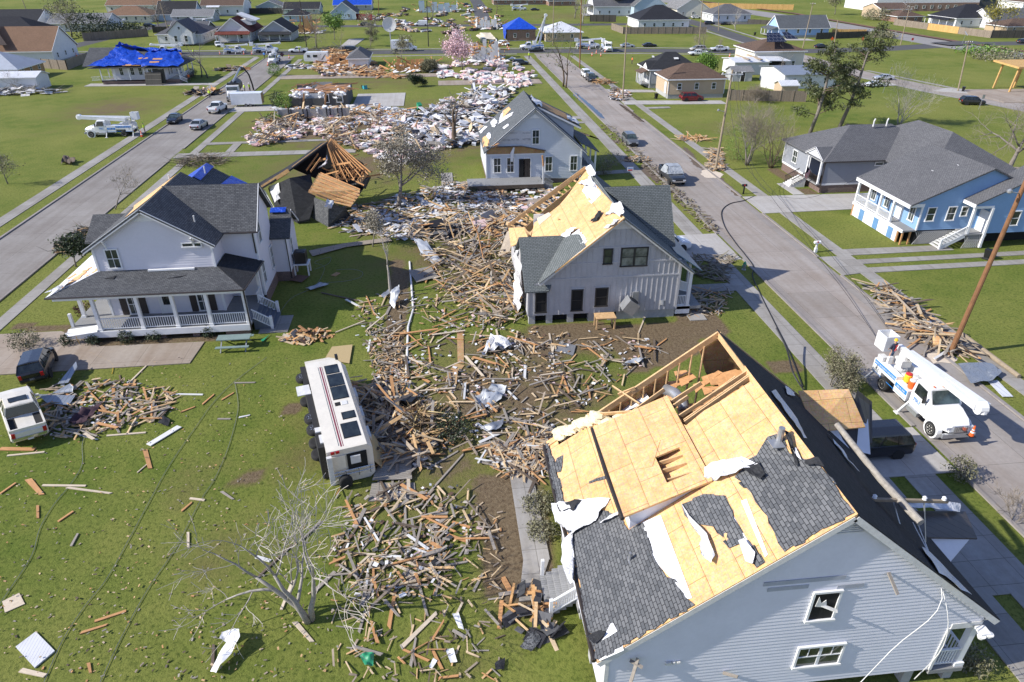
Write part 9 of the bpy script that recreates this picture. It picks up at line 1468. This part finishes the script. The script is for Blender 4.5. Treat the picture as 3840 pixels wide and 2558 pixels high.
FOAMP = M('foam_panel_white', (.74, .74, .75), .6, .1, 3)
for a in (('ribbed_sheet', 'ribbed white panel lying flat on the near lawn', 'panel', [(58,2425),(134,2368),(205,2440),(130,2503)], metalroof('ribbed_white', (.70, .70, .71), .14, .5, .1), .08, 0, .07), ('plywood_sheet', 'tan sheet of board at the left edge of the lawn', 'sheet', [(8,2255),(72,2223),(93,2264),(18,2297)], WOODL, .05), ('bent_metal_sheet', 'white bent metal panel standing on edge in the near lawn', 'panel', [(790,2520,.1),(812,2525,.3),(905,2400,.5),(900,2362,.5),(870,2365,.4),(855,2415,.3)], WHITE, .05, .15), ('bent_metal_sheet', 'curled white panel end beside the bent metal panel', 'panel', [(825,2400),(835,2375),(860,2365),(888,2372),(850,2410)], WHITE, .25, .15), ('sheathing_sheet', 'long orange sheathing strip standing out in the middle yard', 'sheet', [(1713,1240),(1738,1240),(1740,1362),(1716,1362)], OSBD), ('sheathing_sheet', 'orange sheathing strip bent to the lower left of a longer one', 'sheet', [(1705,1360),(1742,1370),(1690,1435),(1665,1425)], OSBD), ('deck_section', 'grey deck section lying on lattice near the bare tree', 'deck section', [(1532,1015,.25),(1615,998,.25),(1643,1038,.2),(1562,1058,.2)], DECKM), ('fallen_fence', 'long fallen board fence lying by the grey oak', 'fence', [(1158,940),(1172,960),(1300,925),(1470,903),(1460,890),(1290,912)], boardmat('fallen_boards', (.34, .29, .23), (.40, .34, .27), 2.4, .4, (.10, .08, .06), .02), .15), ('metal_sheet', 'long white metal sheet sliding off the wreckage', 'metal sheet', [(1550,898,.5),(1600,905,.5),(1660,985,.2),(1620,992,.2),(1585,960,.3)], SHEETM, .3, .25), ('metal_sheet', 'grey metal wrapped upright around the slim broken tree', 'metal sheet', [(1462,1140,.1),(1480,1160,.1),(1500,1095,.8),(1498,1070,1.1),(1470,1090,.9)], MATS['sheet_metal'], .1, .25), ('metal_sheet', 'dark metal sheet left of the slim broken tree', 'metal sheet', [(1428,1110),(1440,1122),(1470,1095),(1460,1085)], GREYM, .3, .1), ('metal_sheet', 'white crumpled sheet on the battered grass left of the nearest house', 'metal sheet', [(1780,1500),(1860,1445),(1900,1460),(1880,1500),(1800,1530)], SHEETM, .1, .45), ('metal_sheet', 'grey curved metal shell beside white crumpled sheet', 'metal sheet', [(1780,1525),(1820,1470),(1850,1480),(1820,1520)], GREYM, .1, .4), ('metal_sheet', 'grey metal piece lying right of the root ball', 'metal sheet', [(1800,1605),(1890,1580),(1880,1610),(1830,1630)], GREYM, .05, .3), ('tarp_scrap', 'white fabric draped over wood near the middle yard', 'fabric', [(1805,1330),(1840,1265),(1900,1290),(1940,1300),(1890,1310),(1840,1320)], WRAP, .2, .5), ('tarp_scrap', 'grey fabric sheet lying before the nearest house gable', 'fabric', [(2328,1372),(2370,1355),(2432,1337),(2400,1365),(2350,1375)], MATS['sheet_metal'], .1, .3), ('slate_sheet', 'slate blue panel lying in the bed of the batten house', 'panel', [(2080,1315),(2100,1282),(2160,1295),(2150,1332)], GREYM, .1), ('lattice_debris', 'white lattice panel tipped in the porch deck debris', 'lattice', [(1770,735),(1785,718),(1825,740),(1815,755)], WHITED, .2), ('roofing_scrap', 'torn dark roofing sheet on the near south lawn', 'roofing scrap', [(1605,2120),(1650,2080),(1655,2140),(1620,2135)], SH_K, .05, .1), ('roofing_scrap', 'dark roofing felt near the bottom edge of the lawn', 'roofing scrap', [(1855,2490),(1895,2468),(1890,2515),(1858,2518)], SH_K, .05, .1), ('roofing_scrap', 'fallen shingle mat under the broken porch railing', 'roofing scrap', [(1950,2420),(2010,2370),(2030,2400),(1990,2450)], SH_A, .1, .2), ('roofing_scrap', 'shingle flap on the lawn below the pickup rubble', 'roofing scrap', [(592,1590),(610,1560),(640,1580),(630,1600)], SH_K, .05, .1), ('roofing_scrap', 'brown crumpled roofing on the left lawn', 'roofing scrap', [(227,612),(252,588),(265,600),(290,600),(270,618)], WOODD, .2, .5), ('plastic_scrap', 'torn white sheet scrap on the south lawn, upper', 'scrap', [(1695,2305),(1720,2300),(1740,2365),(1720,2360)], WHITE, .05, .1), ('plastic_scrap', 'torn white sheet scrap on the south lawn, lower', 'scrap', [(1670,2440),(1700,2435),(1715,2485),(1690,2490)], WHITE, .05, .1), ('plastic_scrap', 'small white sheet beside a brown board on the south lawn', 'scrap', [(1608,2505),(1625,2470),(1640,2480),(1620,2512)], WHITE, .05, .1), ('fabric_heap', 'dark purple rug crumpled beside the wrecked pickup', 'rug', [(255,1590),(300,1550),(360,1520),(395,1505),(350,1560),(330,1590),(280,1605)], FABRIC, .1, .35), ('metal_sheet', 'grey corrugated sheet lying between black SUV and pickup', 'metal sheet', [(140,1478),(282,1483),(258,1520),(175,1510)], MRG, .25), ('metal_sheet', 'second corrugated sheet propped behind the black SUV', 'metal sheet', [(195,1475,.2),(262,1438,.4),(275,1450,.4),(272,1470,.2)], MRG, .25), ('metal_sheet', 'third corrugated sheet leaning at the SUV side', 'metal sheet', [(215,1440,.3),(285,1355,.7),(290,1375,.6),(255,1435,.3)], MRG, .25), ('metal_sheet', 'flattened grey roof sheet on the right-hand verge', 'metal sheet', [(3590,1365),(3720,1365),(3755,1400),(3720,1430),(3640,1440)], MRG, .3, .12), ('metal_sheet', 'white ribbed strip lying beside the flattened roof sheet', 'metal sheet', [(3705,1430),(3740,1425),(3800,1487),(3760,1487)], MRW, .1), ('board_sheet', 'sheet of tan plywood leaning in the verge lumber', 'sheet', [(3488,1298,.2),(3500,1258,.7),(3540,1258,.7),(3525,1302,.2)], OSB, .3), ('white_beam', 'thick white beam on top of the verge lumber', 'beam', [(3475,1205,.5),(3490,1203,.5),(3550,1275,.4),(3530,1280,.4)], WHITE, .5, 0, .3), ('picnic_table_debris', 'green plastic scrap at the concrete step pad', 'scrap', [(978,1275),(1000,1262),(1012,1252),(985,1282)], GREENP, .1), ('green_cloth', 'dark green cloth wrapped on a pole on the south lawn', 'cloth', [(1350,2470),(1375,2455),(1405,2460),(1400,2500),(1370,2505)], GREENP, .1, .3), ('garden_lattice', 'tan lattice panel lying beside the toy heap', 'lattice', [(1218,1345),(1245,1300),(1322,1292),(1310,1362)], M('lattice_tan', (.45, .34, .17), .8, .3, 20), .12), ('garden_lattice', 'tan lattice panel leaning on the motorhome roof', 'lattice', [(1375,1630,1.8),(1400,1628,1.2),(1440,1690,.3),(1435,1755,.2),(1395,1720,1.2)], MATS['lattice_tan'], .5), ('deck_section', 'grey plank pallet beside the overturned motorhome', 'deck section', [(1440,1690,.3),(1540,1660,.3),(1545,1795,.2),(1395,1800,.2)], DECKM), ('deck_section', 'collapsed grey plank frame below the motorhome', 'deck section', [(1395,1810),(1555,1810),(1560,1870),(1380,1880)], DECKM), ('plank_sheet', 'pale plank panel propped against the batten house corner', 'panel', [(1868,960,.2),(1910,950,.3),(1935,850,1.8),(1900,870,1.5)], WOODL, .3), ('brown_board', 'brown door panel lying in the house shade', 'panel', [(1085,1050),(1115,1030),(1160,1035),(1130,1058)], M('panel_brown', (.14, .08, .06), .7), .2), ('brown_board', 'small tan panel lying on the shaded lawn', 'panel', [(1240,1032),(1262,1020),(1277,1024),(1258,1036)], OSBD, .06), ('metal_sheet', 'dark blue metal flashing in the shaded lawn', 'metal sheet', [(1145,1085),(1200,1062),(1235,1070),(1170,1092)], GREYM, .1, .15), ('boat_hull', 'tan upturned boat hull beside grey SUVs', 'boat', [(1785,135,.2),(1800,125,1.4),(1840,125,1.4),(1860,148,.4),(1800,148,.3)], M('hull_tan', (.60, .53, .40), .5), .4, .3, .05)): scrap(*a)
SKIN = M('skin', (.42, .26, .18), .6, .1); VEST = M('vest_yellow', (.55, .75, .05), .6, .1); NAVY = M('work_navy', (.03, .035, .06), .8, .1); JEAN = M('denim', (.08, .13, .22), .8, .15); ORV = M('vest_orange', (.75, .16, .03), .6, .1)
def person(p, label, top, legs, hat, rz=0., arm=.5):
    t = thing('person', label, 'person', p, rz); V_ = [((0,0,.92),.14),((0,0,1.15),.15),((0,0,1.38),.15),((0,0,1.5),.06),((0,.01,1.6),.095),((0,.01,1.7),.09)]; E_ = [(0,1),(1,2),(2,3),(3,4),(4,5)]
    for s in (-1, 1):
        b = len(V_); V_ += [((s*.1,0,.85),.1),((s*.12,.03,.48),.07),((s*.13,0,.08),.05),((s*.13,.14,.04),.045),((s*.2,0,1.4),.065),((s*.27,.05,1.15),.048),((s*.22,.05+.22*arm,.95+.12*arm),.036),((s*.21,.09+.26*arm,.88+.14*arm),.03)]
        E_ += [(0,b),(b,b+1),(b+1,b+2),(b+2,b+3),(2,b+4),(b+4,b+5),(b+5,b+6),(b+6,b+7)]
    me = bpy.data.meshes.new('body'); me.from_pydata([v for v, _ in V_], E_, []); o = bpy.data.objects.new('body', me); COL.objects.link(o); md = o.modifiers.new('skin', 'SKIN'); o.modifiers.new('sub', 'SUBSURF').levels = 1
    for i, (_, r) in enumerate(V_): me.skin_vertices[0].data[i].radius = (r, r)
    me.skin_vertices[0].data[0].use_root = True
    bpy.context.view_layer.update(); m2 = bpy.data.meshes.new_from_object(o.evaluated_get(bpy.context.evaluated_depsgraph_get())); bpy.data.objects.remove(o); [m2.materials.append(x) for x in (SKIN, top, legs, UNDERC)]
    for f in m2.polygons: c = f.center; f.material_index = 3 if c.z < .12 else 0 if c.z > 1.5 or (abs(c.x) > .17 and c.z < 1.06) else 2 if c.z < .93 else 1; f.use_smooth = True
    put('body', m2, t); MB().lathe([(.14, 1.69), (.115, 1.72), (.1, 1.8), (.04, 1.84)], n=10).build('helmet', hat, t); return t
p_ = person((29.6, 36.3, 1.76), 'worker in navy shirt and red harness on the nearest truck deck', NAVY, JEAN, YELLOW, .3); m = MB(); [m.beam((s*.1, -.17, 1.42), (-s*.09, -.17, .98), .04, .02) for s in (-1, 1)]; m.build('harness', RED, p_)
for x, y, lb, a, h in ((545,501,'worker in yellow vest behind the lawn bucket truck',VEST,VEST), (789,369,'worker in yellow vest beside the rubble heap',VEST,YELLOW), (919,347,'worker in yellow vest and white helmet by the hose',VEST,WHITE), (938,345,'worker in yellow vest right of the suction hose',VEST,WHITE), (1124,199,'worker in green vest beside the white pickup',VEST,VEST), (727,207,'worker in yellow vest under the bare trunks',VEST,YELLOW), (993,220,'person in blue walking by the left street truck',BLUES,PBLUE), (711,306,'person in orange at the tarped cottage steps',ORV,BLACK), (1984,222,'worker in yellow vest on the right street walk',VEST,WHITE), (2030,184,'worker in yellow vest at the raised-boom truck, first',VEST,WHITE), (2035,186,'worker in yellow vest at the raised-boom truck, second',VEST,YELLOW), (2370,240,'person in orange jacket on the lawn left of the black-roofed bungalow',ORV,BLACK), (1662,178,'person in dark clothes in the pink rubble',NAVY,BLACK), (1670,178,'person in red shirt in the pink rubble',RED,BLACK)): person(G(x, y), lb, a, NAVY, h, random.uniform(0, 6))
# air conditioners, stand, posts, picnic table, edging
t = thing('work_stand', 'yellow wooden stand before the batten house wall', 'stand', (12.4, 46.4, 0)); m = MB(); m.box(-.8, .8, -.5, .5, .95, 1.03); m.build('top', WOOD, t); [MB().box(x-.06, x+.06, y-.06, y+.06, 0, .95).build('leg', WOOD, t) for x in (-.7, .7) for y in (-.4, .4)]
for p, lb, q in (((14.1, 46.7, 1.2), 'grey air conditioner tipped beside the yellow stand', (0, R(35), 0)), ((-12.9, 59.5, 1.15), 'dark air conditioner on a white stand by the porch house', (0, 0, 0))): t = thing('air_conditioner', lb, 'air conditioner', p); t.rotation_euler = q; m = MB(); m.box(-.5, .5, -.5, .5, 0, 1.05); m.build('case', GREYM if q[1] else DARKM, t); MB().lathe([(.45, 1.05), (.42, 1.09)], n=16).build('fan_guard', BLACK, t)
t = thing('white_stand', 'white stand holding the dark air conditioner', 'stand', (-12.9, 59.5, 0)); m = MB(); m.box(-.7, .7, -.65, .65, 1.05, 1.14); m.build('top', WHITE, t); [MB().box(x-.06, x+.06, y-.06, y+.06, 0, 1.05).build('leg', WHITE, t) for x in (-.6, .6) for y in (-.55, .55)]
t = thing('picnic_table', 'grey-green picnic table at the concrete drive', 'table', G(885, 1300)); m = MB(); m.box(-1.2, 1.2, -.4, .4, .78, .84); m.build('top', M('table_green', (.20, .27, .25), .6), t); [MB().box(-1.2, 1.2, y-.14, y+.14, .42, .47).build('bench', MATS['table_green'], t) for y in (-.85, .85)]; [MB().beam((x, y*.9, 0), (x, -y*.2, .8), .08, .08).build('leg', GREYM, t) for x in (-.9, .9) for y in (-1, 1)]
m = MB(); m.tube([(-3.0, 40, .06), (-3.05, 48, .06), (-2.7, 51, .06), (-3.2, 61, .06)], .09, 6); tag(m.build('pipe_edging', WHITED, None, (-3, 40, 0)), 'white edging pipe along the mulch strip in the middle yard', 'pipe')
m = MB(); a, b = G(3608, 1255, .2), G(3822, 1412, .2); m.tube([a, b], [.2, .16], 10); tag(m.build('fallen_log', POLE, None, a), 'brown fallen pole lying on the grass behind the verge lumber', 'pole')
